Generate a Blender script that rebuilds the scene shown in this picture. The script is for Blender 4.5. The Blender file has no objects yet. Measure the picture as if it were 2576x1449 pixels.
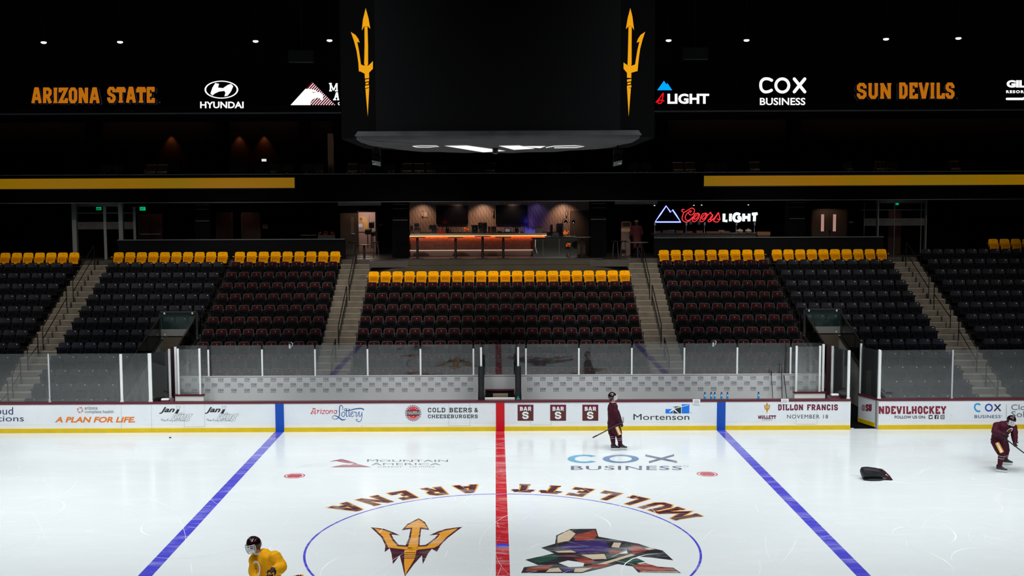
import bpy, bmesh, math, random
from mathutils import Vector as V, Matrix
random.seed(7)
SC = bpy.context.scene
COL = SC.collection
PI = math.pi
# ------------------------------------------------------------------ camera
CX, CY, CH = -0.13, -25.49, 8.10          # a seat in the near stand, 8.1 m over the ice
TILT, ROLL, FPX, U0, V0 = 0.0792, 0.0043, 2786.0, 1247.0, 724.5
cd = bpy.data.cameras.new('camera')
cam = bpy.data.objects.new('camera', cd); COL.objects.link(cam)
cd.sensor_width = 36.0; cd.lens = 36.0 * FPX / 2576.0
cd.shift_x = (1288.0 - U0) / 2576.0
cd.clip_end = 400
cam.matrix_world = Matrix.Translation((CX, CY, CH)) @ Matrix.Rotation(PI/2 - TILT, 4, 'X') @ Matrix.Rotation(-ROLL, 4, 'Z')
SC.camera = cam
SC.view_settings.view_transform = 'Standard'
SC.view_settings.look = 'None'
SC.view_settings.gamma = 1.0
SC.view_settings.use_curve_mapping = False
SC.view_settings.exposure = 0.0
# ------------------------------------------------------------------ world: a dark hall
w = bpy.data.worlds.new('hall'); SC.world = w; w.use_nodes = True
w.node_tree.nodes['Background'].inputs[0].default_value = (0.5, 0.6, 0.8, 1)
w.node_tree.nodes['Background'].inputs[1].default_value = 0.0015
# ------------------------------------------------------------------ rink flood lamps under the roof
def spot(loc, aim, power, angle, blend=0.6, color=(1, 1, 1), size=0.35):
    l = bpy.data.lights.new('flood_or_fill_spot', 'SPOT'); l.energy = power; l.spot_size = math.radians(angle)
    l.spot_blend = blend; l.color = color; l.shadow_soft_size = size
    o = bpy.data.objects.new('flood_or_fill_spot', l); COL.objects.link(o); o.location = loc
    o.rotation_euler = (V(aim) - V(loc)).to_track_quat('-Z', 'Y').to_euler()
    return o
def point(loc, power, color=(1, 1, 1), size=0.05):
    l = bpy.data.lights.new('small_lamp', 'POINT'); l.energy = power; l.color = color; l.shadow_soft_size = size
    o = bpy.data.objects.new('small_lamp', l); COL.objects.link(o); o.location = loc
    return o
LW = (0.95, 0.99, 1.0)
for x, ka, kb, kc in ((-21, .58, .33, 1.45), (-13.5, .64, .5, 1.3), (-6, .84, .84, .98), (6, .84, .84, .98), (13.5, .60, .45, 1.25), (21, .48, .25, 1.25)):
    spot((x, 5.5, 16.5), (x, 7.0, 0), 6000*ka, 84, 0.7, LW, 2.4)
    spot((x, -5.5, 16.5), (x, -1.5, 0), 4400*kb, 84, 0.7, LW, 2.4)
    spot((x, -15, 16.5), (x*0.9, 12.0, .5), 4300*kc, 44, 0.7, LW, 2.4)
    spot((x, -14, 16.5), (x, -12, 0), 3600*kb, 84, 0.7, LW, 2.4)
spot((0, 7.5, 16.5), (0, 10, 0), 3000, 70, 0.8, LW, 0.6)
# added fill spots that brighten the front rows behind the glass
for x, y, z, e in ((-17, 16.4, 1.3, 8500), (-9.5, 17.2, 1.7, 5200), (-3.2, 17.2, 1.7, 5200), (3.2, 17.2, 1.7, 5200), (9.5, 17.2, 1.7, 5200), (17, 16.4, 1.3, 8000)):
    spot((x*.95, 3.5, 16.5), (x, y, z), e, 22, .9, (.97, .98, 1), .5)
# house lights that rake the upper rows
for x, k in ((-20, .6), (-12, .76), (-4, 1.1), (4, 1.1), (12, .84), (20, .45)):
    spot((x, 3, 17), (x, 22.6, 4.4), 18500*k, 28, 0.9, (1.0, 0.9, 0.74), 0.6)

# ------------------------------------------------------------------ helpers
def tag(o, label=None, cat=None, group=None, kind=None):
    if label: o['label'] = label
    if cat: o['category'] = cat
    if group: o['group'] = group
    if kind: o['kind'] = kind
    return o
def thing(name, label, cat, loc=(0, 0, 0), group=None, kind=None):
    o = bpy.data.objects.new(name, None); COL.objects.link(o); o.location = loc; o.empty_display_size = 0.1
    return tag(o, label, cat, group, kind)
def wloc(o):
    p = V((0, 0, 0))
    while o is not None:
        p += V(o.location); o = o.parent
    return p
def copy_tree(o, parent=None):
    c = o.copy(); COL.objects.link(c)
    if parent is not None: c.parent = parent
    for ch in list(o.children): copy_tree(ch, c)
    return c
# photo pixel -> ray -> point on a real plane (measuring aid)
_s, _c = math.sin(TILT), math.cos(TILT)
_cr, _sr = math.cos(ROLL), math.sin(ROLL)
CAMP = V((CX, CY, CH))
def ray(px, py):
    a, b = px - U0, py - V0
    u = a*_cr - b*_sr; v = a*_sr + b*_cr
    return V((u, -_s*v + _c*FPX, -_c*v - _s*FPX))
def at(px, py, Y):
    d = ray(px, py); return CAMP + d*((Y - CY)/d.y)
def atz(px, py, Z=0.0):
    d = ray(px, py); return CAMP + d*((Z - CH)/d.z)
def atp(px, py, P, N):
    d = ray(px, py); N = V(N); return CAMP + d*((V(P) - CAMP).dot(N)/d.dot(N))

class MB:
    def __init__(s): s.v = []; s.f = []; s.m = []
    def add(s, vs, fs, mi=0):
        b = len(s.v); s.v += [tuple(p) for p in vs]
        for f in fs: s.f.append([b+i for i in f]); s.m.append(mi)
        return s
    def box(s, x0, x1, y0, y1, z0, z1, mi=0):
        return s.add([(x0,y0,z0),(x1,y0,z0),(x1,y1,z0),(x0,y1,z0),(x0,y0,z1),(x1,y0,z1),(x1,y1,z1),(x0,y1,z1)],
                     [(0,3,2,1),(4,5,6,7),(0,1,5,4),(1,2,6,5),(2,3,7,6),(3,0,4,7)], mi)
    def obox(s, c, ax, ay, az, mi=0):          # centre and three half axes
        c, ax, ay, az = V(c), V(ax), V(ay), V(az)
        vs = [c+ax*i+ay*j+az*k for k in (-1, 1) for (i, j) in ((-1,-1),(1,-1),(1,1),(-1,1))]
        return s.add(vs, [(0,3,2,1),(4,5,6,7),(0,1,5,4),(1,2,6,5),(2,3,7,6),(3,0,4,7)], mi)
    def loft(s, rings, mi=0, caps=True, closed=True):
        n = len(rings[0]); vs = [p for r in rings for p in r]; fs = []
        for i in range(len(rings)-1):
            for j in range(n if closed else n-1):
                k = (j+1) % n; fs.append((i*n+j, i*n+k, (i+1)*n+k, (i+1)*n+j))
        if caps and closed:
            fs.append(tuple(range(n))[::-1]); fs.append(tuple((len(rings)-1)*n+j for j in range(n)))
        return s.add(vs, fs, mi)
    def tube(s, pts, r, n=8, mi=0, side=None, caps=True, closed=False):
        pts = [V(p) for p in pts]; m = len(pts); rings = []; prev = None
        for i, p in enumerate(pts):
            if closed: t = pts[(i+1) % m]-pts[i-1]
            else: t = pts[min(i+1, m-1)]-pts[max(i-1, 0)]
            t = t.normalized() if t.length > 1e-9 else V((0, 0, 1))
            if side is not None: a = V(side)
            elif prev is not None: a = prev
            else: a = V((0, 0, 1)) if abs(t.z) < 0.9 else V((1, 0, 0))
            a = a - t*a.dot(t)
            if a.length < 1e-6: a = t.orthogonal()
            a.normalize(); prev = a; b = t.cross(a)
            q = r[i] if isinstance(r, (list, tuple)) else r
            ra, rb = q if isinstance(q, (list, tuple)) else (q, q)
            rings.append([p + a*(ra*math.cos(2*PI*j/n)) + b*(rb*math.sin(2*PI*j/n)) for j in range(n)])
        if closed: rings.append(rings[0]); caps = False
        return s.loft(rings, mi, caps)
    def cyl(s, p0, p1, r, n=12, mi=0): return s.tube([p0, p1], r, n, mi)
    def lathe(s, c, prof, n=20, mi=0):         # prof: (radius, z)
        c = V(c)
        return s.loft([[c+V((r*math.cos(2*PI*j/n), r*math.sin(2*PI*j/n), z)) for j in range(n)] for r, z in prof], mi)
    def ball(s, c, r, n=12, m=8, mi=0, ax=None, lo=-90, hi=90):
        c = V(c); r = r if isinstance(r, (list, tuple)) else (r, r, r)
        X, Y, Z = ax or (V((1,0,0)), V((0,1,0)), V((0,0,1)))
        rings = []
        for i in range(m+1):
            t = math.radians(lo + (hi-lo)*i/m); ct = max(math.cos(t), 0.02); st = math.sin(t)
            rings.append([c + X*(r[0]*ct*math.cos(2*PI*j/n)) + Y*(r[1]*ct*math.sin(2*PI*j/n)) + Z*(r[2]*st) for j in range(n)])
        return s.loft(rings, mi)
    def prism(s, poly, fn, d0, d1, mi=0):      # poly (a,b) -> fn(a,b,d)
        n = len(poly)
        vs = [fn(a, b, d0) for a, b in poly] + [fn(a, b, d1) for a, b in poly]
        fs = [tuple(range(n)), tuple(range(2*n-1, n-1, -1))] + [(i, n+i, n+(i+1) % n, (i+1) % n) for i in range(n)]
        return s.add(vs, fs, mi)
    def build(s, name, mats, parent=None, loc=None, smooth=False, sharp=40, fix=True):
        me = bpy.data.meshes.new(name)
        org = wloc(parent) if parent is not None else V(loc or (0, 0, 0))
        me.from_pydata([tuple(V(p)-org) for p in s.v], [], s.f)
        mats = mats if isinstance(mats, (list, tuple)) else [mats]
        for m in mats: me.materials.append(m)
        if len(mats) > 1: me.polygons.foreach_set('material_index', s.m)
        if fix:
            bm = bmesh.new(); bm.from_mesh(me); bmesh.ops.recalc_face_normals(bm, faces=bm.faces); bm.to_mesh(me); bm.free()
        if smooth:
            me.polygons.foreach_set('use_smooth', [True]*len(me.polygons)); me.set_sharp_from_angle(angle=math.radians(sharp))
        me.update()
        o = bpy.data.objects.new(name, me); COL.objects.link(o)
        if parent is not None: o.parent = parent
        else: o.location = org
        return o

# ------------------------------------------------------------------ materials
def mat(name, col, rough=0.6, spec=0.3, metal=0.0, emit=None, es=1.0, noise=0.0, nscale=3.0, coat=0.0, alpha=None):
    m = bpy.data.materials.new(name); m.use_nodes = True; nt = m.node_tree; b = nt.nodes['Principled BSDF']
    b.inputs['Base Color'].default_value = (*col, 1); b.inputs['Roughness'].default_value = rough
    b.inputs['Specular IOR Level'].default_value = spec; b.inputs['Metallic'].default_value = metal
    b.inputs['Coat Weight'].default_value = coat; b.inputs['Coat Roughness'].default_value = 0.1
    if emit: b.inputs['Emission Color'].default_value = (*emit, 1); b.inputs['Emission Strength'].default_value = es
    if noise:
        g = nt.nodes.new('ShaderNodeNewGeometry'); n = nt.nodes.new('ShaderNodeTexNoise'); n.inputs['Scale'].default_value = nscale
        n.inputs['Detail'].default_value = 5
        nt.links.new(g.outputs['Position'], n.inputs['Vector'])
        r = nt.nodes.new('ShaderNodeMapRange'); r.inputs[3].default_value = 1-noise; r.inputs[4].default_value = 1+noise
        r.inputs[1].default_value = 0.3; r.inputs[2].default_value = 0.7
        nt.links.new(n.outputs['Fac'], r.inputs[0])
        mx = nt.nodes.new('ShaderNodeVectorMath'); mx.operation = 'SCALE'; mx.inputs[0].default_value = col
        nt.links.new(r.outputs[0], mx.inputs['Scale']); nt.links.new(mx.outputs[0], b.inputs['Base Color'])
    return m
def glass_mat(name, refl=0.05, tint=(1, 1, 1), haze=0.0, hcol=(.8, .85, .85), rough=0.02):
    m = bpy.data.materials.new(name); m.use_nodes = True; nt = m.node_tree; nt.nodes.clear()
    out = nt.nodes.new('ShaderNodeOutputMaterial'); t = nt.nodes.new('ShaderNodeBsdfTransparent'); t.inputs[0].default_value = (*tint, 1)
    g = nt.nodes.new('ShaderNodeBsdfGlossy'); g.inputs['Roughness'].default_value = rough
    fr = nt.nodes.new('ShaderNodeFresnel'); fr.inputs[0].default_value = 1.5
    add = nt.nodes.new('ShaderNodeMath'); add.operation = 'ADD'; add.inputs[1].default_value = refl - 0.04; add.use_clamp = True
    nt.links.new(fr.outputs[0], add.inputs[0])
    mx = nt.nodes.new('ShaderNodeMixShader'); nt.links.new(add.outputs[0], mx.inputs[0]); nt.links.new(t.outputs[0], mx.inputs[1]); nt.links.new(g.outputs[0], mx.inputs[2])
    if haze:                                     # scuffs and dust on the acrylic
        d = nt.nodes.new('ShaderNodeBsdfDiffuse'); d.inputs[0].default_value = (*hcol, 1)
        m2 = nt.nodes.new('ShaderNodeMixShader'); m2.inputs[0].default_value = haze
        nt.links.new(mx.outputs[0], m2.inputs[1]); nt.links.new(d.outputs[0], m2.inputs[2]); mx = m2
    nt.links.new(mx.outputs[0], out.inputs[0])
    return m
def ice_mat(name, col):
    """Frozen paint under a worn, skate-cut, slightly glossy surface."""
    m = bpy.data.materials.new(name); m.use_nodes = True; nt = m.node_tree; b = nt.nodes['Principled BSDF']; L = nt.links.new
    g = nt.nodes.new('ShaderNodeNewGeometry')
    tot = None
    for (rot, sc, st, wd) in ((0.3, 0.55, 9.0, 0.010), (-0.5, 0.7, 8.0, 0.009), (1.2, 0.5, 7.0, 0.010), (0.05, 0.35, 14.0, 0.012)):
        mp = nt.nodes.new('ShaderNodeMapping'); mp.inputs['Rotation'].default_value = (0, 0, rot); mp.inputs['Scale'].default_value = (sc/st*2.2, sc*2.2, 1)
        L(g.outputs['Position'], mp.inputs['Vector'])
        n = nt.nodes.new('ShaderNodeTexNoise'); n.inputs['Scale'].default_value = 1.0; n.inputs['Detail'].default_value = 2.0; n.inputs['Distortion'].default_value = 0.25
        L(mp.outputs[0], n.inputs['Vector'])
        a = nt.nodes.new('ShaderNodeMath'); a.operation = 'SUBTRACT'; a.inputs[1].default_value = 0.5; L(n.outputs['Fac'], a.inputs[0])
        ab = nt.nodes.new('ShaderNodeMath'); ab.operation = 'ABSOLUTE'; L(a.outputs[0], ab.inputs[0])
        r = nt.nodes.new('ShaderNodeMapRange'); r.inputs[1].default_value = 0.0; r.inputs[2].default_value = wd*0.22; r.inputs[3].default_value = 0.7; r.inputs[4].default_value = 0.0
        L(ab.outputs[0], r.inputs[0])
        if tot is None: tot = r
        else:
            mxm = nt.nodes.new('ShaderNodeMath'); mxm.operation = 'MAXIMUM'; L(tot.outputs[0], mxm.inputs[0]); L(r.outputs[0], mxm.inputs[1]); tot = mxm
    big = nt.nodes.new('ShaderNodeTexNoise'); big.inputs['Scale'].default_value = 0.22; big.inputs['Detail'].default_value = 3; L(g.outputs['Position'], big.inputs['Vector'])
    br = nt.nodes.new('ShaderNodeMapRange'); br.inputs[1].default_value = 0.42; br.inputs[2].default_value = 0.68; br.inputs[3].default_value = 0.12; br.inputs[4].default_value = 0.75; L(big.outputs['Fac'], br.inputs[0])
    mu = nt.nodes.new('ShaderNodeMath'); mu.operation = 'MULTIPLY'; L(tot.outputs[0], mu.inputs[0]); L(br.outputs[0], mu.inputs[1])
    # snow left by the blades, in patches
    sn = nt.nodes.new('ShaderNodeTexNoise'); sn.inputs['Scale'].default_value = 1.3; sn.inputs['Detail'].default_value = 8; sn.inputs['Roughness'].default_value = 0.7
    mp = nt.nodes.new('ShaderNodeMapping'); mp.inputs['Scale'].default_value = (0.35, 1.3, 1); mp.inputs['Rotation'].default_value = (0, 0, 0.12); L(g.outputs['Position'], mp.inputs['Vector']); L(mp.outputs[0], sn.inputs['Vector'])
    sr = nt.nodes.new('ShaderNodeMapRange'); sr.inputs[1].default_value = 0.5; sr.inputs[2].default_value = 0.8; sr.inputs[3].default_value = 0.0; sr.inputs[4].default_value = 0.5; L(sn.outputs['Fac'], sr.inputs[0])
    ad = nt.nodes.new('ShaderNodeMath'); ad.operation = 'MAXIMUM'; L(mu.outputs[0], ad.inputs[0]); L(sr.outputs[0], ad.inputs[1])
    mix = nt.nodes.new('ShaderNodeMix'); mix.data_type = 'RGBA'; L(ad.outputs[0], mix.inputs[0])
    mix.inputs[6].default_value = (*col, 1); mix.inputs[7].default_value = (0.9, 0.915, 0.92, 1)
    L(mix.outputs[2], b.inputs['Base Color'])
    rg = nt.nodes.new('ShaderNodeMapRange'); rg.inputs[3].default_value = 0.15; rg.inputs[4].default_value = 0.4; L(ad.outputs[0], rg.inputs[0]); L(rg.outputs[0], b.inputs['Roughness'])
    b.inputs['Specular IOR Level'].default_value = 0.32
    return m
def led(name, col, s=1.0): return mat(name, (0.003, 0.003, 0.003), 0.4, 0.2, emit=col, es=s)

M = {}
M['ice'] = ice_mat('ice', (0.80, 0.84, 0.855))
M['ice_snow'] = mat('blade_snow', (0.88, 0.9, 0.91), 0.6, 0.1)
M['ice_blue'] = ice_mat('ice_blue_paint', (0.075, 0.07, 0.62))
M['ice_red'] = ice_mat('ice_red_paint', (0.56, 0.018, 0.03))
M['ice_rose'] = ice_mat('ice_rose_paint', (0.55, 0.10, 0.13))
M['ice_maroon'] = ice_mat('ice_maroon_paint', (0.075, 0.018, 0.03))
M['ice_gold'] = ice_mat('ice_gold_paint', (0.85, 0.36, 0.03))
M['ice_grey'] = ice_mat('ice_grey_paint', (0.20, 0.21, 0.23))
M['ice_greyred'] = ice_mat('ice_dull_red_paint', (0.36, 0.10, 0.13))
M['ice_pale'] = ice_mat('ice_pale_paint', (0.62, 0.62, 0.66))
M['ice_navy'] = ice_mat('ice_slate_paint', (0.13, 0.15, 0.24))
M['ice_cyan'] = ice_mat('ice_cyan_paint', (0.12, 0.40, 0.60))
M['ice_steel'] = ice_mat('ice_steel_paint', (0.14, 0.25, 0.42))
M['ice_tan'] = ice_mat('ice_tan_paint', (0.70, 0.55, 0.40))
M['ice_brick'] = ice_mat('ice_brick_paint', (0.33, 0.055, 0.035))
M['ice_green'] = ice_mat('ice_green_paint', (0.03, 0.085, 0.06))
M['ice_purple'] = ice_mat('ice_purple_paint', (0.055, 0.03, 0.16))
M['ice_black'] = ice_mat('ice_black_paint', (0.03, 0.03, 0.035))
M['ice_white'] = ice_mat('ice_white_paint', (0.86, 0.87, 0.88))
M['board'] = mat('board_plastic', (0.72, 0.755, 0.79), 0.32, 0.4, noise=0.03, nscale=1.5)
M['board_lo'] = mat('board_plastic_plain', (0.78, 0.77, 0.74), 0.32, 0.4, noise=0.03, nscale=1.5)
M['kick'] = mat('kick_yellow', (0.66, 0.46, 0.0), 0.35, 0.4, noise=0.06, nscale=4)
M['cap'] = mat('cap_maroon', (0.10, 0.010, 0.022), 0.35, 0.5)
M['jamb'] = mat('jamb_maroon', (0.025, 0.004, 0.007), 0.5)
M['seam'] = mat('seam_grey', (0.42, 0.44, 0.46), 0.5)
M['b_blue'] = mat('stripe_blue', (0.0, 0.065, 0.40), 0.35, 0.4)
M['b_red'] = mat('stripe_red', (0.52, 0.0, 0.008), 0.35, 0.4)
for k, c in dict(black=(.012,.014,.014), navy=(.02,.03,.10), orange=(.72,.17,.01), slate=(.10,.12,.13), purple=(.16,.01,.16), gold=(.75,.36,.03), red=(.55,.012,.02),
                 lot=(.0,.06,.25), maroon=(.13,.006,.03), brown=(.09,.02,.016), white=(.8,.81,.82), azure=(.0,.17,.72), forest=(.01,.025,.022), grey=(.3,.31,.33),
                 cyan=(.02,.28,.62), blue=(.01,.05,.36), pale=(.55,.57,.6), crim=(.19,.012,.03)).items():
    M['i_'+k] = mat('ink_'+k, c, 0.35, 0.4)
M['steel'] = mat('brushed_aluminium', (0.62, 0.63, 0.64), 0.35, 0.5, 0.6)
M['post'] = mat('white_post', (0.74, 0.75, 0.75), 0.4, 0.5)
M['black'] = mat('black_paint', (0.006, 0.006, 0.007), 0.5, 0.3)
M['pad'] = mat('black_padding', (0.012, 0.012, 0.013), 0.6, 0.3, noise=0.3, nscale=9)
M['glass'] = glass_mat('acrylic', 0.072, (0.97, 0.985, 0.98), 0.022)
M['glass2'] = glass_mat('rear_glass', 0.068, (0.97, 0.985, 0.98), 0.016)
M['glass_teal'] = glass_mat('guard_glass', 0.06, (0.84, 0.91, 0.90), 0.022, (.16, .36, .34))
M['benchwall'] = mat('bench_wall_grey', (0.5, 0.5, 0.5), 0.5, 0.3, noise=0.05, nscale=0.8)
M['lit_tread'] = mat('lit_tread_edge', (0.22, 0.18, 0.145), 0.8, 0.2, noise=0.2, nscale=5)  # paler concrete tone: light on the treads painted into the step edges
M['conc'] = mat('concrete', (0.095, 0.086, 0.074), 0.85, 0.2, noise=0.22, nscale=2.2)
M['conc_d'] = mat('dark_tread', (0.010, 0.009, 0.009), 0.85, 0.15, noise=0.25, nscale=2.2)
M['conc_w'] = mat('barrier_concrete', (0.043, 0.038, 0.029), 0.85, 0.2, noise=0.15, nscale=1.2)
M['wall'] = mat('black_wall', (0.0022, 0.0022, 0.0026), 0.85, 0.03)
M['cab'] = mat('cabinet_black', (0.0022, 0.0022, 0.0024), 0.9, 0.02)
M['wall2'] = mat('charcoal_wall', (0.0042, 0.0046, 0.0056), 0.8, 0.04)
M['dark'] = mat('dark_steel', (0.010, 0.010, 0.011), 0.4, 0.4)
M['trimgrey'] = mat('grey_trim', (0.10, 0.105, 0.11), 0.5, 0.3)
# ------------------------------------------------------------------ flat artwork printed on a surface
class Art:
    """2D shapes laid on one real surface; fn(u, v, lift) gives the point."""
    def __init__(s, fn): s.fn = fn; s.mb = MB(); s.mats = []; s.lift = 0.002
    def mi(s, m):
        if m not in s.mats: s.mats.append(m)
        return s.mats.index(m)
    def poly(s, pts, m, k=0):
        l = s.lift*(1+k); s.mb.add([s.fn(a, b, l) for a, b in pts], [tuple(range(len(pts)))], s.mi(m))
    def rect(s, x0, y0, x1, y1, m, k=0): s.poly([(x0,y0),(x1,y0),(x1,y1),(x0,y1)], m, k)
    def oval(s, cx, cy, rx, ry, m, k=0, n=28): s.poly([(cx+rx*math.cos(2*PI*i/n), cy+ry*math.sin(2*PI*i/n)) for i in range(n)], m, k)
    def ring(s, cx, cy, rx, ry, wx, wy, m, k=0, a0=0, a1=360, n=36):
        a0, a1 = math.radians(a0), math.radians(a1); l = s.lift*(1+k); vs = []
        for i in range(n+1):
            t = a0+(a1-a0)*i/n; c, q = math.cos(t), math.sin(t)
            vs += [s.fn(cx+rx*c, cy+ry*q, l), s.fn(cx+(rx-wx)*c, cy+(ry-wy)*q, l)]
        s.mb.add(vs, [(2*i, 2*i+1, 2*i+3, 2*i+2) for i in range(n)], s.mi(m))
    def line(s, pts, wd, m, k=0, closed=False, smooth=0):
        pts = [V((a, b)) for a, b in pts]
        if smooth: pts = spline(pts, smooth, closed)
        n = len(pts); l = s.lift*(1+k); vs = []
        for i, p in enumerate(pts):
            if closed: d0, d1 = p-pts[i-1], pts[(i+1) % n]-p
            else: d0 = p-pts[i-1] if i else pts[1]-p; d1 = pts[i+1]-p if i < n-1 else d0
            d0 = d0.normalized() if d0.length else V((1, 0)); d1 = d1.normalized() if d1.length else d0
            t = d0+d1; t = t.normalized() if t.length > 1e-6 else d0
            nn = V((-t.y, t.x)); c = max(0.45, nn.dot(V((-d0.y, d0.x)))); h = (wd[i*len(wd)//n] if isinstance(wd, list) else wd)/2/c
            a, b = p+nn*h, p-nn*h; vs += [s.fn(a.x, a.y, l), s.fn(b.x, b.y, l)]
        fs = [(2*i, 2*i+1, 2*i+3, 2*i+2) for i in range(n-1)]
        if closed: fs.append((2*n-2, 2*n-1, 1, 0))
        s.mb.add(vs, fs, s.mi(m))
    def text(s, t, x0, y0, x1, y1, m, k=0, bold=0.0, slant=0.0, space=1.0):
        vs, fs = glyphs(t, bold, slant, space); l = s.lift*(1+k)
        s.mb.add([s.fn(x0+(x1-x0)*a, y1+(y0-y1)*b, l) for a, b in vs], fs, s.mi(m))
    def outline(s, t, x0, y0, x1, y1, wd, m, slant=0.0, bold=0.0, k=0):
        vs, fs = glyphs(t, bold, slant, 1.0); cnt = {}
        for f in fs:
            for i in range(len(f)):
                e = (f[i], f[(i+1) % len(f)]); key = tuple(sorted(e)); cnt.setdefault(key, []).append(e)
        P = lambda i: (x0+(x1-x0)*vs[i][0], y1+(y0-y1)*vs[i][1])
        for key, es in cnt.items():
            if len(es) == 1: s.line([P(key[0]), P(key[1])], wd, m, k)
    def block(s, t, x0, y0, x1, y1, m, k=0, th=0.2, edge=None, edge_w=0.05, gap=0.16, warp=None, slant=0.0):
        """slab-serif athletic capitals; th and edge_w relative to the height"""
        H = y1-y0; unit = sum(BLK[c][0] for c in t)+gap*(len(t)-1); sx = (x1-x0)/unit; x = x0; hh = abs(H)
        old = s.fn
        if warp: s.fn = warp
        for c in t:
            wl, strokes = BLK[c]; wl *= sx
            for si, st in enumerate(strokes):
                ser = len(st) == 2 and st[0][1] == st[1][1] and st[0][1] in (.06, .94); th_ = th*(.62 if ser else 1)
                pts = [(x+wl*a+slant*hh*b, y1-H*(b+((.06-th_/2)*(-1 if b < .5 else 1) if ser else 0))) for a, b in st]
                if edge: s.line(pts, (th_+2*edge_w)*hh, edge, k-0.6+.02*si)
                s.line(pts, th_*hh, m, k+.05*si)
            if edge:
                for st in strokes:
                    for (a, b), (a2, b2) in ((st[0], st[1]), (st[-1], st[-2])):
                        if b in (0, 1) : s.line([(x+wl*a, y1-H*b+(edge_w if b == 0 else -edge_w)*H), (x+wl*a, y1-H*b)], (th+2*edge_w)*hh, edge, k-0.3)
            x += wl+gap*sx
        s.fn = old
    def build(s, name, parent=None, loc=None):
        return s.mb.build(name, [M[q] if isinstance(q, str) else q for q in s.mats], parent, loc, fix=False)
def spline(pts, k, closed=False):
    out = []; n = len(pts)
    rng = range(n) if closed else range(n-1)
    for i in rng:
        if closed: p0, p1, p2, p3 = pts[i-1], pts[i], pts[(i+1) % n], pts[(i+2) % n]
        else: p0, p1, p2, p3 = pts[max(i-1, 0)], pts[i], pts[i+1], pts[min(i+2, n-1)]
        for j in range(k):
            t = j/k
            out.append(0.5*((2*p1)+(p2-p0)*t+(2*p0-5*p1+4*p2-p3)*t*t+(3*p1-p0-3*p2+p3)*t*t*t))
    if not closed: out.append(pts[-1])
    return out
_G = {}
def glyphs(t, bold, slant, space):
    key = (t, bold, slant, space)
    if key not in _G:
        cu = bpy.data.curves.new('lettering', 'FONT'); cu.body = t; cu.offset = bold; cu.shear = slant; cu.space_character = space; cu.resolution_u = 3
        o = bpy.data.objects.new('lettering', cu); COL.objects.link(o)
        dg = bpy.context.evaluated_depsgraph_get(); me = o.evaluated_get(dg).to_mesh()
        vs = [(v.co.x, v.co.y) for v in me.vertices]; fs = [tuple(p.vertices) for p in me.polygons]
        o.evaluated_get(dg).to_mesh_clear(); bpy.data.objects.remove(o); bpy.data.curves.remove(cu)
        ax, bx = min(v[0] for v in vs), max(v[0] for v in vs); ay, by = min(v[1] for v in vs), max(v[1] for v in vs)
        _G[key] = ([((a-ax)/(bx-ax), (b-ay)/(by-ay)) for a, b in vs], fs)
    return _G[key]
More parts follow.
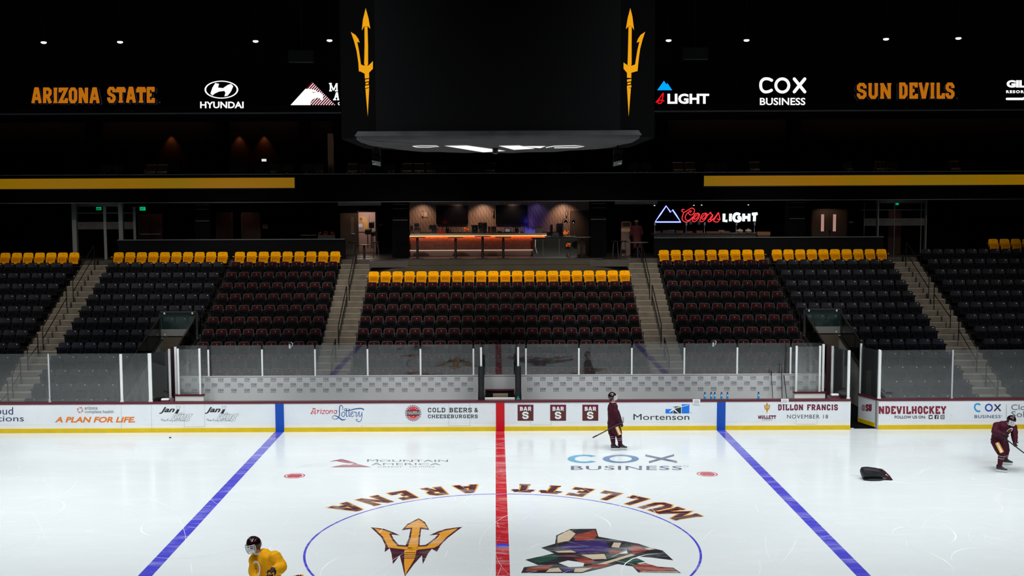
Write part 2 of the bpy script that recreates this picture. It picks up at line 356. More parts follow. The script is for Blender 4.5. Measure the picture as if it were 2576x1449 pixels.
BLK = {
 'A': (1.0, [[(.12,0),(.44,1)],[(.88,0),(.56,1)],[(.27,.3),(.73,.3)],[(0,.06),(.3,.06)],[(.7,.06),(1,.06)],[(.36,.92),(.64,.92)]]),
 'R': (.92, [[(.2,0),(.2,1)],[(.05,.91),(.62,.91),(.82,.8),(.82,.6),(.62,.47),(.2,.47)],[(.52,.47),(.84,0)],[(.03,.06),(.38,.06)],[(.68,.06),(1,.06)]]),
 'I': (.45, [[(.5,0),(.5,1)],[(.05,.06),(.95,.06)],[(.05,.94),(.95,.94)]]),
 'Z': (.85, [[(.12,.7),(.12,.9),(.86,.9),(.14,.1),(.88,.1),(.88,.32)]]),
 'O': (.85, [[(.35,.91),(.65,.91),(.83,.76),(.83,.24),(.65,.09),(.35,.09),(.17,.24),(.17,.76),(.35,.91),(.5,.91)]]),
 'N': (1.0, [[(.18,0),(.18,1)],[(.18,.97),(.82,.03)],[(.82,0),(.82,1)],[(0,.06),(.36,.06)],[(.64,.94),(1,.94)],[(0,.94),(.2,.94)]]),
 'S': (.82, [[(.85,.66),(.85,.78),(.68,.91),(.32,.91),(.15,.79),(.15,.64),(.3,.54),(.7,.46),(.85,.36),(.85,.21),(.68,.09),(.32,.09),(.15,.22),(.15,.34)]]),
 'T': (.88, [[(.0,.9),(1,.9)],[(.5,0),(.5,.9)],[(.22,.06),(.78,.06)],[(.09,.9),(.09,.66)],[(.91,.9),(.91,.66)]]),
 'E': (.82, [[(.22,0),(.22,1)],[(.05,.91),(.85,.91),(.85,.7)],[(.22,.5),(.66,.5)],[(.05,.09),(.88,.09),(.88,.3)]]),
 'U': (.9, [[(.2,1),(.2,.24),(.36,.09),(.64,.09),(.8,.24),(.8,1)],[(.02,.94),(.38,.94)],[(.62,.94),(.98,.94)]]),
 'D': (.88, [[(.05,.91),(.6,.91),(.82,.74),(.82,.26),(.6,.09),(.05,.09)],[(.22,0),(.22,1)]]),
 'V': (.95, [[(.12,1),(.47,0)],[(.88,1),(.53,0)],[(-.02,.94),(.3,.94)],[(.7,.94),(1.02,.94)]]),
 'L': (.8, [[(.24,0),(.24,1)],[(.05,.09),(.88,.09),(.88,.34)],[(.05,.94),(.45,.94)]]),
 'M': (1.15, [[(.15,0),(.15,1)],[(.15,.97),(.5,.2),(.85,.97)],[(.85,0),(.85,1)],[(0,.06),(.3,.06)],[(.7,.06),(1,.06)],[(0,.94),(.16,.94)],[(.84,.94),(1,.94)]]),
 'C': (.85, [[(.83,.64),(.83,.76),(.65,.91),(.35,.91),(.17,.76),(.17,.24),(.35,.09),(.65,.09),(.83,.24),(.83,.36)]]),
 'H': (.95, [[(.2,0),(.2,1)],[(.8,0),(.8,1)],[(.2,.5),(.8,.5)],[(.02,.06),(.38,.06)],[(.62,.06),(.98,.06)],[(.02,.94),(.38,.94)],[(.62,.94),(.98,.94)]]),
 'K': (.95, [[(.2,0),(.2,1)],[(.85,1),(.3,.42)],[(.42,.58),(.86,0)],[(.02,.06),(.38,.06)],[(.02,.94),(.38,.94)],[(.66,.06),(1,.06)],[(.66,.94),(1,.94)]]),
 'Y': (.95, [[(.1,1),(.5,.45),(.9,1)],[(.5,.5),(.5,0)],[(.28,.06),(.72,.06)],[(-.02,.94),(.28,.94)],[(.72,.94),(1.02,.94)]]),
 'F': (.8, [[(.22,0),(.22,1)],[(.05,.91),(.88,.91),(.88,.68)],[(.22,.5),(.68,.5)],[(.05,.06),(.42,.06)]]),
 'B': (.88, [[(.22,0),(.22,1)],[(.05,.91),(.62,.91),(.8,.8),(.8,.62),(.62,.52),(.22,.52)],[(.62,.52),(.84,.4),(.84,.2),(.62,.09),(.05,.09)]]),
 'G': (.88, [[(.83,.66),(.83,.76),(.65,.91),(.35,.91),(.17,.76),(.17,.24),(.35,.09),(.65,.09),(.83,.24),(.83,.44),(.52,.44)]]),
 ' ': (.5, []), '.': (.25, [[(.5,0),(.5,.18)]]),
}
def on_y(Y): return lambda u, v, l: at(u, v, Y) + V((0, -l, 0))
def on_ice(u, v, l): return atz(u, v, 0) + V((0, 0, l))
def world_ice(x, y, l): return V((x, y, l))

# ------------------------------------------------------------------ the ice
ice = MB().box(-32, 32, -13.0, 13.25, -0.08, 0.0).build('floor_ice', M['ice'], loc=(0, 0, 0)); tag(ice, 'white skate-cut ice sheet with painted lines and logos', 'ice', kind='structure')
def ice_part(name, art, label=None):
    o = art.build(name, ice)
    if label: o['label'] = label
    return o
a = Art(world_ice); a.lift = 0.0004; a.rect(-0.155, -12.9, 0.155, 12.95, 'ice_red'); ice_part('centre_line', a, 'red centre line')
for sx in (-1, 1):
    a = Art(world_ice); a.lift = 0.0004; a.rect(sx*7.77-0.155, -12.9, sx*7.77+0.155, 12.95, 'ice_blue'); ice_part('blue_line', a, 'blue line')
a = Art(world_ice); a.lift = 0.0006; a.ring(0, 0, 4.62, 4.62, 0.055, 0.055, 'ice_blue', n=120); ice_part('centre_circle', a, 'thin blue centre circle')
a = Art(world_ice); a.lift = 0.0009; a.oval(0, 0, 0.165, 0.165, 'ice_blue'); ice_part('centre_spot', a, 'blue centre spot')
for sx in (-1, 1):
    a = Art(world_ice); a.lift = 0.0006; x, y = sx*6.1, 6.71
    a.ring(x, y, 0.31, 0.31, 0.045, 0.045, 'ice_rose')
    a.poly([(x+.225*math.cos(t), y+.245*math.sin(t)) for t in [math.radians(q) for q in list(range(-62, 63, 8))+list(range(118, 243, 8))]], 'ice_rose')
    ice_part('face_off_spot', a, 'red face-off spot')
# arched name round the circle, read from the far side
def arc_word(word, a0, a1, turn=0.0, only=None):
    art = Art(world_ice); art.lift = 0.0006; n = len(word)
    for i, ch in enumerate(word):
        if only is not None and i not in only: continue
        ang = math.radians(a0+(a1-a0)*i/(n-1)); w0 = {'M': .74, 'N': .62, 'U': .6}.get(ch, .53)
        rot = turn
        def warp(u, v, l, ang=ang):                    # u along the reading direction, v from outer radius inwards
            t = ang + u/5.25; r = 5.66 - v
            p = V((r*math.cos(t), r*math.sin(t), l)); 
            return Matrix.Rotation(rot, 3, 'Z') @ p
        # widths: letters run anticlockwise seen from above when read from the far side
        wl, _ = BLK[ch]
        art.block(ch, -w0/2*wl*1.15, 0.84, w0/2*wl*1.15, 0.0, 'ice_maroon', k=1, th=0.22, edge='ice_gold', edge_w=0.05, warp=warp)
    return art
ice_part('arched_lettering', arc_word('MULLETT', 29.5, 83, 0), 'maroon lettering edged in gold')
ice_part('arched_lettering', arc_word('ARENA', 100.5, 141, 0), 'maroon lettering edged in gold')
ice_part('arched_lettering', arc_word('MULLETT', 29.5, 83, PI, only=(0,)), 'corner of a maroon letter')
# pitchfork emblem
Z = lambda pts: [(540+x/3.39, 1080+y/3.39) for x, y in pts]
a = Art(on_ice); a.lift = 0.0006
a.poly(Z([(1330,835),(1440,848),(1510,872),(1580,905),(1508,897),(1530,940),(1570,985),(1628,990),(1655,930),(1670,850),(1595,862),(1640,810),(1740,758),(1795,792),(1832,860),(1762,850),(1752,925),(1748,990),(1800,985),(1880,925),(1905,897),(1830,905),(1900,872),(1970,850),(2115,830),(1990,925),(1930,985),(1895,1045),(1852,1020),(1820,1060),(1775,1150),(1768,1075),(1700,1150),(1622,1255),(1600,1160),(1578,1075),(1520,1150),(1508,1060),(1492,1015),(1450,1048),(1455,990),(1420,920)]), 'ice_maroon')
g = 'ice_gold'
a.poly(Z([(1362,844),(1440,860),(1515,888),(1488,890),(1515,945),(1562,998),(1640,1002),(1690,1008),(1690,1030),(1600,1022),(1480,1008),(1470,985),(1435,915)]), g, 1)
a.poly(Z([(2075,842),(1975,862),(1895,888),(1922,890),(1890,935),(1805,998),(1735,1002),(1690,1008),(1690,1030),(1780,1022),(1875,1010),(1915,985),(1975,920)]), g, 1)
a.poly(Z([(1740,768),(1785,800),(1815,845),(1752,836),(1738,925),(1733,1030),(1640,1030),(1672,925),(1686,838),(1620,846),(1655,812)]), g, 1)
a.poly(Z([(1618,1028),(1722,1028),(1708,1100),(1625,1240),(1616,1150)]), g, 1)
for y in (1050, 1068, 1084, 1098): a.rect(*Z([(1612, y)])[0], *Z([(1714, y+5)])[0], 'ice_maroon', 2)
ice_part('pitchfork_emblem', a, 'gold pitchfork edged in maroon')
# angular patchwork emblem (plain stand-in shapes)
Z2 = lambda pts: [(1240+x/3.39, 1080+y/3.39) for x, y in pts]
a = Art(on_ice); a.lift = 0.0006
a.poly(Z2([(240,1226),(265,1175),(390,1160),(275,1112),(520,1058),(410,1010),(530,975),(540,905),(660,850),(880,848),(900,915),(1010,935),(1240,975),(1330,1005),(1450,1035),(1540,1118),(1360,1095),(1240,1085),(1150,1125),(1330,1165),(1540,1180),(1605,1226),(1240,1222),(1190,1170),(1060,1150),(960,1180),(760,1226)]), 'ice_black')
for c, p in (('ice_tan', [(550,970),(552,908),(655,858),(705,890),(650,950)]), ('ice_brick', [(690,905),(870,860),(890,905),(850,945),(700,950)]),
             ('ice_purple', [(540,1005),(690,958),(960,950),(1010,1040),(760,1060),(620,1020)]), ('ice_tan', [(525,1040),(670,1030),(710,1050),(560,1052)]),
             ('ice_green', [(300,1112),(520,1068),(560,1100),(400,1142)]), ('ice_maroon', [(560,1062),(720,1062),(760,1090),(620,1110)]),
             ('ice_tan', [(750,1070),(950,1062),(970,1105),(850,1110)]), ('ice_brick', [(690,1105),(800,1098),(880,1130),(780,1150)]),
             ('ice_white', [(560,1140),(640,1118),(780,1140),(770,1170),(650,1175)]), ('ice_brick', [(290,1190),(430,1165),(520,1150),(460,1200),(280,1212)]),
             ('ice_tan', [(480,1190),(560,1180),(590,1215),(450,1218)]), ('ice_purple', [(570,1188),(690,1185),(670,1218),(600,1218)]),
             ('ice_tan', [(700,1188),(850,1180),(760,1218),(690,1218)]), ('ice_tan', [(890,1150),(1180,1062),(1215,1072),(960,1150)]),
             ('ice_brick', [(790,1165),(960,1140),(1000,1158),(880,1185)]), ('ice_brick', [(1150,1010),(1230,985),(1320,1035),(1200,1062)]),
             ('ice_brick', [(970,1035),(1080,1030),(1110,1050),(1000,1062)]), ('ice_white', [(1080,1062),(1140,1032),(1150,1058)]),
             ('ice_tan', [(1010,1005),(1030,965),(1095,968),(1075,1010)]), ('ice_tan', [(1290,1018),(1340,1008),(1380,1022),(1330,1030)]),
             ('ice_green', [(970,1075),(1060,1065),(1030,1100),(975,1105)]), ('ice_green', [(1060,1120),(1210,1090),(1300,1130),(1180,1150)]),
             ('ice_brick', [(1190,1160),(1300,1140),(1420,1175),(1540,1188),(1560,1205),(1260,1210)]), ('ice_tan', [(1260,1214),(1570,1212),(1590,1220),(1250,1220)])):
    a.poly(Z2(p), c, 1)
ice_part('patchwork_emblem', a, 'angular emblem of brick, tan, green and purple facets')
# sponsor marks frozen under the ice
a = Art(on_ice); a.lift = 0.0006
a.poly(Z([(975,275),(1080,252),(1150,270),(1220,292),(1130,290),(1040,272)]), 'ice_greyred')
a.poly(Z([(985,324),(1090,302),(1160,302),(1195,290),(1340,324)]), 'ice_greyred')
for i in range(9): a.line(Z([(700+i*34, 324), (790+i*27, 302-i*3)]), 0.5, 'ice_pale')
a.text('M', *Z([(1300,256)])[0], *Z([(1395,278)])[0], 'ice_grey'); a.text('OUNTAIN', *Z([(1405,260)])[0], *Z([(1990,277)])[0], 'ice_grey', bold=0.008)
a.text('A', *Z([(1335,285)])[0], *Z([(1425,307)])[0], 'ice_grey', bold=.008); a.text('MERICA', *Z([(1435,288)])[0], *Z([(1930,306)])[0], 'ice_grey')
a.text('CREDIT   UNION', *Z([(1390,315)])[0], *Z([(1870,324)])[0], 'ice_grey')
ice_part('sponsor_mark', a, 'grey lettering with a dull red peak')
a = Art(on_ice); a.lift = 0.0006
zz = lambda x, y: Z2([(x, y)])[0]
a.ring(*zz(778,252), 142/3.39, 36/3.39, 62/3.39, 13/3.39, 'ice_cyan', a0=42, a1=318)
a.ring(*zz(1090,252), 155/3.39, 36/3.39, 60/3.39, 13/3.39, 'ice_steel')
a.line([zz(1300,222), zz(1570,280)], 5.2, 'ice_navy'); a.line([zz(1545,220), zz(1330,282)], 5.2, 'ice_navy', 0.3)
a.text('BUSINESS', *zz(665,312), *zz(1615,347), 'ice_navy', bold=0.012, space=1.1)
a.ring(*zz(1645,315), 7, 2.2, 1, .5, 'ice_navy')
ice_part('sponsor_mark', a, 'wide blue and slate lettering')

# skate cuts and snow: long shallow arcs, hooks and flecks
rs = random.Random(11); a = Art(world_ice); a.lift = 0.0021
for i in range(680):
    x, y = rs.uniform(-17, 17), rs.uniform(-11, 12.6)
    if rs.random() < .35: x = rs.choice((rs.gauss(0, 1.5), rs.gauss(0, 4), rs.uniform(6, 16)))
    if rs.random() < .3: y = rs.uniform(-6, 4)
    L_, r, t = rs.choice((.3, .6, 1.2, 2.5, 4)), rs.choice((1.5, 3, 5, 12, 30)), rs.uniform(0, 2*PI); sg = rs.choice((-1, 1)); n = 3+int(L_*4); pts = []
    for j in range(n):
        pts.append((x, y)); x += math.cos(t)*L_/n; y += math.sin(t)*L_/n; t += sg*L_/n/r
    if max(p[1] for p in pts) > 12.85: continue
    wd = rs.choice((.004, .005, .006, .008, .012)); a.line(pts, [wd*.3, wd, wd, wd*.8, wd*.3] if n > 5 else wd, 'ice_snow', rs.random()*.2)
for i in range(26):
    x, y = rs.choice((rs.uniform(7, 16), rs.uniform(-16, -8), rs.uniform(-3, 4))), rs.uniform(-8, 6); t = rs.uniform(0, 2*PI); r = rs.uniform(.4, 1.2)
    a.line([(x+r*math.cos(t+j*.22), y+r*1.3*math.sin(t+j*.22)) for j in range(9)], [.006, .02, .035, .03, .012, .004], 'ice_snow', rs.random()*.2)
o = a.build('skate_marks', ice); o['kind'] = 'stuff'; o['label'] = 'white skate cuts and snow flecks'
# ------------------------------------------------------------------ dasher boards
BY = 12.95
bx = lambda px, py=1045: at(px, py, BY).x
def board_run(name, label, x0, x1):
    t = thing(name, label, 'rink boards', (x0, BY, 0))
    MB().box(x0, x1, BY, BY+.14, 0, 1.01).build('panel', M['board_lo'], t)
    MB().box(x0, x1, BY-.004, BY, 0.29, 0.985).build('printed_sheet', M['board'], t)
    MB().box(x0, x1, BY-.016, BY, 0, 0.155).build('kick_plate', M['kick'], t)['label'] = 'yellow kick plate'
    o = MB().box(x0, x1, BY-.02, BY+.19, 1.01, 1.085).build('cap_rail', M['cap'], t); o['label'] = 'maroon cap rail'
    return t
def stripe(t, px, m, label):
    x = bx(px); o = MB().box(x-.15, x+.15, BY-.02, BY, 0, 1.01).build('stripe', M[m], t); o['label'] = label
fB = on_y(BY-.006)
def ad(t, label):
    a = Art(fB); a._t = t; a._l = label; return a
def put(a): o = a.build('advert', a._t); o['label'] = a._l
XE = bx(2139.5); XR = bx(2210)
BL = board_run('dasher_board', 'long run of white rink boards covered in adverts in front of the benches', -21.5, XE)
stripe(BL, 703.6, 'b_blue', 'blue stripe'); stripe(BL, 1258.4, 'b_red', 'red stripe'); stripe(BL, 1814, 'b_blue', 'blue stripe')
a = Art(fB)
for px, y0, y1 in ((305,1014,1089),(381,1014,1080),(463,1014,1075),(515,1013,1074),(700,0,0),(1129,1010,1071),(1182,1010,1071),(1334,1009,1068),(1387,1008,1068),(1604,1072,1084),(2002,1008,1066),(2055,1008,1066),(910,1070,1075)):
    if y1: a.line([(px-.3, y0), (px+.5, y1)], 0.7, 'seam')
for p, q in (((463,1074),(516,1073)),((1129,1071),(1182,1070.5)),((1334,1069),(1387,1068.5)),((2002,1067),(2055,1067))): a.line([p, q], 0.6, 'seam')
for i in range(70):
    px = random.uniform(10, 2130); py = random.uniform(1018, 1066)
    if min(abs(px-703), abs(px-1258), abs(px-1814)) > 16: a.line([(px, py), (px+random.uniform(.6, 2.4), py+random.uniform(-.6, .9))], 0.7, 'i_grey', -0.6)
a.build('seam_lines', BL)
a = ad(BL, 'slate two-line lettering cut by the frame edge'); a.text('Cloud', -38, 1024, 33, 1043, 'i_navy'); a.text('Solutions', -63, 1045, 60, 1060, 'i_navy'); put(a)
a = ad(BL, 'star mark over orange slogan')
for i in range(8):
    t0 = PI/8+i*PI/4
    P = lambda r, q: (201.5+r*math.cos(q), 1031.5+r*math.sin(q))
    a.poly([P(9.3, t0), P(5.2, t0+.42), P(4.6, t0-.05)], 'i_orange' if i % 2 else 'i_purple'); a.poly([P(9.3, t0), P(4.6, t0-.05), P(5.4, t0-.36)], 'i_gold' if i % 2 else 'i_purple')
a.text('arizona', 213, 1022, 245.5, 1030.5, 'i_slate', bold=.006); a.text('complete health', 213.5, 1032, 285.5, 1041.5, 'i_slate', bold=.006)
a.text('A PLAN FOR LIFE.', 138, 1048.5, 340, 1063, 'i_orange', bold=.035, slant=.22); put(a)
for dx in (0, 115):
    a = ad(BL, 'black italic name above outlined lettering and handwriting')
    a.text('Jan', 400.5+dx, 1024, 440+dx, 1041, 'i_black', bold=.03, slant=.4); a.poly([(440+dx,1040.5),(447+dx,1040.5),(452+dx,1029.5),(445+dx,1030.5)], 'i_black')
    a.line([(445+dx,1029),(444+dx,1023),(454+dx,1023),(451+dx,1029)], .5, 'i_slate', closed=True)
    for q in (444, 449, 454): a.oval(q+dx, 1020.7, .6, .6, 'i_slate')
    a.outline('king', 431+dx, 1036, 485+dx, 1060, .55, 'i_slate', slant=.45, bold=.04)
    hand = [[(404,1055),(409,1053.6)],[(407,1053.5),(406,1059)],[(410,1053.5),(409.5,1059),(411.5,1056.4),(413,1059),(414.5,1057),(416,1056.8),(415,1059),(417.5,1058.6)],
            [(421,1054),(420,1059)],[(425,1053.6),(420.6,1056.6),(424,1059)],[(426.5,1056.6),(426,1059)],[(428,1056.6),(428,1059),(429.6,1056.6),(431,1059)],[(434,1057),(432,1058.6),(434.4,1058.4),(433,1062)],
            [(438,1057),(437,1059),(439.5,1058.6),(440,1056.8),(438,1057)],[(444,1054),(442,1062)],[(440.6,1057),(445,1056.6)],
            [(451,1054.4),(448,1055),(447,1058),(450.6,1059)],[(453,1053.6),(452,1059),(454,1058)],[(454.4,1058),(456,1056.6),(454.6,1058.9),(457,1058.6)],[(460,1057),(458,1058.6),(460,1058.6),(460.4,1057),(461,1059)],[(463,1057),(462.6,1059),(465,1057),(466,1059)]]
    for h in hand: a.line([(x+dx, y) for x, y in h], .75, 'i_slate', smooth=3)
    put(a)
a = ad(BL, 'red slab lettering beside blue script')
L = lambda pts: [(760+x/14.31, 1010+y/14.31) for x, y in pts]
R = 'i_red'
for st in ([(320,435),(420,250),(460,250),(475,435)], [(360,378),(460,378)], [(300,438),(375,438)], [(420,438),(495,438)], [(370,250),(485,250)],
           [(545,438),(572,318),(520,318)], [(560,370),(610,318),(628,335)], [(655,438),(690,318),(650,318)], [(735,322),(830,322),(705,435),(815,432)],
           [(985,438),(1010,318),(1000,318)], [(1005,360),(1075,315),(1095,345),(1075,438)], [(1255,310),(1230,438)], [(700,268),(680,272)]): a.line(L(st), 1.55, R)
a.ring(*L([(905,378)])[0], 4.6, 4.9, 1.5, 1.5, R); a.ring(*L([(1195,378)])[0], 4.3, 4.9, 1.5, 1.5, R)
B = 'i_lot'
for st, w_ in (([(1445,295),(1465,220),(1420,140),(1360,170),(1340,330),(1345,480),(1290,600),(1190,640),(1090,600),(1095,540),(1180,510),(1300,560),(1420,650),(1500,660),(1590,620)], [1.2,1.6,1.9,2.2,2.4,2.2,1.8,1.2,1,1,1.3,2.2,3,2.4,.8]),
           ([(1520,375),(1450,400),(1420,480),(1470,550),(1530,500),(1540,410),(1510,380)], 1.5), ([(1595,255),(1590,420),(1600,530),(1650,530)], 1.8), ([(1690,250),(1685,420),(1700,530),(1740,530)], 1.8),
           ([(1630,270),(1560,250),(1510,290),(1560,330),(1700,320),(1900,270),(2100,250),(2210,285),(2200,320)], [1,1,1.2,1.8,2.2,2.4,2.6,2.6,1.2]),
           ([(1760,470),(1830,420),(1830,370),(1770,390),(1750,480),(1800,550),(1870,500)], 1.4), ([(1890,350),(1900,400),(1960,390),(1940,470),(1950,540),(1990,530)], 1.4),
           ([(1990,520),(2040,380),(2060,400),(2055,520),(2090,540),(2140,470),(2155,380),(2150,560),(2120,680),(2050,725),(1960,690),(1955,640),(2010,645)], 1.4)): a.line(L(st), w_, B, smooth=4)
put(a)
a = ad(BL, 'red bottle-cap badge beside black slab lettering')
L = lambda x, y: (1010+x/12.88, 1010+y/12.88)
n = 42
a.poly([(L(378, 378)[0]+(20.6 if i % 2 else 18.9)*math.cos(2*PI*i/n), L(378, 378)[1]+(20.6 if i % 2 else 18.9)*math.sin(2*PI*i/n)) for i in range(n)], 'i_black')
a.oval(*L(378, 378), 18.6, 18.6, 'i_pale', 1, 42); a.oval(*L(378, 378), 16.6, 16.6, 'i_red', 2, 42)
a.rect(*L(165, 298), *L(590, 445), 'i_black', 3); a.text('COLD BEERS &', *L(172, 322), *L(580, 360), 'i_white', 4, bold=.03); a.text('CHEESEBURGERS', *L(165, 382), *L(580, 414), 'i_white', 4, bold=.03)
for x, y in ((258,258),(312,220),(376,206),(442,220),(496,258),(380,492)): a.oval(*L(x, y), 1.2, 1.2, 'i_white', 3, 5)
a.line([L(*p) for p in ((230,470),(300,535),(380,555),(470,530),(540,460))], 1.6, 'i_pale', 3, smooth=4)
a.block('COLD BEERS', *L(845, 205), *L(2285, 350), 'i_black', th=.19, gap=.12); a.text('&', *L(2360, 205), *L(2485, 350), 'i_black', bold=.02)
a.block('CHEESEBURGERS', *L(850, 425), *L(2475, 540), 'i_black', th=.19, gap=.1); put(a)
for px in (1302, 1384, 1465):
    a = ad(BL, 'brown square with white slab lettering')
    a.rect(px, 1018, px+40, 1058.5, 'i_maroon'); a.rect(px+1.5, 1031, px+38.5, 1056.5, 'i_brown', 1)
    a.block('BAR', px+5.5, 1023.5, px+34.5, 1033, 'i_white', 2, th=.25); a.block('S', px+11.5, 1036, px+28, 1053.5, 'i_white', 2, th=.24); put(a)
a = ad(BL, 'blue and dark blocks with rays over wide black lettering')
L = lambda x, y: (1620+x/10.73, 1010+y/10.73)
a.rect(*L(580,205), *L(780,322), 'i_azure'); a.rect(*L(795,135), *L(1000,322), 'i_forest'); a.rect(*L(1020,75), *L(1225,322), 'i_azure')
a.poly([L(795,180), L(1200,88), L(1205,100), L(795,205)], 'i_white', 1); a.poly([L(770,205), L(815,190), L(950,322), L(930,326)], 'i_white', 1); a.poly([L(790,170), L(815,215), L(690,295), L(678,285)], 'i_white', 1); a.poly([L(775,190), L(820,135), L(830,140), L(808,205)], 'i_white', 1)
a.text('Mortenson', 1593.5, 1041.5, 1734, 1056.5, 'i_black'); a.ring(1738, 1038.3, 2, 2, .5, .5, 'i_grey'); put(a)
a = ad(BL, 'gold pitchfork mark above maroon name')
for st in ([(1929.5,1014),(1929.5,1034)], [(1923.5,1019),(1925.5,1028),(1929.5,1031)], [(1936,1018.5),(1934,1028),(1929.5,1031)]): a.line(st, 3.4, 'i_maroon'); a.line(st, 2, 'i_gold', 1)
a.poly([(1925.7,1020),(1929.5,1013),(1933.3,1020)], 'i_maroon'); a.poly([(1927,1019),(1929.5,1014.5),(1932,1019)], 'i_gold', 1); a.poly([(1926.5,1030),(1932.5,1030),(1929.5,1041)], 'i_gold', 1)
a.block('MULLETT', 1907.5, 1045, 1952, 1053.5, 'i_maroon', th=.24); a.text('ARENA', 1917, 1055, 1942, 1058, 'i_black', space=1.6); put(a)
a = ad(BL, 'maroon slab name over black date')
a.block('DILLON FRANCIS', 1957, 1017.5, 2107.5, 1032, 'i_maroon', th=.23, gap=.2); a.text('NOVEMBER 18', 1980, 1043, 2083, 1053, 'i_black', bold=.0, space=1.15); put(a)
BR = board_run('dasher_board', 'run of white rink boards right of the open gate, wide maroon slab lettering', XR, 21.5)
a = ad(BR, 'maroon slab lettering over a follow-us line')
a.block('NDEVILHOCKEY', 2210.5, 1022, 2380, 1041, 'i_crim', th=.24, gap=.18); a.text('FOLLOW US ON:', 2250.5, 1045.5, 2328.5, 1053, 'i_black', bold=.02)
for x in (2336, 2351, 2366): a.rect(x, 1044, x+10, 1054, 'i_black')
a.poly([(2338,1051),(2343,1052),(2345,1047.5),(2343.5,1046),(2341,1047.6),(2338.5,1046)], 'i_white', 1)
a.line([(2358.8,1046.2),(2356.6,1046.6),(2356.4,1054)], 1.6, 'i_white', 1); a.line([(2354.3,1049.2),(2358.6,1049.2)], 1.3, 'i_white', 1)
a.ring(2371, 1049, 2.3, 2.3, .9, .9, 'i_white', 1); a.line([(2368,1046),(2374,1046),(2374,1052),(2368,1052)], .7, 'i_white', 1, closed=True); put(a)
a = ad(BR, 'blue rounded lettering beside slate lettering')
a.line([(2466,1018.6),(2460,1016),(2453,1019),(2452.5,1028),(2459,1034.5),(2466,1034)], 4.1, 'i_cyan', smooth=5); a.ring(2487.5, 1025.5, 10, 10, 3.6, 3.6, 'i_blue'); a.line([(2502,1017),(2517,1034)], 3.6, 'i_navy'); a.line([(2517,1017),(2501,1034)], 3.6, 'i_navy', .3)
a.text('BUSINESS', 2451.5, 1044, 2517, 1052, 'i_navy', bold=.008, space=1.1); a.ring(2520, 1046, 1.6, 1.6, .4, .4, 'i_navy')
a.line([(2532,1017),(2531.4,1051)], .7, 'i_slate'); a.text('Cloud', 2544, 1017.5, 2604, 1031.5, 'i_slate'); a.text('Solutions', 2544, 1034.5, 2650, 1049.5, 'i_slate'); put(a)
a = Art(fB)
for i in range(14): px = random.uniform(2220, 2560); py = random.uniform(1018, 1066); a.line([(px, py), (px+random.uniform(.6, 2.4), py+.4)], .7, 'i_grey', -.6)
a.build('scuff_marks', BR)
# open gate leaf, swung away from the ice
H = V((XR-.03, BY+.06, 0)); F = atz(2158, 1062, 0.03); F.z = 0; d = (F-H); Lg = d.length; d.normalize(); nrm = V((d.y, -d.x, 0));
if nrm.y > 0: nrm = -nrm
gt = thing('rink_gate', 'open white rink gate with yellow foot, ajar between the two board runs', 'gate', tuple(H))
def leaf(s0, s1, t0, t1, z0, z1): 
    m = MB(); c = H+d*((s0+s1)/2)+nrm*((t0+t1)/2)+V((0,0,(z0+z1)/2)); return m.obox(c, d*((s1-s0)/2), nrm*((t1-t0)/2), V((0,0,(z1-z0)/2)))
leaf(.12, Lg, -.11, 0, .05, 1.02).build('panel', M['board'], gt); leaf(.12, Lg, 0, .012, .05, .2).build('kick_plate', M['kick'], gt); leaf(0, Lg, -.14, .03, 1.02, 1.09).build('cap_rail', M['cap'], gt)
leaf(0, .12, -.11, .0, .03, 1.02).build('hinge_post', M['steel'], gt); leaf(.0, .05, -.08, -.02, 1.09, 2.82).build('glass_post', M['post'], gt); leaf(Lg-.05, Lg, -.08, -.02, 1.09, 2.9).build('glass_post', M['post'], gt)
leaf(.05, Lg-.05, -.06, -.045, 1.09, 2.78).build('glass_pane', M['glass'], gt)
a = Art(lambda u, v, l: atp(u, v, H, nrm)+nrm*(l+.002)); a.text('@', 2167.5, 1018, 2177, 1033.5, 'i_crim', bold=.02); a.block('SU', 2178.5, 1017, 2192.5, 1034.5, 'i_crim', th=.2, gap=.2); a.build('lettering', gt)['label'] = 'maroon lettering'

# ------------------------------------------------------------------ player benches
GZ = 2.80
bw = MB().box(at(446,946,14.8).x, at(2068,941,14.8).x, 14.75, 14.85, -.02, 1.68).build('wall_bench', M['benchwall'], loc=(0, 14.8, 0)); tag(bw, 'low grey wall behind the benches with a repeated name pattern', 'wall', kind='structure')
MB().box(at(446,946,14.8).x, at(2068,941,14.8).x, 14.73, 14.87, 1.68, 1.71).build('top_channel', M['benchwall'], bw)
def logo_grid(x_list_top, x_list_mid, dy0):
    a = Art(on_y(14.745)); a.lift = .001
    for row, (y, xs) in enumerate(((947.5, x_list_top), (960.5, x_list_mid), (974.5, x_list_top))):
        for x in xs:
            yy = y+dy0-(x-850)*.0042
            a.text('COX', x-7, yy, x+7, yy+5.6, 'i_navy', bold=.02, space=1.1); a.text('BUSINESS', x-6.8, yy+7.2, x+6.8, yy+9.4, 'i_slate')
    o = a.build('name_pattern', bw); return o
logo_grid([456.5+33.05*i for i in range(23)], [473.5+33.05*i for i in range(22)], 4-1.2)
logo_grid([1333+33.05*i for i in range(23)], [1350.5+33.05*i for i in range(22)], 4.5-1.2)
MB().box(-12, 12.2, 13.09, 14.75, -.06, 0.02).build('floor_bench', M['conc_d'], loc=(0, 14, 0)).__setitem__('kind', 'structure')
def ordn(i): return ['first','second','third','fourth','fifth','sixth','seventh','eighth','ninth','tenth','eleventh','twelfth','thirteenth','fourteenth','fifteenth','sixteenth','seventeenth','eighteenth','nineteenth','twentieth','twenty-first','twenty-second'][i]
PX = [525, 660, 793, 925, 1058, 1191, 1323, 1456, 1589, 1721, 1854, 1988]
XP = [at(p, 905, 14.8).x for p in PX]
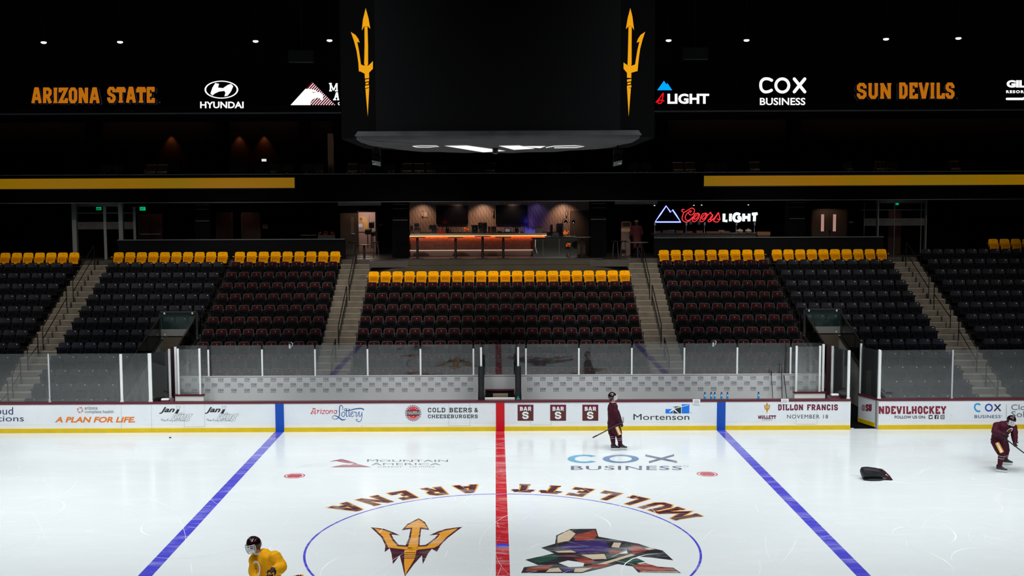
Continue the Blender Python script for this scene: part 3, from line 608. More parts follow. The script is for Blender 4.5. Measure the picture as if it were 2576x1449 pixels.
for i, x in enumerate(XP):
    q = thing('stanchion', f'white glass post on the bench wall, {ordn(i)} from left of twelve', 'post', (x, 14.8, 1.71), 'posts along the bench wall')
    MB().box(x-.03, x+.03, 14.75, 14.8, 1.71, 2.68).build('upright', M['post'], q); MB().box(x-.03, x+.03, 14.78, 14.83, 1.71, 2.76).build('backing', M['black'], q)
ends = [at(446, 905, 14.8).x]+XP+[at(2068, 905, 14.8).x]
for i in range(len(ends)-1):
    q = MB().box(ends[i]+.035, ends[i+1]-.035, 14.765, 14.777, 1.71, 2.84).build('glass_screen', M['glass2'], loc=((ends[i]+ends[i+1])/2, 14.77, 1.71)); tag(q, f'clear glass pane above the bench wall, {ordn(i)} from left of thirteen', 'glass', 'panes along the bench wall')
# spectator glass standing on the boards
def pane(p0, p1, z1, label, th=.012, m='glass', z0=1.085):
    p0, p1 = V(p0), V(p1); dd = (p1-p0).normalized(); nn = V((-dd.y, dd.x, 0))
    q = MB().obox((p0+p1)/2+V((0,0,(z0+z1)/2)), (p1-p0)/2, nn*th/2, V((0,0,(z1-z0)/2))).build('glass_screen', M[m], loc=tuple((p0+p1)/2+V((0,0,z0)))); tag(q, label, 'glass', 'spectator glass on the boards'); return q
def gpost(x, y, wd, z1, label, m='post', z0=1.085, dp=.06):
    q = MB().box(x-wd/2, x+wd/2, y-dp/2, y+dp/2, z0, z1).box(x-wd/2-.015, x+wd/2+.015, y-dp/2-.01, y+dp/2+.01, z0, z0+.05).build('stanchion', M[m], loc=(x, y, z0)); tag(q, label, 'post', 'posts on the boards'); return q
GY = BY+.07
xs = [-21.2, bx(122, 950), bx(304, 950), bx(376.5, 950)]
for i, lb in enumerate(('glass pane at the left edge of the left boards', 'wide glass pane between grey joint and first white post on left boards', 'narrow glass pane between the two white posts on left boards')):
    pane((xs[i]+.02, GY, 0), (xs[i+1]-.02, GY, 0), GZ, lb)
gpost(xs[1], GY, .05, GZ, 'slim grey glass joint above the left boards', 'steel'); gpost(xs[2], GY, .09, GZ-.02, 'white glass post above the left boards, first of two'); gpost(xs[3], GY, .12, GZ, 'wide white glass post above the left boards, second of two')
pa = (xs[3]+.07, GY, 0); pb = tuple(V((at(427, 1002, 13.75).x, 13.75, 0)))
pane(pa, pb, GZ, 'angled glass pane turning back towards the left bench end'); gpost(pb[0]+.03, pb[1], .07, 2.86, 'grey metal post ending the left angled glass', 'steel')
xe = bx(2139, 950)-.04; pc = (at(2095, 950, 13.75).x, 13.75, 0)
pane(pc, (xe-.03, GY, 0), GZ, 'angled glass pane turning back beside the right gate opening'); gpost(xe, GY, .09, GZ, 'white glass post at the gate end of the long boards'); gpost(pc[0]-.03, 13.75, .07, 2.86, 'grey metal post behind the right angled glass', 'steel')
xr = [bx(2214, 950), bx(2397, 950), 21.2]
gpost(xr[0], GY, .09, GZ, 'white glass post at the left end of the right boards'); gpost(xr[1], GY, .05, GZ, 'slim grey glass joint above the right boards', 'steel')
pane((xr[0]+.05, GY, 0), (xr[1]-.03, GY, 0), GZ, 'wide glass pane above the slab lettering of the right boards'); pane((xr[1]+.03, GY, 0), (xr[2], GY, 0), GZ, 'glass pane at the right edge of the right boards')
# short return walls that close the benches
for sd, (pl, pr, posts, nm) in (('left', (441, 513, (449, 503), 'left')), ('right', (1998, 2075, (2003, 2062), 'right'))):
    x0, x1 = at(pl, 1000, 14.0).x, at(pr, 1000, 14.0).x
    q = thing('return_wall', f'short white wall with maroon cap closing the {nm} bench end', 'rink boards', (x0, 14.0, 0))
    MB().box(x0, x1, 13.97, 14.07, 0, 1.12).build('panel', M['board_lo'], q); MB().box(x0-.03, x1+.03, 13.94, 14.1, 1.12, 1.17).build('cap_rail', M['cap'], q)
    for p in posts:
        x = at(p, 930, 14.02).x; MB().box(x-.035, x+.035, 13.99, 14.05, 1.17, 2.83).build('glass_post', M['post'], q)
    MB().box(at(posts[0], 930, 14.02).x+.035, at(posts[1], 930, 14.02).x-.035, 14.014, 14.026, 1.17, 2.8).build('glass_pane', M['glass'], q)
    xo = at(441 if sd == 'left' else 2072, 930, 14.1).x
    MB().box(xo-.04, xo+.04, 14.15, 14.23, 0, 2.87).build('end_post', M['post'], q)
for px, lb, m in ((435, 'dark maroon padded jamb beside the left bench glass', 'jamb'), (2084, 'dark maroon padded jamb beside the right bench glass', 'jamb')):
    x = at(px, 950, 14.35).x; q = MB().box(x-.09, x+.05, 14.3, 14.42, 0, 2.82).build('jamb', M[m], loc=(x, 14.35, 0)); tag(q, lb, 'jamb')
# centre well between the benches
for px, lb in ((1210.5, 'black padded post left of the centre well, white post above'), (1303.5, 'black padded post right of the centre well, white post above')):
    x = at(px, 960, 13.25).x; q = thing('padded_post', lb, 'post', (x, 13.25, 1.085))
    MB().tube([(x, 13.25, z) for z in (1.0, 1.1, 1.5, 1.9, 2.24, 2.26)], [(.11,.1),(.12,.11),(.105,.1),(.11,.1),(.105,.1),(.09,.09)], 12, side=(1,0,0)).build('padding', M['pad'], q, smooth=True)
    MB().box(x-.035, x+.035, 13.22, 13.28, 2.24, 2.93).build('upright', M['post'], q)
    MB().box(x-.008, x+.008, 13.3, 14.7, 1.3, 2.86).build('glass_pane', M['glass2'], q)
wl = thing('camera_well', 'maroon-trimmed recess between the benches holding a cardboard box', 'recess', (0, 13.6, 0))
x0, x1 = at(1218, 1000, 13.3).x, at(1297, 1000, 13.3).x
MB().box(x0+.03, x1-.03, 13.15, 13.34, 1.086, 1.13).build('shelf', M['board_lo'], wl); MB().box(x0+.03, x1-.03, 14.3, 14.4, 0, 1.20).build('back_panel', M['black'], wl); MB().box(x0+.02, x1-.02, 14.27, 14.42, 1.20, 1.25).build('cap_rail', M['cap'], wl)
MB().box(x0+.02, x1-.02, 13.42, 14.27, .9, .955).build('floor_tray', M['conc_w'], wl)
for x in (x0+.04, x1-.04): MB().box(x-.02, x+.02, 13.42, 14.27, .955, 1.2).build('side_panel', M['black'], wl)
x0, x1 = at(1240, 995, 13.9).x, at(1278, 995, 13.9).x
q = thing('cardboard_box', 'brown cardboard box in the recess between the benches', 'box', ((x0+x1)/2, 13.9, .96)); MB().box(x0, x1, 13.75, 14.1, .96, 1.14).build('body', mat('cardboard', (.22,.165,.11), .8), q); MB().box((x0+x1)/2-.06, (x0+x1)/2+.06, 13.745, 13.75, 1.0, 1.05).build('label', M['black'], q)
p = at(1303.5, 998, 13.12); q = MB().lathe((p.x, 13.12, 1.085), [(.07,0),(.075,.02),(.06,.05),(.03,.07),(.045,.12)], 9).build('tape_roll', mat('teal_tape', (.02,.22,.2), .5), loc=(p.x, 13.12, 1.085)); tag(q, 'crumpled teal tape on the cap rail by the right padded post', 'tape')
# bottles, towels, notices and sticks along the bench
for i, px in enumerate((1773, 1789, 1798, 1815, 1830, 1908)):
    x = at(px, 996, 13.05).x; q = thing('water_bottle', ['blue water bottle on the boards, leftmost of six', 'blue water bottle, second of six, left one of the close pair', 'blue water bottle, third of six, right one of the close pair', 'blue water bottle above the right edge of the blue stripe', 'blue water bottle, fifth of six from left', 'blue water bottle standing alone right of the other five'][i], 'bottle', (x, 13.05, 1.085), 'water bottles on the boards')
    MB().lathe((x, 13.05, 1.085), [(.034,0),(.037,.01),(.037,.07),(.033,.1),(.037,.13),(.036,.185),(.022,.205)], 14).build('body', mat('bottle_blue', (.015,.27,.62), .3, .5), q, smooth=True)
    MB().lathe((x, 13.05, 1.29), [(.03,0),(.03,.022),(.013,.026),(.013,.05),(.008,.055)], 12).build('cap', M['black'], q, smooth=True)
    MB().box(x-.02, x+.02, 13.011, 13.014, 1.2, 1.235).build('label', M['i_white'], q)
for px, dz, lb in ((1752.5, 0, 'white paper notice hanging over the boards left of the bottles'), (1975, .01, 'white paper notice hanging over the boards above the date')):
    x = at(px, 1010, 12.9).x; q = thing('paper_notice', lb, 'notice', (x, 12.92, 1.09))
    MB().add([(x-.13,13.0,1.10),(x+.13,13.01,1.10),(x+.135,12.925,1.096),(x-.135,12.925,1.096),(x-.13,12.915,.94-dz),(x+.12,12.917,.925-dz)], [(0,1,2,3),(3,2,5,4)]).build('sheet', M['i_white'], q)
    a = Art(lambda u, v, l: V((x+u, 12.915-l, v)))
    for k in range(5): a.line([(-.1, 1.07-k*.024), (.09, 1.068-k*.024)], .007, 'i_grey')
    a.build('printed_lines', q)
for (px, py, y, lb) in ((416, 1007, 13.15, 'white folded towel on the boards by the left bench end'), (2100, 1000, 13.35, 'white folded towel by the right bench end')):
    p = at(px, py, y); z = 1.085 if y < 13.2 else 1.115
    MBt = MB().tube([(p.x-.13, y, z+.04), (p.x-.1, y, z+.05), (p.x+.1, y+.01, z+.05), (p.x+.13, y+.01, z+.04)], [(.04,.05),(.05,.06),(.05,.06),(.035,.05)], 10, side=(0,0,1))
    tag(MBt.build('towel', M['i_white'], loc=(p.x, y, z), smooth=True), lb, 'towel')
for (px, y, lb) in ((421, 13.4, 'maroon ledge at the left bench end'), (2097, 13.4, 'maroon ledge at the right bench end')):
    x = at(px, 1004, y).x; q = MB().box(x-.17, x+.17, 13.15, 13.62, 1.02, 1.115).box(x-.15, x+.15, 13.16, 13.6, 0, 1.02).build('ledge', M['cap'], loc=(x, y, 0)); tag(q, lb, 'ledge')
def stick(name, label, grip, heel, toe, blade_up, shaft_m, blade_m, tape=None, origin=None):
    """hockey stick: square shaft from grip to heel, curved flat blade from heel to toe"""
    grip, heel, toe, up = V(grip), V(heel), V(toe), V(blade_up).normalized()
    q = thing(name, label, 'hockey stick', tuple(origin or heel))
    MB().tube([grip, heel], [(.017,.013)]*2, 4, side=up).build('shaft', shaft_m, q)
    dd = toe-heel; nn = dd.cross(up).normalized(); rings = []
    for t in (0, .25, .5, .75, 1):
        c = heel+dd*t+nn*(.025*t*t); h = .036*(1-.25*t*t) if t else .024; h0 = -.03
        rings.append([c+up*h+nn*.005, c+up*h0+nn*.005, c+up*h0-nn*.005, c+up*h-nn*.005])
    MB().loft(rings).build('blade', blade_m, q)
    ax = (heel-grip).normalized(); MB().tube([grip, grip+ax*.16], [(.021,.017)]*2, 6, side=up).build('grip_tape', tape or M['i_white'], q)
    return q
for i, (tp, bt, lb) in enumerate((((1940,933),(1944,1003),'black hockey stick leaning at the right bench, leftmost of three'), ((1966,916),(1967.5,1001),'dark hockey stick with olive grip leaning at the right bench, tallest of three'), ((1972,944),(1979,1001),'black hockey stick leaning at the right bench, rightmost of three'))):
    A = at(*tp, 14.62); B = at(*bt, 14.5); D = (B-A).normalized(); E_ = A+D*((A.z-.09)/-D.z)
    stick('hockey_stick', lb, A, E_, E_+V((.1,-.26,-.02)), (0,0,1), M['black'], M['black'], mat('olive_tape', (.09,.08,.02), .7) if i == 1 else M['black'])
# ------------------------------------------------------------------ seating bowl
RY = lambda k: 17.12+.85*k
RZ = lambda k: .83+.414*k
FZ = RZ(11)                                  # concourse floor
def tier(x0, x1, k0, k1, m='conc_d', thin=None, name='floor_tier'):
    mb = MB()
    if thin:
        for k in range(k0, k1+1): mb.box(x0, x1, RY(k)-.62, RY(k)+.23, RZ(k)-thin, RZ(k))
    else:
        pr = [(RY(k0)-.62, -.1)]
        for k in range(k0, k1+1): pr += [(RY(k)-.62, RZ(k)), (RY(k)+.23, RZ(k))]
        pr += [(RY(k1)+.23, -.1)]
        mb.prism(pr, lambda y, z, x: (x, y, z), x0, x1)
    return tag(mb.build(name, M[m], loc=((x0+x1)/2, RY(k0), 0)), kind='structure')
CL, CR = -5.84, 5.90                         # centre block
AL, AR = -7.26, 7.32
TL0, TL1 = -13.97, -12.38; TR0, TR1 = 12.52, 14.10
S2L, S5R = -17.82, 17.98; A1, A6 = -19.25, 19.42
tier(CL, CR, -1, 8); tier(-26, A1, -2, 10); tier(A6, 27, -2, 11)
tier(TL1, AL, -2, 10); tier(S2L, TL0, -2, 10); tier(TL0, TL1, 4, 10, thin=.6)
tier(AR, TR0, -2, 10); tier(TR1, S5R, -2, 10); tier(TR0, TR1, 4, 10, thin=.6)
def stairs(x0, x1, label, kb=-2):
    pr = [(RY(kb)-.62, -.1)]
    for k in range(kb, 11):
        pr += [(RY(k)-.62, RZ(k)), (RY(k)-.195, RZ(k)), (RY(k)-.195, RZ(k)+.207), (RY(k)+.23, RZ(k)+.207)]
    pr += [(RY(10)+.23, -.1)]
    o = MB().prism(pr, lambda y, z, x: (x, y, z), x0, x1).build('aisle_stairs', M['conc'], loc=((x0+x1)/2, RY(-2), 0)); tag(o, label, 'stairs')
    mb = MB()
    for k in range(kb, 11):
        for y, z in ((RY(k)-.62, RZ(k)), (RY(k)-.195, RZ(k)+.207)): mb.box(x0+.01, x1-.01, y-.006, y+.20, z-.022, z+.004)
    mb.build('lit_step_edges', M['lit_tread'], o)  # pale strips standing in for lit tread edges
stairs(A1, S2L, 'concrete aisle stairs, leftmost of four flights'); stairs(AL, CL, 'concrete aisle stairs left of the centre block', -1)
stairs(CR, AR, 'concrete aisle stairs right of the centre block', -1); stairs(S5R, A6, 'concrete aisle stairs, rightmost of four flights')
# concourse deck
tag(MB().box(-32, 32, RY(11)-.62, 36, FZ-.3, FZ).box(CL, CR, 24.45, RY(11)-.62, FZ-.3, FZ).build('floor_concourse', mat('concourse_floor', (.03,.024,.02), .35, .5, noise=.2), loc=(0, 30, FZ)), kind='structure')
def seg_wall(name, pts, z0, z1, m, label=None, th=.15):
    mb = MB()
    for (x0, y0), (x1, y1) in zip(pts, pts[1:]):
        mb.prism([(x0, y0), (x1, y1), (x1, y1+th), (x0, y0+th)], lambda x, y, z: (x, y, z), z0, z1)
    return tag(mb.build(name, M[m], loc=(pts[0][0], pts[0][1], z0)), label, None, None, 'structure')
seg_wall('wall_barrier', [(CL+.03, 25.0), (CL+1.0, 24.55), (CL+2.3, 24.38), (CR-2.3, 24.38), (CR-1.0, 24.55), (CR-.03, 25.0)], 4.1, FZ+.02, 'conc_w', 'curved concrete barrier behind the middle yellow row')
seg_wall('trim_barrier', [(CL, 25.0), (CL+1.0, 24.55), (CL+2.3, 24.37), (CR-2.3, 24.37), (CR-1.0, 24.55), (CR, 25.0)], FZ-.205, FZ-.195, 'conc_d', th=.01)
gr = thing('glass_balustrade', 'dark glass balustrade on the curved barrier in front of the bar', 'balustrade', (0, 24.5, FZ))
MB().box(CL+1.2, CR-1.2, 24.48, 24.5, FZ+.02, FZ+.9).build('glass_pane', glass_mat('balustrade_glass', .01, (.9,.9,.9)), gr); MB().box(CL+1.2, CR-1.2, 24.46, 24.52, FZ+.02, FZ+.08).build('dark_base_strip', M['black'], gr)
# half walls behind the last row
for p0, p1, nm, lb in ((297, 868, 'left', 'charcoal half wall behind the left yellow rows'), (1645, 2221, 'right', 'charcoal half wall behind the right yellow rows')):
    x0, x1 = at(p0, 620, 26.2).x, at(p1, 620, 26.2).x
    o = tag(MB().box(x0, x1, 26.15, 26.32, FZ-.8, 6.30).build('wall_half_'+nm, M['wall2'], loc=(x0, 26.2, FZ)), lb, kind='structure')
    MB().box(x0, x1, 26.10, 26.36, 6.30, 6.335).build('rail_cap', M['trimgrey'], o)
# ------------------------------------------------------------------ seats
mc = lambda n, c, sp=.08, r=.5: mat(n, c, r, sp)
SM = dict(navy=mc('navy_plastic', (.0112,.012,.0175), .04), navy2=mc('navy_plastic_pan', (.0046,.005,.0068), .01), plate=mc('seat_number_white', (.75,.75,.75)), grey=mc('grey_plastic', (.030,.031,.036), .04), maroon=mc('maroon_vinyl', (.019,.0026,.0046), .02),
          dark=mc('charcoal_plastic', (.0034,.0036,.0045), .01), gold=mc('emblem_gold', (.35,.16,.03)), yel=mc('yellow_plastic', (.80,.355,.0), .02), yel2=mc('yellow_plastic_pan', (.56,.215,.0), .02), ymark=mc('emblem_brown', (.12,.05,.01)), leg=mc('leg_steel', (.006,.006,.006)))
def rpanel(mb, w_, z0, z1, r, yb, yt, th, curv=.9, mi=0, cx=0, inset=.014, recess=0):
    pts = []
    for (sx, sz, a0) in ((1,1,0),(-1,1,90),(-1,-1,180),(1,-1,270)):
        rr = r if sz > 0 else r*.6
        for q in (0, 30, 60, 90):
            t = math.radians(a0+q); pts.append((sx*(w_/2-rr)+rr*math.cos(t), (z1-rr if sz > 0 else z0+rr)+rr*math.sin(t)))
    zc = (z0+z1)/2
    def P(x, z, dy): return (cx+x, yb+(yt-yb)*(z-z0)/(z1-z0)-curv*x*x+dy, z)
    def sc(k): return [(x*(1-2*k/w_), zc+(z-zc)*(1-2*k/(z1-z0))) for x, z in pts]
    rings = [[P(x, z, th) for x, z in sc(inset)], [P(x, z, th*.5) for x, z in pts], [P(x, z, th*.15) for x, z in pts], [P(x, z, 0) for x, z in sc(inset)]]
    n = len(pts); mb.loft(rings, mi, caps=False)
    b = len(mb.v)
    for ring, flip in ((rings[0], 1), (rings[-1], 0)):
        if recess and not flip:   # hollow underside of the folded pan
            hb = (z1-z0)*.5; r2 = [P(x*.66, zc-.02+(z-zc)*.62, 0) for x, z in pts]; r3 = [P(x*.60, zc-.025+(z-zc)*.55, recess) for x, z in pts]
            mb.loft([ring, r2, r3], mi, caps=False); ring = r3
        s0 = len(mb.v); mb.v += [tuple(p) for p in ring]; cy = P(0, zc, th if flip else recess); mb.v.append(cy)
        for i in range(n):
            f = [s0+i, s0+(i+1) % n, s0+n]; mb.f.append(f[::-1] if flip else f); mb.m.append(mi)
    return P
def seat(kind):
    root = thing({'navy':'plastic_stadium_chair', 'maroon':'padded_stadium_chair', 'yellow':'yellow_stadium_chair'}[kind], 'x', 'seat', (0, 0, 0))
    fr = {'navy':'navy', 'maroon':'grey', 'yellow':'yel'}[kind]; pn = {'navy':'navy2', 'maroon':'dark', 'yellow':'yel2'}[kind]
    mb = MB(); P = rpanel(mb, .455, .42, .80, .085, -.05, .02, .035)
    if kind == 'yellow': # small brown pitchfork
        for x0, x1 in ((-.003,.003),): mb.box(x0, x1, -.012, -.006, .70, .745, 1)
        mb.box(-.013, -.008, -.012, -.006, .715, .74, 1); mb.box(.008, .013, -.012, -.006, .715, .74, 1); mb.box(-.013, .013, -.012, -.006, .713, .718, 1)
    mb.build('backrest', [SM[fr], SM['ymark']], root, smooth=True)
    if kind == 'navy':
        pm = MB(); p = P(.135, .73, -.004); pm.ball(p, (.023, .004, .017), 12, 6); pm.build('number_plate', SM['plate'], root)
    if kind == 'maroon':
        mb = MB(); rpanel(mb, .392, .45, .772, .06, -.062, .001, .03)
        y = -.022
        mb.box(-.0035, .0035, y-.004, y, .66, .725, 1); mb.box(-.016, -.010, y-.004, y, .685, .715, 1); mb.box(.010, .016, y-.004, y, .685, .715, 1); mb.box(-.016, .016, y-.004, y, .682, .689, 1)
        mb.add([(-.011, y-.005, .705), (.011, y-.005, .705), (0, y-.005, .732)], [(0, 1, 2)], 1)
        mb.build('cushion', [SM['maroon'], SM['gold']], root, smooth=True)
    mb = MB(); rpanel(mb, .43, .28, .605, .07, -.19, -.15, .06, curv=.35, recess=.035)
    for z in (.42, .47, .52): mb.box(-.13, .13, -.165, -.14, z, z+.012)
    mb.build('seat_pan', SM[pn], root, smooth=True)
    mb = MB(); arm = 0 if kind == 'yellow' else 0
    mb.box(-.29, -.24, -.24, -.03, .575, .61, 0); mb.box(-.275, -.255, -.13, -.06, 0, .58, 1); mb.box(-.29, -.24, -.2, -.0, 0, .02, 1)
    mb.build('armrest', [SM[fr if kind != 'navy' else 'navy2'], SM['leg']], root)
    return root
PROTO = {k: seat(k) for k in ('navy', 'maroon', 'yellow')}
used = {k: False for k in PROTO}; seat_n = {k: 0 for k in PROTO}
GROUPS = {'navy':'black plastic seats with number plates', 'maroon':'maroon padded seats', 'yellow':'yellow seats of the last rows'}
stuff_spots = {k: [] for k in PROTO}
def put_seat(kind, x, y, z, label, last=False):
    p = PROTO[kind]
    if used[kind]: r = copy_tree(p)
    else: r = p; used[kind] = True
    if used[kind] and r is not p:
        pass
    r.location = (x, y, z); r['label'] = label; r['group'] = GROUPS[kind]; seat_n[kind] += 1
    if last:
        for ch in list(r.children):
            if ch.name.startswith('armrest'):
                e = ch.copy(); COL.objects.link(e); e.parent = r; e.location = (.53, 0, 0)
def px_of(x, y, z):
    d = V((x, y, z))-CAMP; zc = d.y*_c-d.z*_s
    return U0+FPX*d.x/zc
BLOCKS = []
def block(xs_fn, rows, kind_fn, phrase, top):
    for k in rows:
        xs = [x for x in xs_fn(k) if -22 < px_of(x, RY(k), RZ(k)+.6) < 2598]
        for i, x in enumerate(xs):
            kind = kind_fn(k); lab = f'{ordn(i)} seat from left, {ordn(top-k)} row from top, {phrase}'
            if kind == 'yellow': lab = f'{ordn(i)} yellow seat from left, {phrase}'
            if (kind, k, phrase) in STUFF: stuff_spots[kind].append((x, RY(k), RZ(k))); continue
            put_seat(kind, x, RY(k), RZ(k), lab, last=(i == len(xs)-1))
STUFF = {('maroon', 9, 'maroon block right of left tunnel'), ('maroon', 9, 'maroon block left of right tunnel'), ('maroon', 8, 'maroon block right of left tunnel'), ('maroon', 8, 'maroon block left of right tunnel')}
for k in (7, 8, 9, 10): STUFF.add(('navy', k, 'black block right of the rightmost stairs'))
pc_ = (CR-CL)/22
block(lambda k: [CL+pc_*(i+.5) for i in range(22)], range(8, -1, -1), lambda k: 'yellow' if k == 8 else 'maroon', 'centre block', 8)
block(lambda k: [-12.2+.55*(i+.5) for i in range(9)], range(10, -1, -1), lambda k: 'yellow' if k == 10 else 'maroon', 'maroon block right of left tunnel', 10)
block(lambda k: [7.36+.55*(i+.5) for i in range(9)], range(10, -1, -1), lambda k: 'yellow' if k == 10 else 'maroon', 'maroon block left of right tunnel', 10)
block(lambda k: [-17.78+.533*(i+.5) for i in range(10 if k > 3 else 7)], range(10, -3, -1), lambda k: 'yellow' if k == 10 else 'navy', 'black block left of left tunnel', 10)
block(lambda k: [12.58+.536*(i+.5) for i in range(0 if k > 3 else 3, 10)], range(10, -3, -1), lambda k: 'yellow' if k == 10 else 'navy', 'black block right of right tunnel', 10)
block(lambda k: [A1-.05-.265-.53*i for i in range(12)][::-1], range(10, -3, -1), lambda k: 'yellow' if k == 10 else 'navy', 'black block left of the leftmost stairs', 10)
block(lambda k: [A6+.05+.265+.53*i for i in range(14)] if k < 11 else [23.2+.53*i for i in range(5)], range(11, -3, -1), lambda k: 'yellow' if k == 11 else 'navy', 'black block right of the rightmost stairs', 11)
for kind, spots in stuff_spots.items():
    if not spots: continue
    mb = MB(); mats = []
    for ch in PROTO[kind].children:
        me = ch.data; base = {}
        for i, m_ in enumerate(me.materials):
            if m_ not in mats: mats.append(m_)
            base[i] = mats.index(m_)
        for (x, y, z) in spots:
            b = len(mb.v); mb.v += [(v.co.x+x, v.co.y+y, v.co.z+z) for v in me.vertices]
            for p in me.polygons: mb.f.append([b+q for q in p.vertices]); mb.m.append(base[p.material_index])
    o = mb.build(PROTO[kind].name.split('.')[0]+'_rows', mats, loc=spots[0], fix=False)
    tag(o, {'maroon':'farther rows of maroon padded seats in the two outer maroon blocks', 'navy':'dim upper rows of black plastic seats at the far right'}[kind], 'seats', None, 'stuff')
print('SEATS', seat_n, {k: len(v) for k, v in stuff_spots.items()})
# small row signs and the slim rail beside them
for X, sd in ((-12.32, 'left'), (12.47, 'right')):
    q = thing('divider_rail', f'slim black sloping rail between maroon and black seats, {sd} of the middle', 'rail', (X, RY(4), RZ(4)))
    MB().tube([(X, RY(4)-.3, RZ(4)+.85), (X, RY(10)-.5, RZ(10)+.55)], .014, 6).build('rail', M['dark'], q)
    for k in (4, 7, 10): MB().tube([(X, RY(k)-.35, RZ(k)), (X, RY(k)-.35, RZ(k)+.84-.05*(k-4))], .012, 6).build('upright', M['dark'], q)
# ------------------------------------------------------------------ hand rails in the aisles
def handrail(X, k0, k1, label):
    def step(y):
        k = math.floor((y-(17.12-.62))/.85); return RZ(k)+(.207 if y > RY(k)-.195 else 0) if k < 11 else FZ
    y0, y1 = RY(k0)-.4, RY(k1)-.4; p0 = V((X, y0, step(y0)+.002)); p1 = V((X, y1, step(y1)+.002))
    q = thing('handrail', label, 'handrail', tuple(p0), 'black aisle handrails')
    up = V((0, 0, 1))
    MB().tube([p0+up*.42, p0+up*.88, p0+up*.93+(p1-p0)*.02, p1+up*.93-(p1-p0)*.02, p1+up*.88, p1+up*.42], .022, 8).build('top_rail', M['dark'], q, smooth=True)
    MB().tube([p0+up*.45, p1+up*.45], .018, 8).build('mid_rail', M['dark'], q, smooth=True)
    for p in (p0, p1): MB().tube([p, p+up*.9], .022, 8).build('post', M['dark'], q, smooth=True)
for X, lab, segs in (((A1+S2L)/2-.1, 'leftmost aisle stairs', ((7.2,10.4),(3.2,6.3),(1.4,2.6),(-.3,.6),(-1.7,-.8))), ((AL+CL)/2, 'aisle left of the centre block', ((7.2,10.4),(3.1,6.3),(.7,2.1))),
                     ((CR+AR)/2, 'aisle right of the centre block', ((7.2,10.4),(3.1,6.3),(.7,2.1))), ((S5R+A6)/2+.1, 'rightmost aisle stairs', ((7.1,10.4),(4.3,6.4),(1.2,3.3),(-1.,.2)))):
    for i, (k0, k1) in enumerate(segs): handrail(X, k0, k1, f'black tubular handrail on the {lab}, {ordn(i)} from top')
# ------------------------------------------------------------------ tunnels under the stand
for sd, x0, x1 in (('left', TL0, TL1), ('right', TR0, TR1)):
    yh = RY(4)-.62
    tag(MB().box(x0, x1, 13.1, 27, -.06, .01).build('floor_tunnel_'+sd, M['wall2'], loc=(x0, 15, 0)), kind='structure')
    o = tag(MB().box(x0, x1, yh-.12, yh, 1.98, RZ(4)+.04).build('trim_lintel_'+sd, M['conc_w'], loc=(x0, yh, 2)), 'concrete beam over the '+sd+' tunnel mouth', kind='structure')
    for nm, x, t in (('inner', x0, .13), ('outer', x1, -.13)):
        pr = [(14.25, -.05), (14.25, .45)]+[(RY(k)-.62, RZ(k)+.12) for k in range(-1, 5)]+[(yh+.1, RZ(4)+.12), (26.5, RZ(4)+.12), (26.5, -.05)]
        pr = [(14.25, -.05), (14.25, RZ(-2)+.6), (yh, RZ(4)+.05), (26.5, RZ(4)+.05), (26.5, -.05)]
        o = tag(MB().prism(pr, lambda y, z, xx: (xx, y, z), x, x+t).build(f'wall_tunnel_{sd}_{nm}', mat('worn_concrete', (.40,.40,.37), .85, .2, noise=.5, nscale=1.3), loc=(x, 15, 0)), kind='structure')
        g = thing('stair_guard', f'sloping glass guard with black rail on the {nm if sd == "left" else nm} side of the {sd} tunnel'.replace('inner', 'left').replace('outer', 'right'), 'guard rail', (x+t/2, 16, 1))
        xx = x+t/2; a0 = V((xx, 14.3, RZ(-2)+.6)); a1 = V((xx, yh-.16, RZ(4)-.03)); up = V((0, 0, 1))
        MB().prism([(a0.y, a0.z+.05), (a1.y, a1.z+.05), (a1.y, a1.z+.9), (a0.y, a0.z+.9)], lambda y, z, q: (q, y, z), xx-.006, xx+.006).build('glass_pane', M['glass_teal'], g)
        MB().tube([a0+up*.95, a1+up*.98], .024, 8).build('top_rail', M['dark'], g, smooth=True)
        MB().prism([(a0.y, a0.z), (a1.y, a1.z), (a1.y, a1.z+.03), (a0.y, a0.z+.03)], lambda y, z, q: (q, y, z), xx-.075, xx+.075).build('dark_base_strip', M['dark'], g)  # black strip added to darken the bright top of the wall
        for f in (.02, .33, .66, .98): p = a0+(a1-a0)*f; MB().tube([p-up*.05, p+up*.96], .022, 6).build('post', M['dark'], g)
    spot(((x0+x1)/2+(.3 if sd == 'left' else -.3), 18.6, 4.4), (x0 if sd == 'left' else x1, 18.4, 1.4), 32, 66, .8, (.95,1,.95), .2)  # added fill spot that brightens the tunnel wall, no fixture here
    g = thing('tunnel_guard', f'glass guard panel with black frame over the {sd} tunnel mouth', 'guard rail', ((x0+x1)/2, yh-.1, RZ(4)))
    MB().box(x0+.03, x1-.03, yh-.075, yh-.063, 2.56, 3.56).build('glass_pane', M['glass_teal'], g)
    MB().box(x0, x1, yh-.1, yh-.04, 3.54, 3.61).build('top_rail', M['dark'], g); MB().box(x0+.04, x1-.04, yh-.095, yh-.085, 2.58, 2.86).build('kick_strip', M['trimgrey'], g)
    for x in (x0+.02, x1-.02): MB().box(x-.025, x+.025, yh-.1, yh-.04, 1.98, 3.6).build('post', M['dark'], g)
    for x in (x0+.22, x1-.22):
        for z in (2.6, 3.48): MB().box(x-.03, x+.03, yh-.11, yh-.05, z, z+.08).build('clamp', M['steel'], g)
    MB().tube([(x0+.1, yh-.5, 3.4), (x0+.8, yh-1.0, 2.5)] if sd == 'left' else [(x1-.1, yh-.5, 3.4), (x1-.8, yh-1.0, 2.5)], .018, 6)
    tag(MB().box(x0-.3, x1+.3, 26.5, 26.6, -.05, 3.0).build('wall_tunnel_'+sd+'_end', M['wall'], loc=(x0, 26.5, 0)), kind='structure')
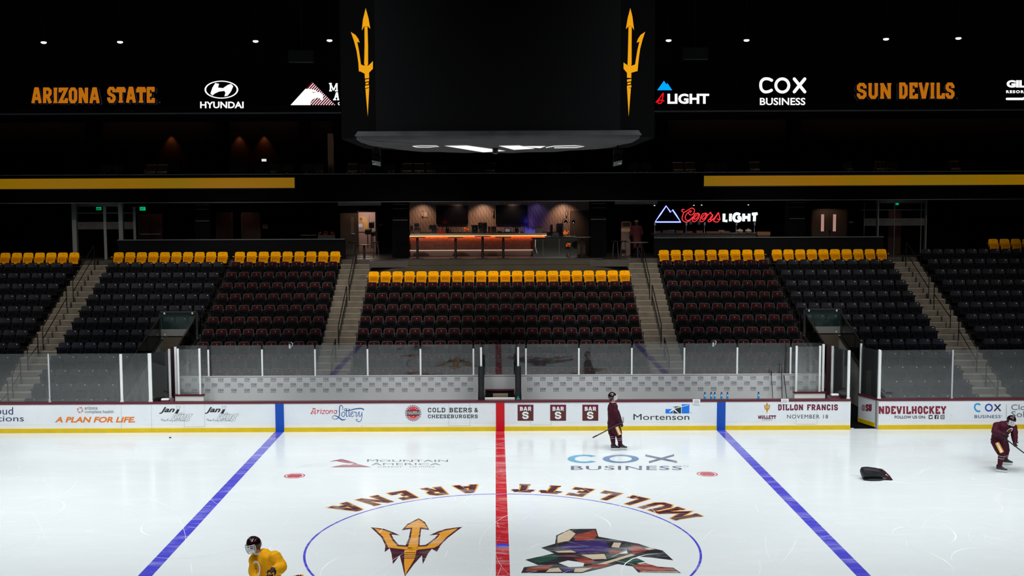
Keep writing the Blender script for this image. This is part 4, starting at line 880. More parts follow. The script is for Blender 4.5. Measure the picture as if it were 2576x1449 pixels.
# ------------------------------------------------------------------ upper shell of the hall
def st(mb, name, m, label=None, loc=None):
    return tag(mb.build(name, M[m] if isinstance(m, str) else m, loc=loc or mb.v[0]), label, kind='structure')
st(MB().box(-32, 32, 25.2, 25.6, 8.05, 9.3), 'wall_balcony_front', 'wall', 'black balcony front over the concourse')
o = st(MB().box(-32, 32, 25.17, 25.64, 9.3, 9.335), 'trim_balcony_rail', 'trimgrey'); st(MB().box(-32, 32, 25.18, 25.2, 8.03, 8.06), 'trim_soffit_edge', 'trimgrey')
st(MB().box(-32, 32, 25.6, 33, 8.05, 8.5), 'floor_balcony', 'wall'); st(MB().box(-32, 32, 26.4, 33, 8.5, 9.0), 'floor_balcony_step', 'wall')
st(MB().box(-32, 32, 30.2, 30.4, 8.5, 12.2), 'wall_suites', mat('brown_wall', (.05,.022,.012), .8, .15)); st(MB().box(-32, 32, 25.0, 33, 12.05, 12.4), 'ceiling_suites', 'wall2')
st(MB().box(-32, 32, 25.0, 25.3, 12.4, 18.5), 'wall_ribbon', 'wall', 'black upper wall carrying the lit names'); st(MB().box(-32, 32, 24.96, 25.0, 12.03, 12.09), 'trim_ribbon_edge', 'trimgrey')
st(MB().box(-32, 32, -30, 33, 18.5, 18.8), 'ceiling', 'wall', 'black roof of the hall')
for x in (-32.2, 32): st(MB().box(x, x+.2, -30, 36, -.1, 18.5), 'wall_left' if x < 0 else 'wall_right', 'wall')
for px in (493+16, 2170-165): pass
for px in (178, 520, 740, 828, 1690, 2040): # dark dividing piers between the suites
    x = at(px, 350, 26.5).x; st(MB().box(x-.2, x+.2, 28.95, 30.2, 9.0, 12.05), 'wall_suite_pier', 'wall')
for px, w_ in ((832, .12),):
    x = at(px, 390, 26.2).x; tag(MB().box(x-w_, x+w_, 26.1, 26.3, 8.5, 11.2).build('pier_strip', mat('lit_timber', (.16,.075,.045), .6), loc=(x, 26.2, 8.5)), 'narrow timber pier left of the hanging scoreboard', 'pier')
# suites: seats, tables, wall lamps
SB = dict(back=mat('suite_leather', (.09,.055,.035), .5, .4), pan=mat('suite_leather_dark', (.03,.02,.015), .5, .4))
ps = thing('suite_chair', 'x', 'seat', (0, 0, 0)); mb = MB(); rpanel(mb, .50, .42, .84, .05, -.05, .02, .05, curv=.3); mb.box(-.004, .004, -.03, -.02, .66, .73, 1); mb.build('backrest', [SB['back'], SM['gold']], ps, smooth=True)
mb = MB(); rpanel(mb, .48, .36, .50, .04, -.3, -.25, .2, curv=.2); mb.box(-.03, .03, -.31, -.29, .40, .42, 1); mb.build('seat_pan', [SB['pan'], M['steel']], ps, smooth=True); MB().box(-.3, -.26, -.3, 0, 0, .6).build('armrest', SB['pan'], ps)
first = True
def suite_row(pxs, vtop, y, rowname):
    global first
    for i, px in enumerate(pxs):
        p = at(px, vtop, y); r = ps if first else copy_tree(ps); first = False
        fl = 9.0 if y > 26.4 else 8.5
        r.location = (p.x, y, fl); r['label'] = f'{ordn(i)} brown suite seat from left, {rowname}'; r['group'] = 'brown suite seats'
lf = [86, 174, 205, 248, 279, 367, 398, 685, 717, 761, 791]
suite_row(lf, 421, 26.05, 'front row left of the scoreboard'); suite_row([267, 297, 380, 410, 693, 724, 772, 800], 392, 27.0, 'second row left of the scoreboard')
suite_row([882, 915, 944, 976, 1021, 1052, 1083, 1113], 417, 26.05, 'front row under the left half of the scoreboard'); suite_row([1201, 1232, 1276, 1308, 1397, 1428, 1602, 1630], 417, 26.05, 'front row under the right half of the scoreboard')
suite_row([888, 918, 980, 1024, 1055, 1086, 1115], 394, 27.0, 'second row under the left half of the scoreboard'); suite_row([1201, 1232, 1392, 1423, 1595, 1625], 394, 27.0, 'second row under the right half of the scoreboard')
suite_row([1717, 1748, 1792, 1823, 1913, 1944, 2050, 2080, 2112, 2145, 2233, 2264, 2311, 2340, 2430, 2460], 421, 26.05, 'front row right of the scoreboard'); suite_row([1705, 1736, 1787, 1817, 1897, 2130, 2215, 2246, 2400], 389, 27.0, 'second row right of the scoreboard')
for x in (-21, -16, -11.5, -7.4, -4, .5, 4.5, 8.6, 12.5, 17.5, 22): # low downlights over the front suite rows
    l = spot((x, 27.4, 12.0), (x, 26.0, 9.2), 150, 60, .8, (1, .72, .5), .05)
for px, py, lb in ((430,362,'lit wall lamp in the upper suites, leftmost of three'), (601,358,'lit wall lamp in the upper suites, middle of three'), (664,358,'lit wall lamp in the upper suites, rightmost of three')):
    p = at(px, 335, 30.15); q = thing('wall_lamp', lb, 'lamp', (p.x, 30.15, p.z), 'suite wall lamps')
    MB().lathe((p.x, 30.1, p.z), [(.05,0),(.06,.02),(.06,.16),(.045,.18)], 12).build('shade', M['dark'], q, smooth=True); MB().box(p.x-.03, p.x+.03, 30.12, 30.2, p.z+.05, p.z+.12).build('bracket', M['dark'], q)
    spot((p.x, 30.05, p.z-.02), (p.x, 30.18, p.z-1.2), 13, 80, .8, (1, .42, .16), .04)
for px, py, lb in ((430,385,'small dark table in the left suite'), (600,380,'low dark counter in the upper suites below the middle wall lamp'), (664,382,'dark counter with a lit screen below the rightmost wall lamp')):
    p = at(px, py, 28.6); q = thing('suite_counter', lb, 'counter', (p.x, 28.6, 9.0)); MB().box(p.x-.5, p.x+.5, 28.4, 28.9, 9.95, 10.0).build('top', SB['pan'], q); MB().box(p.x-.45, p.x+.45, 28.45, 28.85, 9, 9.95).build('body', M['dark'], q)
p = at(664, 371, 28.6); q = thing('display', 'tiny lit screen on the suite counter', 'screen', (p.x, 28.6, 10)); MB().box(p.x-.12, p.x+.1, 28.58, 28.62, 10.02, 10.14).build('screen', led('tiny_screen', (.8,.75,.7), 1), q); MB().box(p.x-.14, p.x+.12, 28.62, 28.66, 10.0, 10.16).build('case', M['dark'], q)
# yellow message strips on the balcony front
for (p0, p1, lb) in ((-40, 741, 'long yellow lit strip on the left balcony front'), (1771, 2620, 'long yellow lit strip on the right balcony front')):
    x0, x1 = at(p0, 460, 25.15).x, at(p1, 460, 25.15).x; za, zb = at(741, 447, 25.15).z, at(741, 472.5, 25.15).z
    q = thing('message_strip', lb, 'lit sign', (x0, 25.15, zb))
    sm = mat('strip_led', (.01,.01,.01), .5, emit=(.26,.135,0.0), es=1.0); nt = sm.node_tree; g = nt.nodes.new('ShaderNodeNewGeometry'); n = nt.nodes.new('ShaderNodeTexNoise'); n.inputs['Scale'].default_value = .22; nt.links.new(g.outputs['Position'], n.inputs['Vector'])
    rp = nt.nodes.new('ShaderNodeValToRGB'); rp.color_ramp.elements[0].color = (.235,.10,.0,1); rp.color_ramp.elements[1].color = (.19,.105,.0,1); rp.color_ramp.elements[0].position = .4; rp.color_ramp.elements[1].position = .6
    nt.links.new(n.outputs['Fac'], rp.inputs[0]); nt.links.new(rp.outputs[0], nt.nodes['Principled BSDF'].inputs['Emission Color'])
    MB().box(x0, x1, 25.12, 25.14, zb, za).build('light_panel', sm, q); MB().box(x0-.04, x1+.04, 25.14, 25.195, zb-.05, za+.05).build('housing', M['black'], q)
    tag(q, kind='thing')
# ------------------------------------------------------------------ lit names along the upper ribbon
E_ = dict(w=led('led_white', (1,1,1), 1.05), or_=led('led_orange', (.46,.135,.004), 1), sh=led('led_shadow', (.012,.011,.02), 1), red=led('led_red', (.85,.005,.01), 1), bl=led('led_sky', (.0,.40,1), 1), wine=led('led_wine', (.11,.002,.008), 1), gr=led('led_grey', (.05,.05,.06), 1), wd=led('led_dim', (.3,.3,.3), 1))
for k, v in E_.items(): M['E'+k] = v
fL = on_y(24.99)
def sign(label, x0, y0, x1, y1):
    p = at((x0+x1)/2, (y0+y1)/2, 24.99); return thing('lit_sign', label, 'lit sign', (p.x, 24.99, p.z))
def slab(q, x0, y0, x1, y1):
    A, B = at(x0, y1, 24.995), at(x1, y0, 24.995); MB().box(A.x, B.x, 24.992, 25.0, A.z, B.z).build('panel', M['wall'], q)
q = sign('dim orange slab lettering, first lit name from the left', 60, 210, 410, 275); slab(q, 60, 205, 410, 275)
a = Art(fL)
for dx, dy, m_, k in ((5, 3.5, 'Esh', 0), (2.5, 2.5, 'black', 1)):
    a.block('ARIZONA', 78+dx, 220.5+dy, 252+dx, 259.5+dy, m_, k, th=.235, gap=.1); a.block('STATE', 269+dx, 219+dy, 389+dx, 258.5+dy, m_, k, th=.235, gap=.1)
a.block('ARIZONA', 80, 220.5, 250, 259.5, 'Eor_', 2, th=.205, gap=.17); a.block('STATE', 271, 219, 388, 258.5, 'Eor_', 2, th=.205, gap=.17); a.ring(401.5, 257.5, 2, 2, .7, .7, 'Egr'); a.build('lettering', q)
q = sign('white slanted letter in an oval above a white name', 500, 200, 620, 275); slab(q, 495, 196, 622, 278)
a = Art(fL); a.ring(557, 225.5, 42.5, 22.6, 4.2, 2.6, 'Ew', n=48)
P = lambda x, y: (500+(x-1497)/2.995, y/2.995)
a.poly([P(*p) for p in ((1585,705),(1600,660),(1622,625),(1650,632),(1642,660),(1680,664),(1715,640),(1740,632),(1757,650),(1740,690),(1714,722),(1690,726),(1698,700),(1690,685),(1650,690),(1618,705),(1600,720))], 'Ew')
a.text('HYUNDAI', 503.5, 255.5, 613, 272.5, 'Ew', bold=.03); a.build('lettering', q)
q = sign('striped white and wine peak with clipped white letters beside the scoreboard', 730, 205, 856, 268); slab(q, 726, 200, 860, 272)
a = Art(fL); P = lambda x, y: (720+x/18.4, 200+y/18.4)
a.poly([P(*p) for p in ((200,1185),(890,430),(1200,110),(2290,1185))], 'Ewine')
for i in range(16):
    x0 = 200+i*130+970-130*6; yb = 1185
    xt, yt = 1260+i*66-66*0, 165+i*66
for i in range(16):
    xt, yt = 1262+i*66, 172+i*65.5; L_ = min(1185-yt, 1185-yt); a.line([P(xt, yt), P(xt-L_*.92, 1185)], 1.75, 'Ew', 1)
a.poly([P(*p) for p in ((200,1185),(890,430),(1090,435),(1250,465),(1390,515),(1400,560),(1290,590),(1400,580),(1560,590),(1680,680),(1710,770),(1690,930),(1640,985),(1590,900),(1500,850),(1380,850),(1220,930),(1130,1060),(1090,1185))], 'Ew', 2)
a.poly([P(*p) for p in ((1200,570),(1250,575),(1270,600),(1340,575),(1300,620),(1260,625))], 'Ewine', 3)
for st_ in ([(2050,185),(2050,530)], [(2050,190),(2190,500)], [(2330,190),(2190,500)], [(2345,170),(2345,530)], [(1980,190),(2110,190)], [(1990,520),(2115,520)], [(2260,520),(2390,520)], [(2340,590),(2230,940)], [(2360,590),(2410,940)], [(2270,800),(2400,800)], [(2170,930),(2310,930)], [(2350,930),(2450,930)]): a.line([P(*p) for p in st_], 3.6, 'Ew')
a.line([P(*p) for p in ((2470,1060),(2420,1080),(2405,1120),(2430,1165),(2475,1175))], 2, 'Ew'); a.build('lettering', q)
q = sign('sky-blue peaks over a red script letter and white block name', 1645, 200, 1790, 268); slab(q, 1645, 198, 1788, 270)
a = Art(fL); a.poly([(1653.3,227),(1670.2,203),(1676.5,212.5),(1679,209),(1691,227)], 'Ebl')
a.line([(1650,258),(1660,246),(1668,235),(1667,246),(1664,258),(1657,260),(1655,256),(1660,252),(1671,254)], 3.1, 'Ered', smooth=4)
a.text('LIGHT', 1679, 235.5, 1784, 261.5, 'Ew', bold=.04); a.build('lettering', q)
q = sign('rounded white three-letter name over a smaller white line', 1905, 190, 2035, 270); slab(q, 1903, 188, 2035, 270)
a = Art(fL); a.line([(1941,202),(1933,198.5),(1922,199),(1914.5,207),(1914.5,222),(1922,230.5),(1933,230.5),(1940.5,227)], 7.4, 'Ew', smooth=5); a.ring(1968, 215, 20, 20.3, 7.4, 7.4, 'Ew', n=44)
a.line([(1998,198.5),(2024.5,231)], 8, 'Ew'); a.line([(2024.5,198.5),(1998,231)], 8, 'Ew', .3)
for p in ((1941,202),(1940.5,227),(1998,198.5),(2024.5,231),(2024.5,198.5),(1998,231)): a.oval(*p, 3.9, 3.9, 'Ew', .1, 12)
a.text('BUSINESS', 1911.5, 246, 2026, 264.5, 'Ew', bold=.02); a.build('lettering', q)
q = sign('dim orange slab lettering right of the rounded white name', 2140, 200, 2412, 260); slab(q, 2140, 200, 2414, 262)
a = Art(fL)
for dx, dy, m_, k in ((-4, 2.5, 'Esh', 0), (-2, 2, 'black', 1)):
    a.block('SUN', 2154+dx, 209+dy, 2243+dx, 248.5+dy, m_, k, th=.235, gap=.1); a.block('DEVILS', 2259+dx, 208+dy, 2402+dx, 248+dy, m_, k, th=.235, gap=.1)
a.block('SUN', 2156, 209, 2242, 248.5, 'Eor_', 2, th=.205, gap=.17); a.block('DEVILS', 2261, 208, 2400, 248, 'Eor_', 2, th=.205, gap=.17); a.ring(2407.5, 247.5, 1.8, 1.8, .6, .6, 'Egr'); a.build('lettering', q)
q = sign('white heavy lettering over a white bar, cut by the right frame edge', 2525, 195, 2620, 255); slab(q, 2525, 195, 2640, 258)
a = Art(fL); a.text('GILA', 2532, 201.5, 2602, 220.5, 'Ew', bold=.06); a.text('RESORTS', 2531, 227, 2592, 234.5, 'Ew', bold=.05, space=1.3); a.line([(2533,248.8),(2573,248.8),(2590,240)], 6, 'Ew'); a.oval(2533, 248.8, 3, 3, 'Ew', .1, 12); a.build('lettering', q)
# small round roof lamps
for i, (px, py) in enumerate(((110,107),(302,106),(643,104),(829,102),(1682,102),(1878,101.5),(2229,98.5),(2411,96.5))):
    p = at(px, py, 24.2); q = thing('roof_lamp', f'small bright round lamp high under the roof, {ordn(i)} from left of eight', 'lamp', tuple(p), 'small roof lamps')
    MB().ball(p, (.125, .125, .055), 16, 8).build('lens', led('lamp_glow', (1,.95,.88), 2.2) if i == 0 else bpy.data.materials['lamp_glow'], q, smooth=True)
    MB().lathe(p+V((0,0,.03)), [(.135,0),(.14,.03),(.1,.1),(.02,.12)], 16).build('housing', M['black'], q, smooth=True); MB().tube([p+V((0,0,.1)), V((p.x, p.y, 18.5))], .012, 6).build('stem', M['black'], q)
for px, py, lb in ((758,157,'faint dark speaker box above the left lit names'), (1748,150,'faint dark speaker box above the right lit names')):
    p = at(px, py, 24.0); q = thing('speaker_box', lb, 'speaker', (p.x, 24, p.z)); MB().box(p.x-.55, p.x+.55, 23.8, 24.3, p.z, p.z+.5).build('cabinet', M['black'], q); MB().box(p.x-.5, p.x+.5, 23.79, 23.83, p.z-.02, p.z).build('edge_strip', M['trimgrey'], q); MB().tube([(p.x, 24.1, p.z+.5), (p.x, 24.1, 18.5)], .02, 6).build('hanger', M['black'], q)
# ------------------------------------------------------------------ hanging scoreboard
FY = -2.2; z0 = at(1250, 342, FY).z
xa, xb = at(942, 200, FY).x, at(1563, 200, FY).x; YB = FY+.95; xl, xr2 = at(857, 200, YB).x, at(1647, 200, YB).x
sb = thing('scoreboard', 'huge dark hanging scoreboard with gold pitchforks at its corners', 'scoreboard', ((xa+xb)/2, 1.0, z0))
plan = [(xa, FY), (xb, FY), (xr2, YB), (xr2, 3.2), (xb, 4.2), (xa, 4.2), (xl, 3.2), (xl, YB)]
MB().prism(plan, lambda x, y, z: (x, y, z), z0, 14.4).build('cabinet', M['cab'], sb)
MB().box(xa+.02, xb-.02, FY-.05, FY, z0+.02, 14.2).build('screen', mat('screen_off', (.0045,.0045,.005), .8, .04, noise=.2, nscale=120), sb)
goldm = led('pitchfork_gold', (.85,.36,.004), 1.0); M['Egold'] = goldm; M['Emar'] = led('pitchfork_wine', (.02,.001,.002), 1)
for sgn in (-1, 1):
    A_, B_ = (V((xa, FY, 0)), V((xl, YB, 0))) if sgn < 0 else (V((xb, FY, 0)), V((xr2, YB, 0)))
    dd = (B_-A_).normalized(); nn = V((dd.y, -dd.x, 0)); nn = nn if nn.y < 0 else -nn
    a = Art(lambda u, v, l: atp(u, v, A_, nn)+nn*(l+.004))
    if sgn < 0: P = lambda x, y: (800+x/2.862, y/2.862)
    else:
        P = lambda x, y: (800+x/2.862, y/2.862)
    left = dict(head=[(345,58),(365,130),(378,208),(360,190),(334,190),(317,220),(325,140)], shaft=[(336,192),(358,192),(362,330),(362,465),(345,480),(334,462),(337,330)],
                prong=[(238,230),(272,252),(292,280),(302,308),(284,300),(296,360),(305,420),(311,465),(300,515),(296,515),(292,450),(280,370),(262,300)],
                hub=[(300,460),(330,472),(365,472),(397,440),(397,495),(368,525),(337,530),(300,512)], neck=[(337,525),(369,525),(370,562),(339,566)], spike=[(343,640),(370,634),(360,838)])
    right = dict(head=[(2247,58),(2262,120),(2274,217),(2255,188),(2236,188),(2215,210),(2228,130)], shaft=[(2234,190),(2257,190),(2256,330),(2256,465),(2244,478),(2227,468),(2231,330)],
                 prong=[(2354,229),(2320,252),(2302,280),(2292,308),(2312,300),(2298,360),(2288,420),(2281,465),(2296,515),(2299,510),(2308,420),(2318,350),(2335,285)],
                 hub=[(2198,450),(2230,472),(2262,472),(2290,460),(2296,512),(2254,524),(2224,526),(2198,495)], neck=[(2223,522),(2254,520),(2254,562),(2223,560)], spike=[(2223,632),(2251,636),(2235,838)])
    S = left if sgn < 0 else right
    for k in S: a.poly([P(*p) for p in S[k]], goldm)
    xq = (341, 369) if sgn < 0 else (2223, 2254)
    for y0, y1, ins in ((570, 587, 0), (594, 607, 3), (614, 632, 0)): a.poly([P(xq[0]+ins, y0+3), P(xq[1]-ins, y0-2), P(xq[1]-ins, y1-2), P(xq[0]+ins, y1+3)], goldm)
    a.build('pitchfork', sb)['label'] = 'gold lit pitchfork'
# fabric wrap and lit logo underneath
fab = mat('grey_tarpaulin', (.024,.024,.025), .7, .2, noise=.35, nscale=2.5)
xt0, xt1 = at(905, 346, -1.2).x, at(1600, 346, -1.2).x; ctl = [(xa+.1, FY-.12), (xb-.1, FY-.12), (xb+.22, FY-.02), (xt1, -1.3), (xt1+.02, .2), (xb+.1, 2.2), (1.6, 3.7), (.4, 4.3), (-.6, 4.3), (-1.8, 3.7), (xa-.1, 2.2), (xt0-.02, .2), (xt0, -1.3), (xa-.22, FY-.02)]
pl2 = [tuple(p) for p in spline([V(c) for c in ctl], 3, True)]
cxm = sum(p[0] for p in pl2)/len(pl2); cym = sum(p[1] for p in pl2)/len(pl2)
def ringat(s, z, jit=0): return [V((cxm+(x-cxm)*s, cym+(y-cym)*s, z+jit*((i*37) % 7-3)/3)) for i, (x, y) in enumerate(pl2)]
MB().loft([ringat(1.0, z0+.1), ringat(1.02, z0), ringat(.99, z0-.05, .012), ringat(.9, z0-.09, .01), ringat(.55, z0-.10), ringat(.05, z0-.10)]).build('tarpaulin_wrap', fab, sb, smooth=True, sharp=60)
a = Art(lambda u, v, l: atz(u, v, z0-.112)+V((0, 0, -l)))
P = lambda x, y: (800+x/2.862, y/2.862)
for pts in ([(910,1050),(1070,1047),(1350,1086),(1190,1096)], [(1300,1050),(1450,1047),(1560,1070),(1410,1078)], [(1480,1052),(1640,1052),(1600,1066),(1540,1062)]): a.poly([P(*p) for p in pts], 'Ew')
a.line([P(*p) for p in ((680,1053),(740,1049),(850,1050),(870,1055),(800,1060),(720,1060),(690,1055))], 1.2, 'Ew'); a.line([P(*p) for p in ((1640,1062),(1700,1052),(1850,1049),(1915,1054),(1860,1062),(1700,1064))], 1.6, 'Ew'); a.build('underside_logo', sb)['label'] = 'white lit shapes on the underside'
for px, pt, lb in ((946, 366, 'left'), (1554, 366, 'right')):
    s_ = -1 if lb == 'left' else 1
    p = at(px, 372, .9); q = thing('corner_camera', f'black camera hanging under the {lb} corner of the scoreboard', 'camera', (p.x, .9, z0-.12)); z1 = z0-.05
    MB().tube([(p.x, .9, z1), (p.x, .9, p.z-.05)], .02, 6).build('bracket', M['dark'], q); MB().box(p.x-.1, p.x+.1, .8, 1.0, p.z-.2, p.z-.03).build('body', M['dark'], q)
    c = V((p.x+s_*-.02, .78, p.z-.3)); MB().obox(c, V((.1,0,s_*.02)), V((0,.07,-.05)), V((0,.05,.07))).build('hood', M['dark'], q); MB().tube([c+V((.1,-.03,-.06)), c+V((-.1,-.03,-.08))], .012, 6).build('lens_rim', M['steel'], q)
p = at(1246, 377, 1.0); q = thing('centre_pod', 'short black cylinder hanging under the middle of the scoreboard', 'pod', (p.x, 1, z0-.12)); MB().lathe((p.x, 1, p.z-.1), [(.03,0),(.065,.02),(.07,.12),(.07,.3)], 14).build('lens_tube', M['dark'], q, smooth=True); MB().lathe((p.x, 1, p.z+.16), [(.1,0),(.1,.03)], 14).build('collar', M['black'], q)
# ------------------------------------------------------------------ concourse behind the seats
WY = 31.0
def pbox(mb, x0, y0, x1, y1, Y, d, mi=0):     # box whose front face is the pixel rectangle at depth Y
    A, B = at(x0, y1, Y), at(x1, y0, Y); return mb.box(min(A.x, B.x), max(A.x, B.x), Y, Y+d, min(A.z, B.z), max(A.z, B.z), mi)
def pthing(name, label, cat, px, py, Y, group=None): p = at(px, py, Y); return thing(name, label, cat, (p.x, Y, p.z), group)
xo0, xo1 = at(901, 560, WY).x, at(945, 560, WY).x; zo = at(923, 533, WY).z
mb = MB(); mb.box(-32, xo0, WY, WY+.15, FZ, 8.05).box(xo1, 32, WY, WY+.15, FZ, 8.05).box(xo0, xo1, WY, WY+.15, zo, 8.05)
st(mb, 'wall_concourse', 'wall', 'black back wall of the concourse')
wd = mat('door_brown', (.055,.028,.02), .6, .25); wd2 = mat('door_frame_brown', (.06,.045,.032), .6, .25)
def door(n, x0, y0, x1, y1, leaves=1, m=wd, slots=(), label=None):
    o = pbox(MB(), x0, y0, x1, y1, WY-.05, .05).build(f'door_{n}', m, loc=at((x0+x1)/2, y1, WY-.05)); tag(o, label, kind='structure')
    mb = MB(); pbox(mb, x0-2.5, y0-2.5, x1+2.5, y0, WY-.09, .09); pbox(mb, x0-2.5, y0, x0, y1, WY-.09, .09); pbox(mb, x1, y0, x1+2.5, y1, WY-.09, .09); mb.build('frame', wd2, o)
    if leaves == 2: pbox(MB(), (x0+x1)/2-.4, y0, (x0+x1)/2+.4, y1, WY-.055, .01).build('leaf_gap', M['black'], o)
    for (a0, b0, a1, b1) in slots:
        pbox(MB(), a0-1, b0-1, a1+1, b1+1, WY-.06, .02).build('slot_frame', M['black'], o); pbox(MB(), a0, b0, a1, b1, WY-.065, .01).build('slot_window', led('lit_slot', (.40,.22,.18), 1), o)
    return o
PB = 612
door(1, 547, 537, 582, PB, label='plain brown door, left one of two beside the washroom sign'); door(2, 610, 537, 652, PB, label='plain brown door left of the washroom sign')
d3 = door(3, 350, 541, 405, PB, 2, mat('door_red_brown', (.05,.02,.014), .6), label='dim red-brown double door left of the brown doors')
pbox(MB(), 352, 588, 404, 590, WY-.1, .04).build('push_bar', M['steel'], d3)
d4 = door(4, 2042, 528, 2130, 600, 2, mat('door_taupe', (.085,.052,.038), .6), ((2065,539,2073.5,582),(2095,539,2103.5,582)), 'taupe double door with two narrow lit windows'); pbox(MB(), 2086, 579, 2090, 587, WY-.12, .06).build('handle', M['black'], d4)
spot((at(2086, 510, 30.2).x, 30.0, 8.0), (at(2086, 560, 31).x, 31, 6.6), 20, 100, .8, (1,.75,.6), .05)
spot((at(600, 510, 29.8).x, 29.8, 8.0), (at(600, 560, 31).x, 31, 6.4), 9, 110, .8, (1,.6,.45), .05)
spot((at(380, 510, 29.8).x, 29.8, 8.0), (at(380, 560, 31).x, 31, 6.4), 5, 100, .8, (1,.5,.4), .05)
q = pthing('washroom_sign', 'small pale washroom sign beside the brown door', 'sign', 667, 570, WY-.03); pbox(MB(), 661, 565, 673.5, 575, WY-.03, .02).build('plate', mat('sign_plate', (.4,.25,.2), .6), q)
a = Art(on_y(WY-.035)); a.lift = .002
for x in (664.5, 670): a.oval(x, 567.3, .9, .9, 'black'); a.rect(x-1.1, 568.5, x+1.1, 573, 'black')
a.build('figures', q)
for px, py, lb in ((957.5, 565.5, 'tiny pale room sign right of the open doorway'), (2141, 559, 'tiny pale room sign right of the double door')):
    q = pthing('room_sign', lb, 'sign', px, py, WY-.03); pbox(MB(), px-5.5, py-2, px+5.5, py+2, WY-.03, .02).build('plate', mat('room_sign_plate', (.28,.2,.17), .6), q); a = Art(on_y(WY-.035)); a.line([(px-4, py), (px+3, py)], 1, 'i_brown'); a.build('print', q)
# open doorway with the bright room behind
rm = mat('pink_wall', (.36,.24,.21), .8); x0, x1 = xo0, xo1
mb = MB(); mb.box(x0-1.2, x1+1.2, 33.2, 33.3, FZ, 8.0); mb.box(x0-1.3, x0-1.2, WY+.15, 33.3, FZ, 8).box(x1+1.2, x1+1.3, WY+.15, 33.3, FZ, 8).box(x0-1.3, x1+1.3, WY+.15, 33.3, 8.0, 8.05)
st(mb, 'wall_side_room', rm, 'pinkish wall seen through the open doorway'); point(((x0+x1)/2-.3, 32.3, 7.45), 42, (1,.8,.7), .45)
mb = MB(); pbox(mb, 898, 531, 949, 534, WY-.06, .06); pbox(mb, 945, 534, 949, PB+10, WY-.06, .06); st(mb, 'trim_doorway', wd2)
q = pthing('door_leaf', 'brown door leaf with a narrow window beside the open doorway', 'door', 880, 600, WY-.2); pbox(MB(), 857, 536, 901, 640, WY-.2, .05).build('panel', mat('door_umber', (.07,.05,.04), .6), q); pbox(MB(), 883, 546, 890, 587, WY-.21, .02).build('slot_window', mat('slot_pane', (.16,.11,.09), .4), q); pbox(MB(), 884, 587, 893, 589, WY-.24, .04).build('handle', M['steel'], q)
spot((at(903, 508, 30).x, 29.6, 8.0), (at(890, 560, 31).x, 31, 6.8), 30, 75, .8, (1,.72,.5), .05)
q = pthing('gold_poster', 'gold curved artwork on the pink wall of the side room', 'poster', 915, 560, 33.15); a = Art(on_y(33.14)); a.poly([(899,556),(905,545),(914,545),(922,552),(926,562),(926,574),(919,580),(914,575),(915,562),(910,556)], mat('gold_print', (.5,.3,.08), .5)); a.oval(908, 551, 4, 4, mat('gold_print_dark', (.2,.1,.03), .5), 1); a.rect(902, 563, 912, 572, 'i_tanp' if 'i_tanp' in M else 'i_pale', 2); pbox(MB(), 898, 543, 928, 583, 33.15, .03).build('backing', rm, q); a.build('print', q)
for i, (px, py, wq, hq, n) in enumerate(((934, 566, 12, 16, 5), (925, 583, 14, 14, 4), (938, 588, 10, 12, 4))):
    q = pthing('equipment_case', ['dark rack of knobs in the open doorway, topmost', 'dark rack of knobs in the open doorway, lower left', 'dark rack of knobs in the open doorway, lower right'][i], 'equipment', px, py+hq/2, 31.5+.2*i); pbox(MB(), px-wq/2, py-hq/2, px+wq/2, py+hq/2, 31.5+.2*i, .3).build('case', M['black'], q)
    pbox(MB(), px-1, py+hq/2, px+1, 625, 31.6+.2*i, .05).build('stand', M['dark'], q)
    mb = MB()
    for j in range(n): mb.ball(at(px-wq/2+1.5+j*(wq-3)/(n-1), py-hq/2+2, 31.48+.2*i), .025, 6, 4)
    mb.build('knobs', M['steel'], q)
mb = MB(); pbox(mb, 850, 506, 958, 517.5, 27.6, .12); st(mb, 'trim_header_left', mat('grey_header', (.16,.165,.17), .6), 'grey header panel over the left passage')
mb = MB(); pbox(mb, 1547, 502, 1655, 514, 27.6, .12); st(mb, 'trim_header_right', bpy.data.materials['grey_header'], 'grey header panel over the right passage')
# columns with thin reveal lines
for i, (p0, p1) in enumerate(((490, 528), (986, 1027), (1485, 1526), (1984, 2026))):
    mb = MB(); A, B = at(p0, 560, 26.9), at(p1, 560, 26.9); o = st(mb.box(A.x, B.x, 26.9, 27.6, FZ, 8.05), 'column', 'wall2' if 0 else 'wall', f'black square column, {ordn(i)} from left of four')
    for dy in (-41, -30, -1): mb = MB(); yy = 556-(p0-490)*.0039+dy; pbox(mb, p0+2, yy, p1-2, yy+1.3, 26.88, .02); mb.build('reveal_line', M['trimgrey'], o)
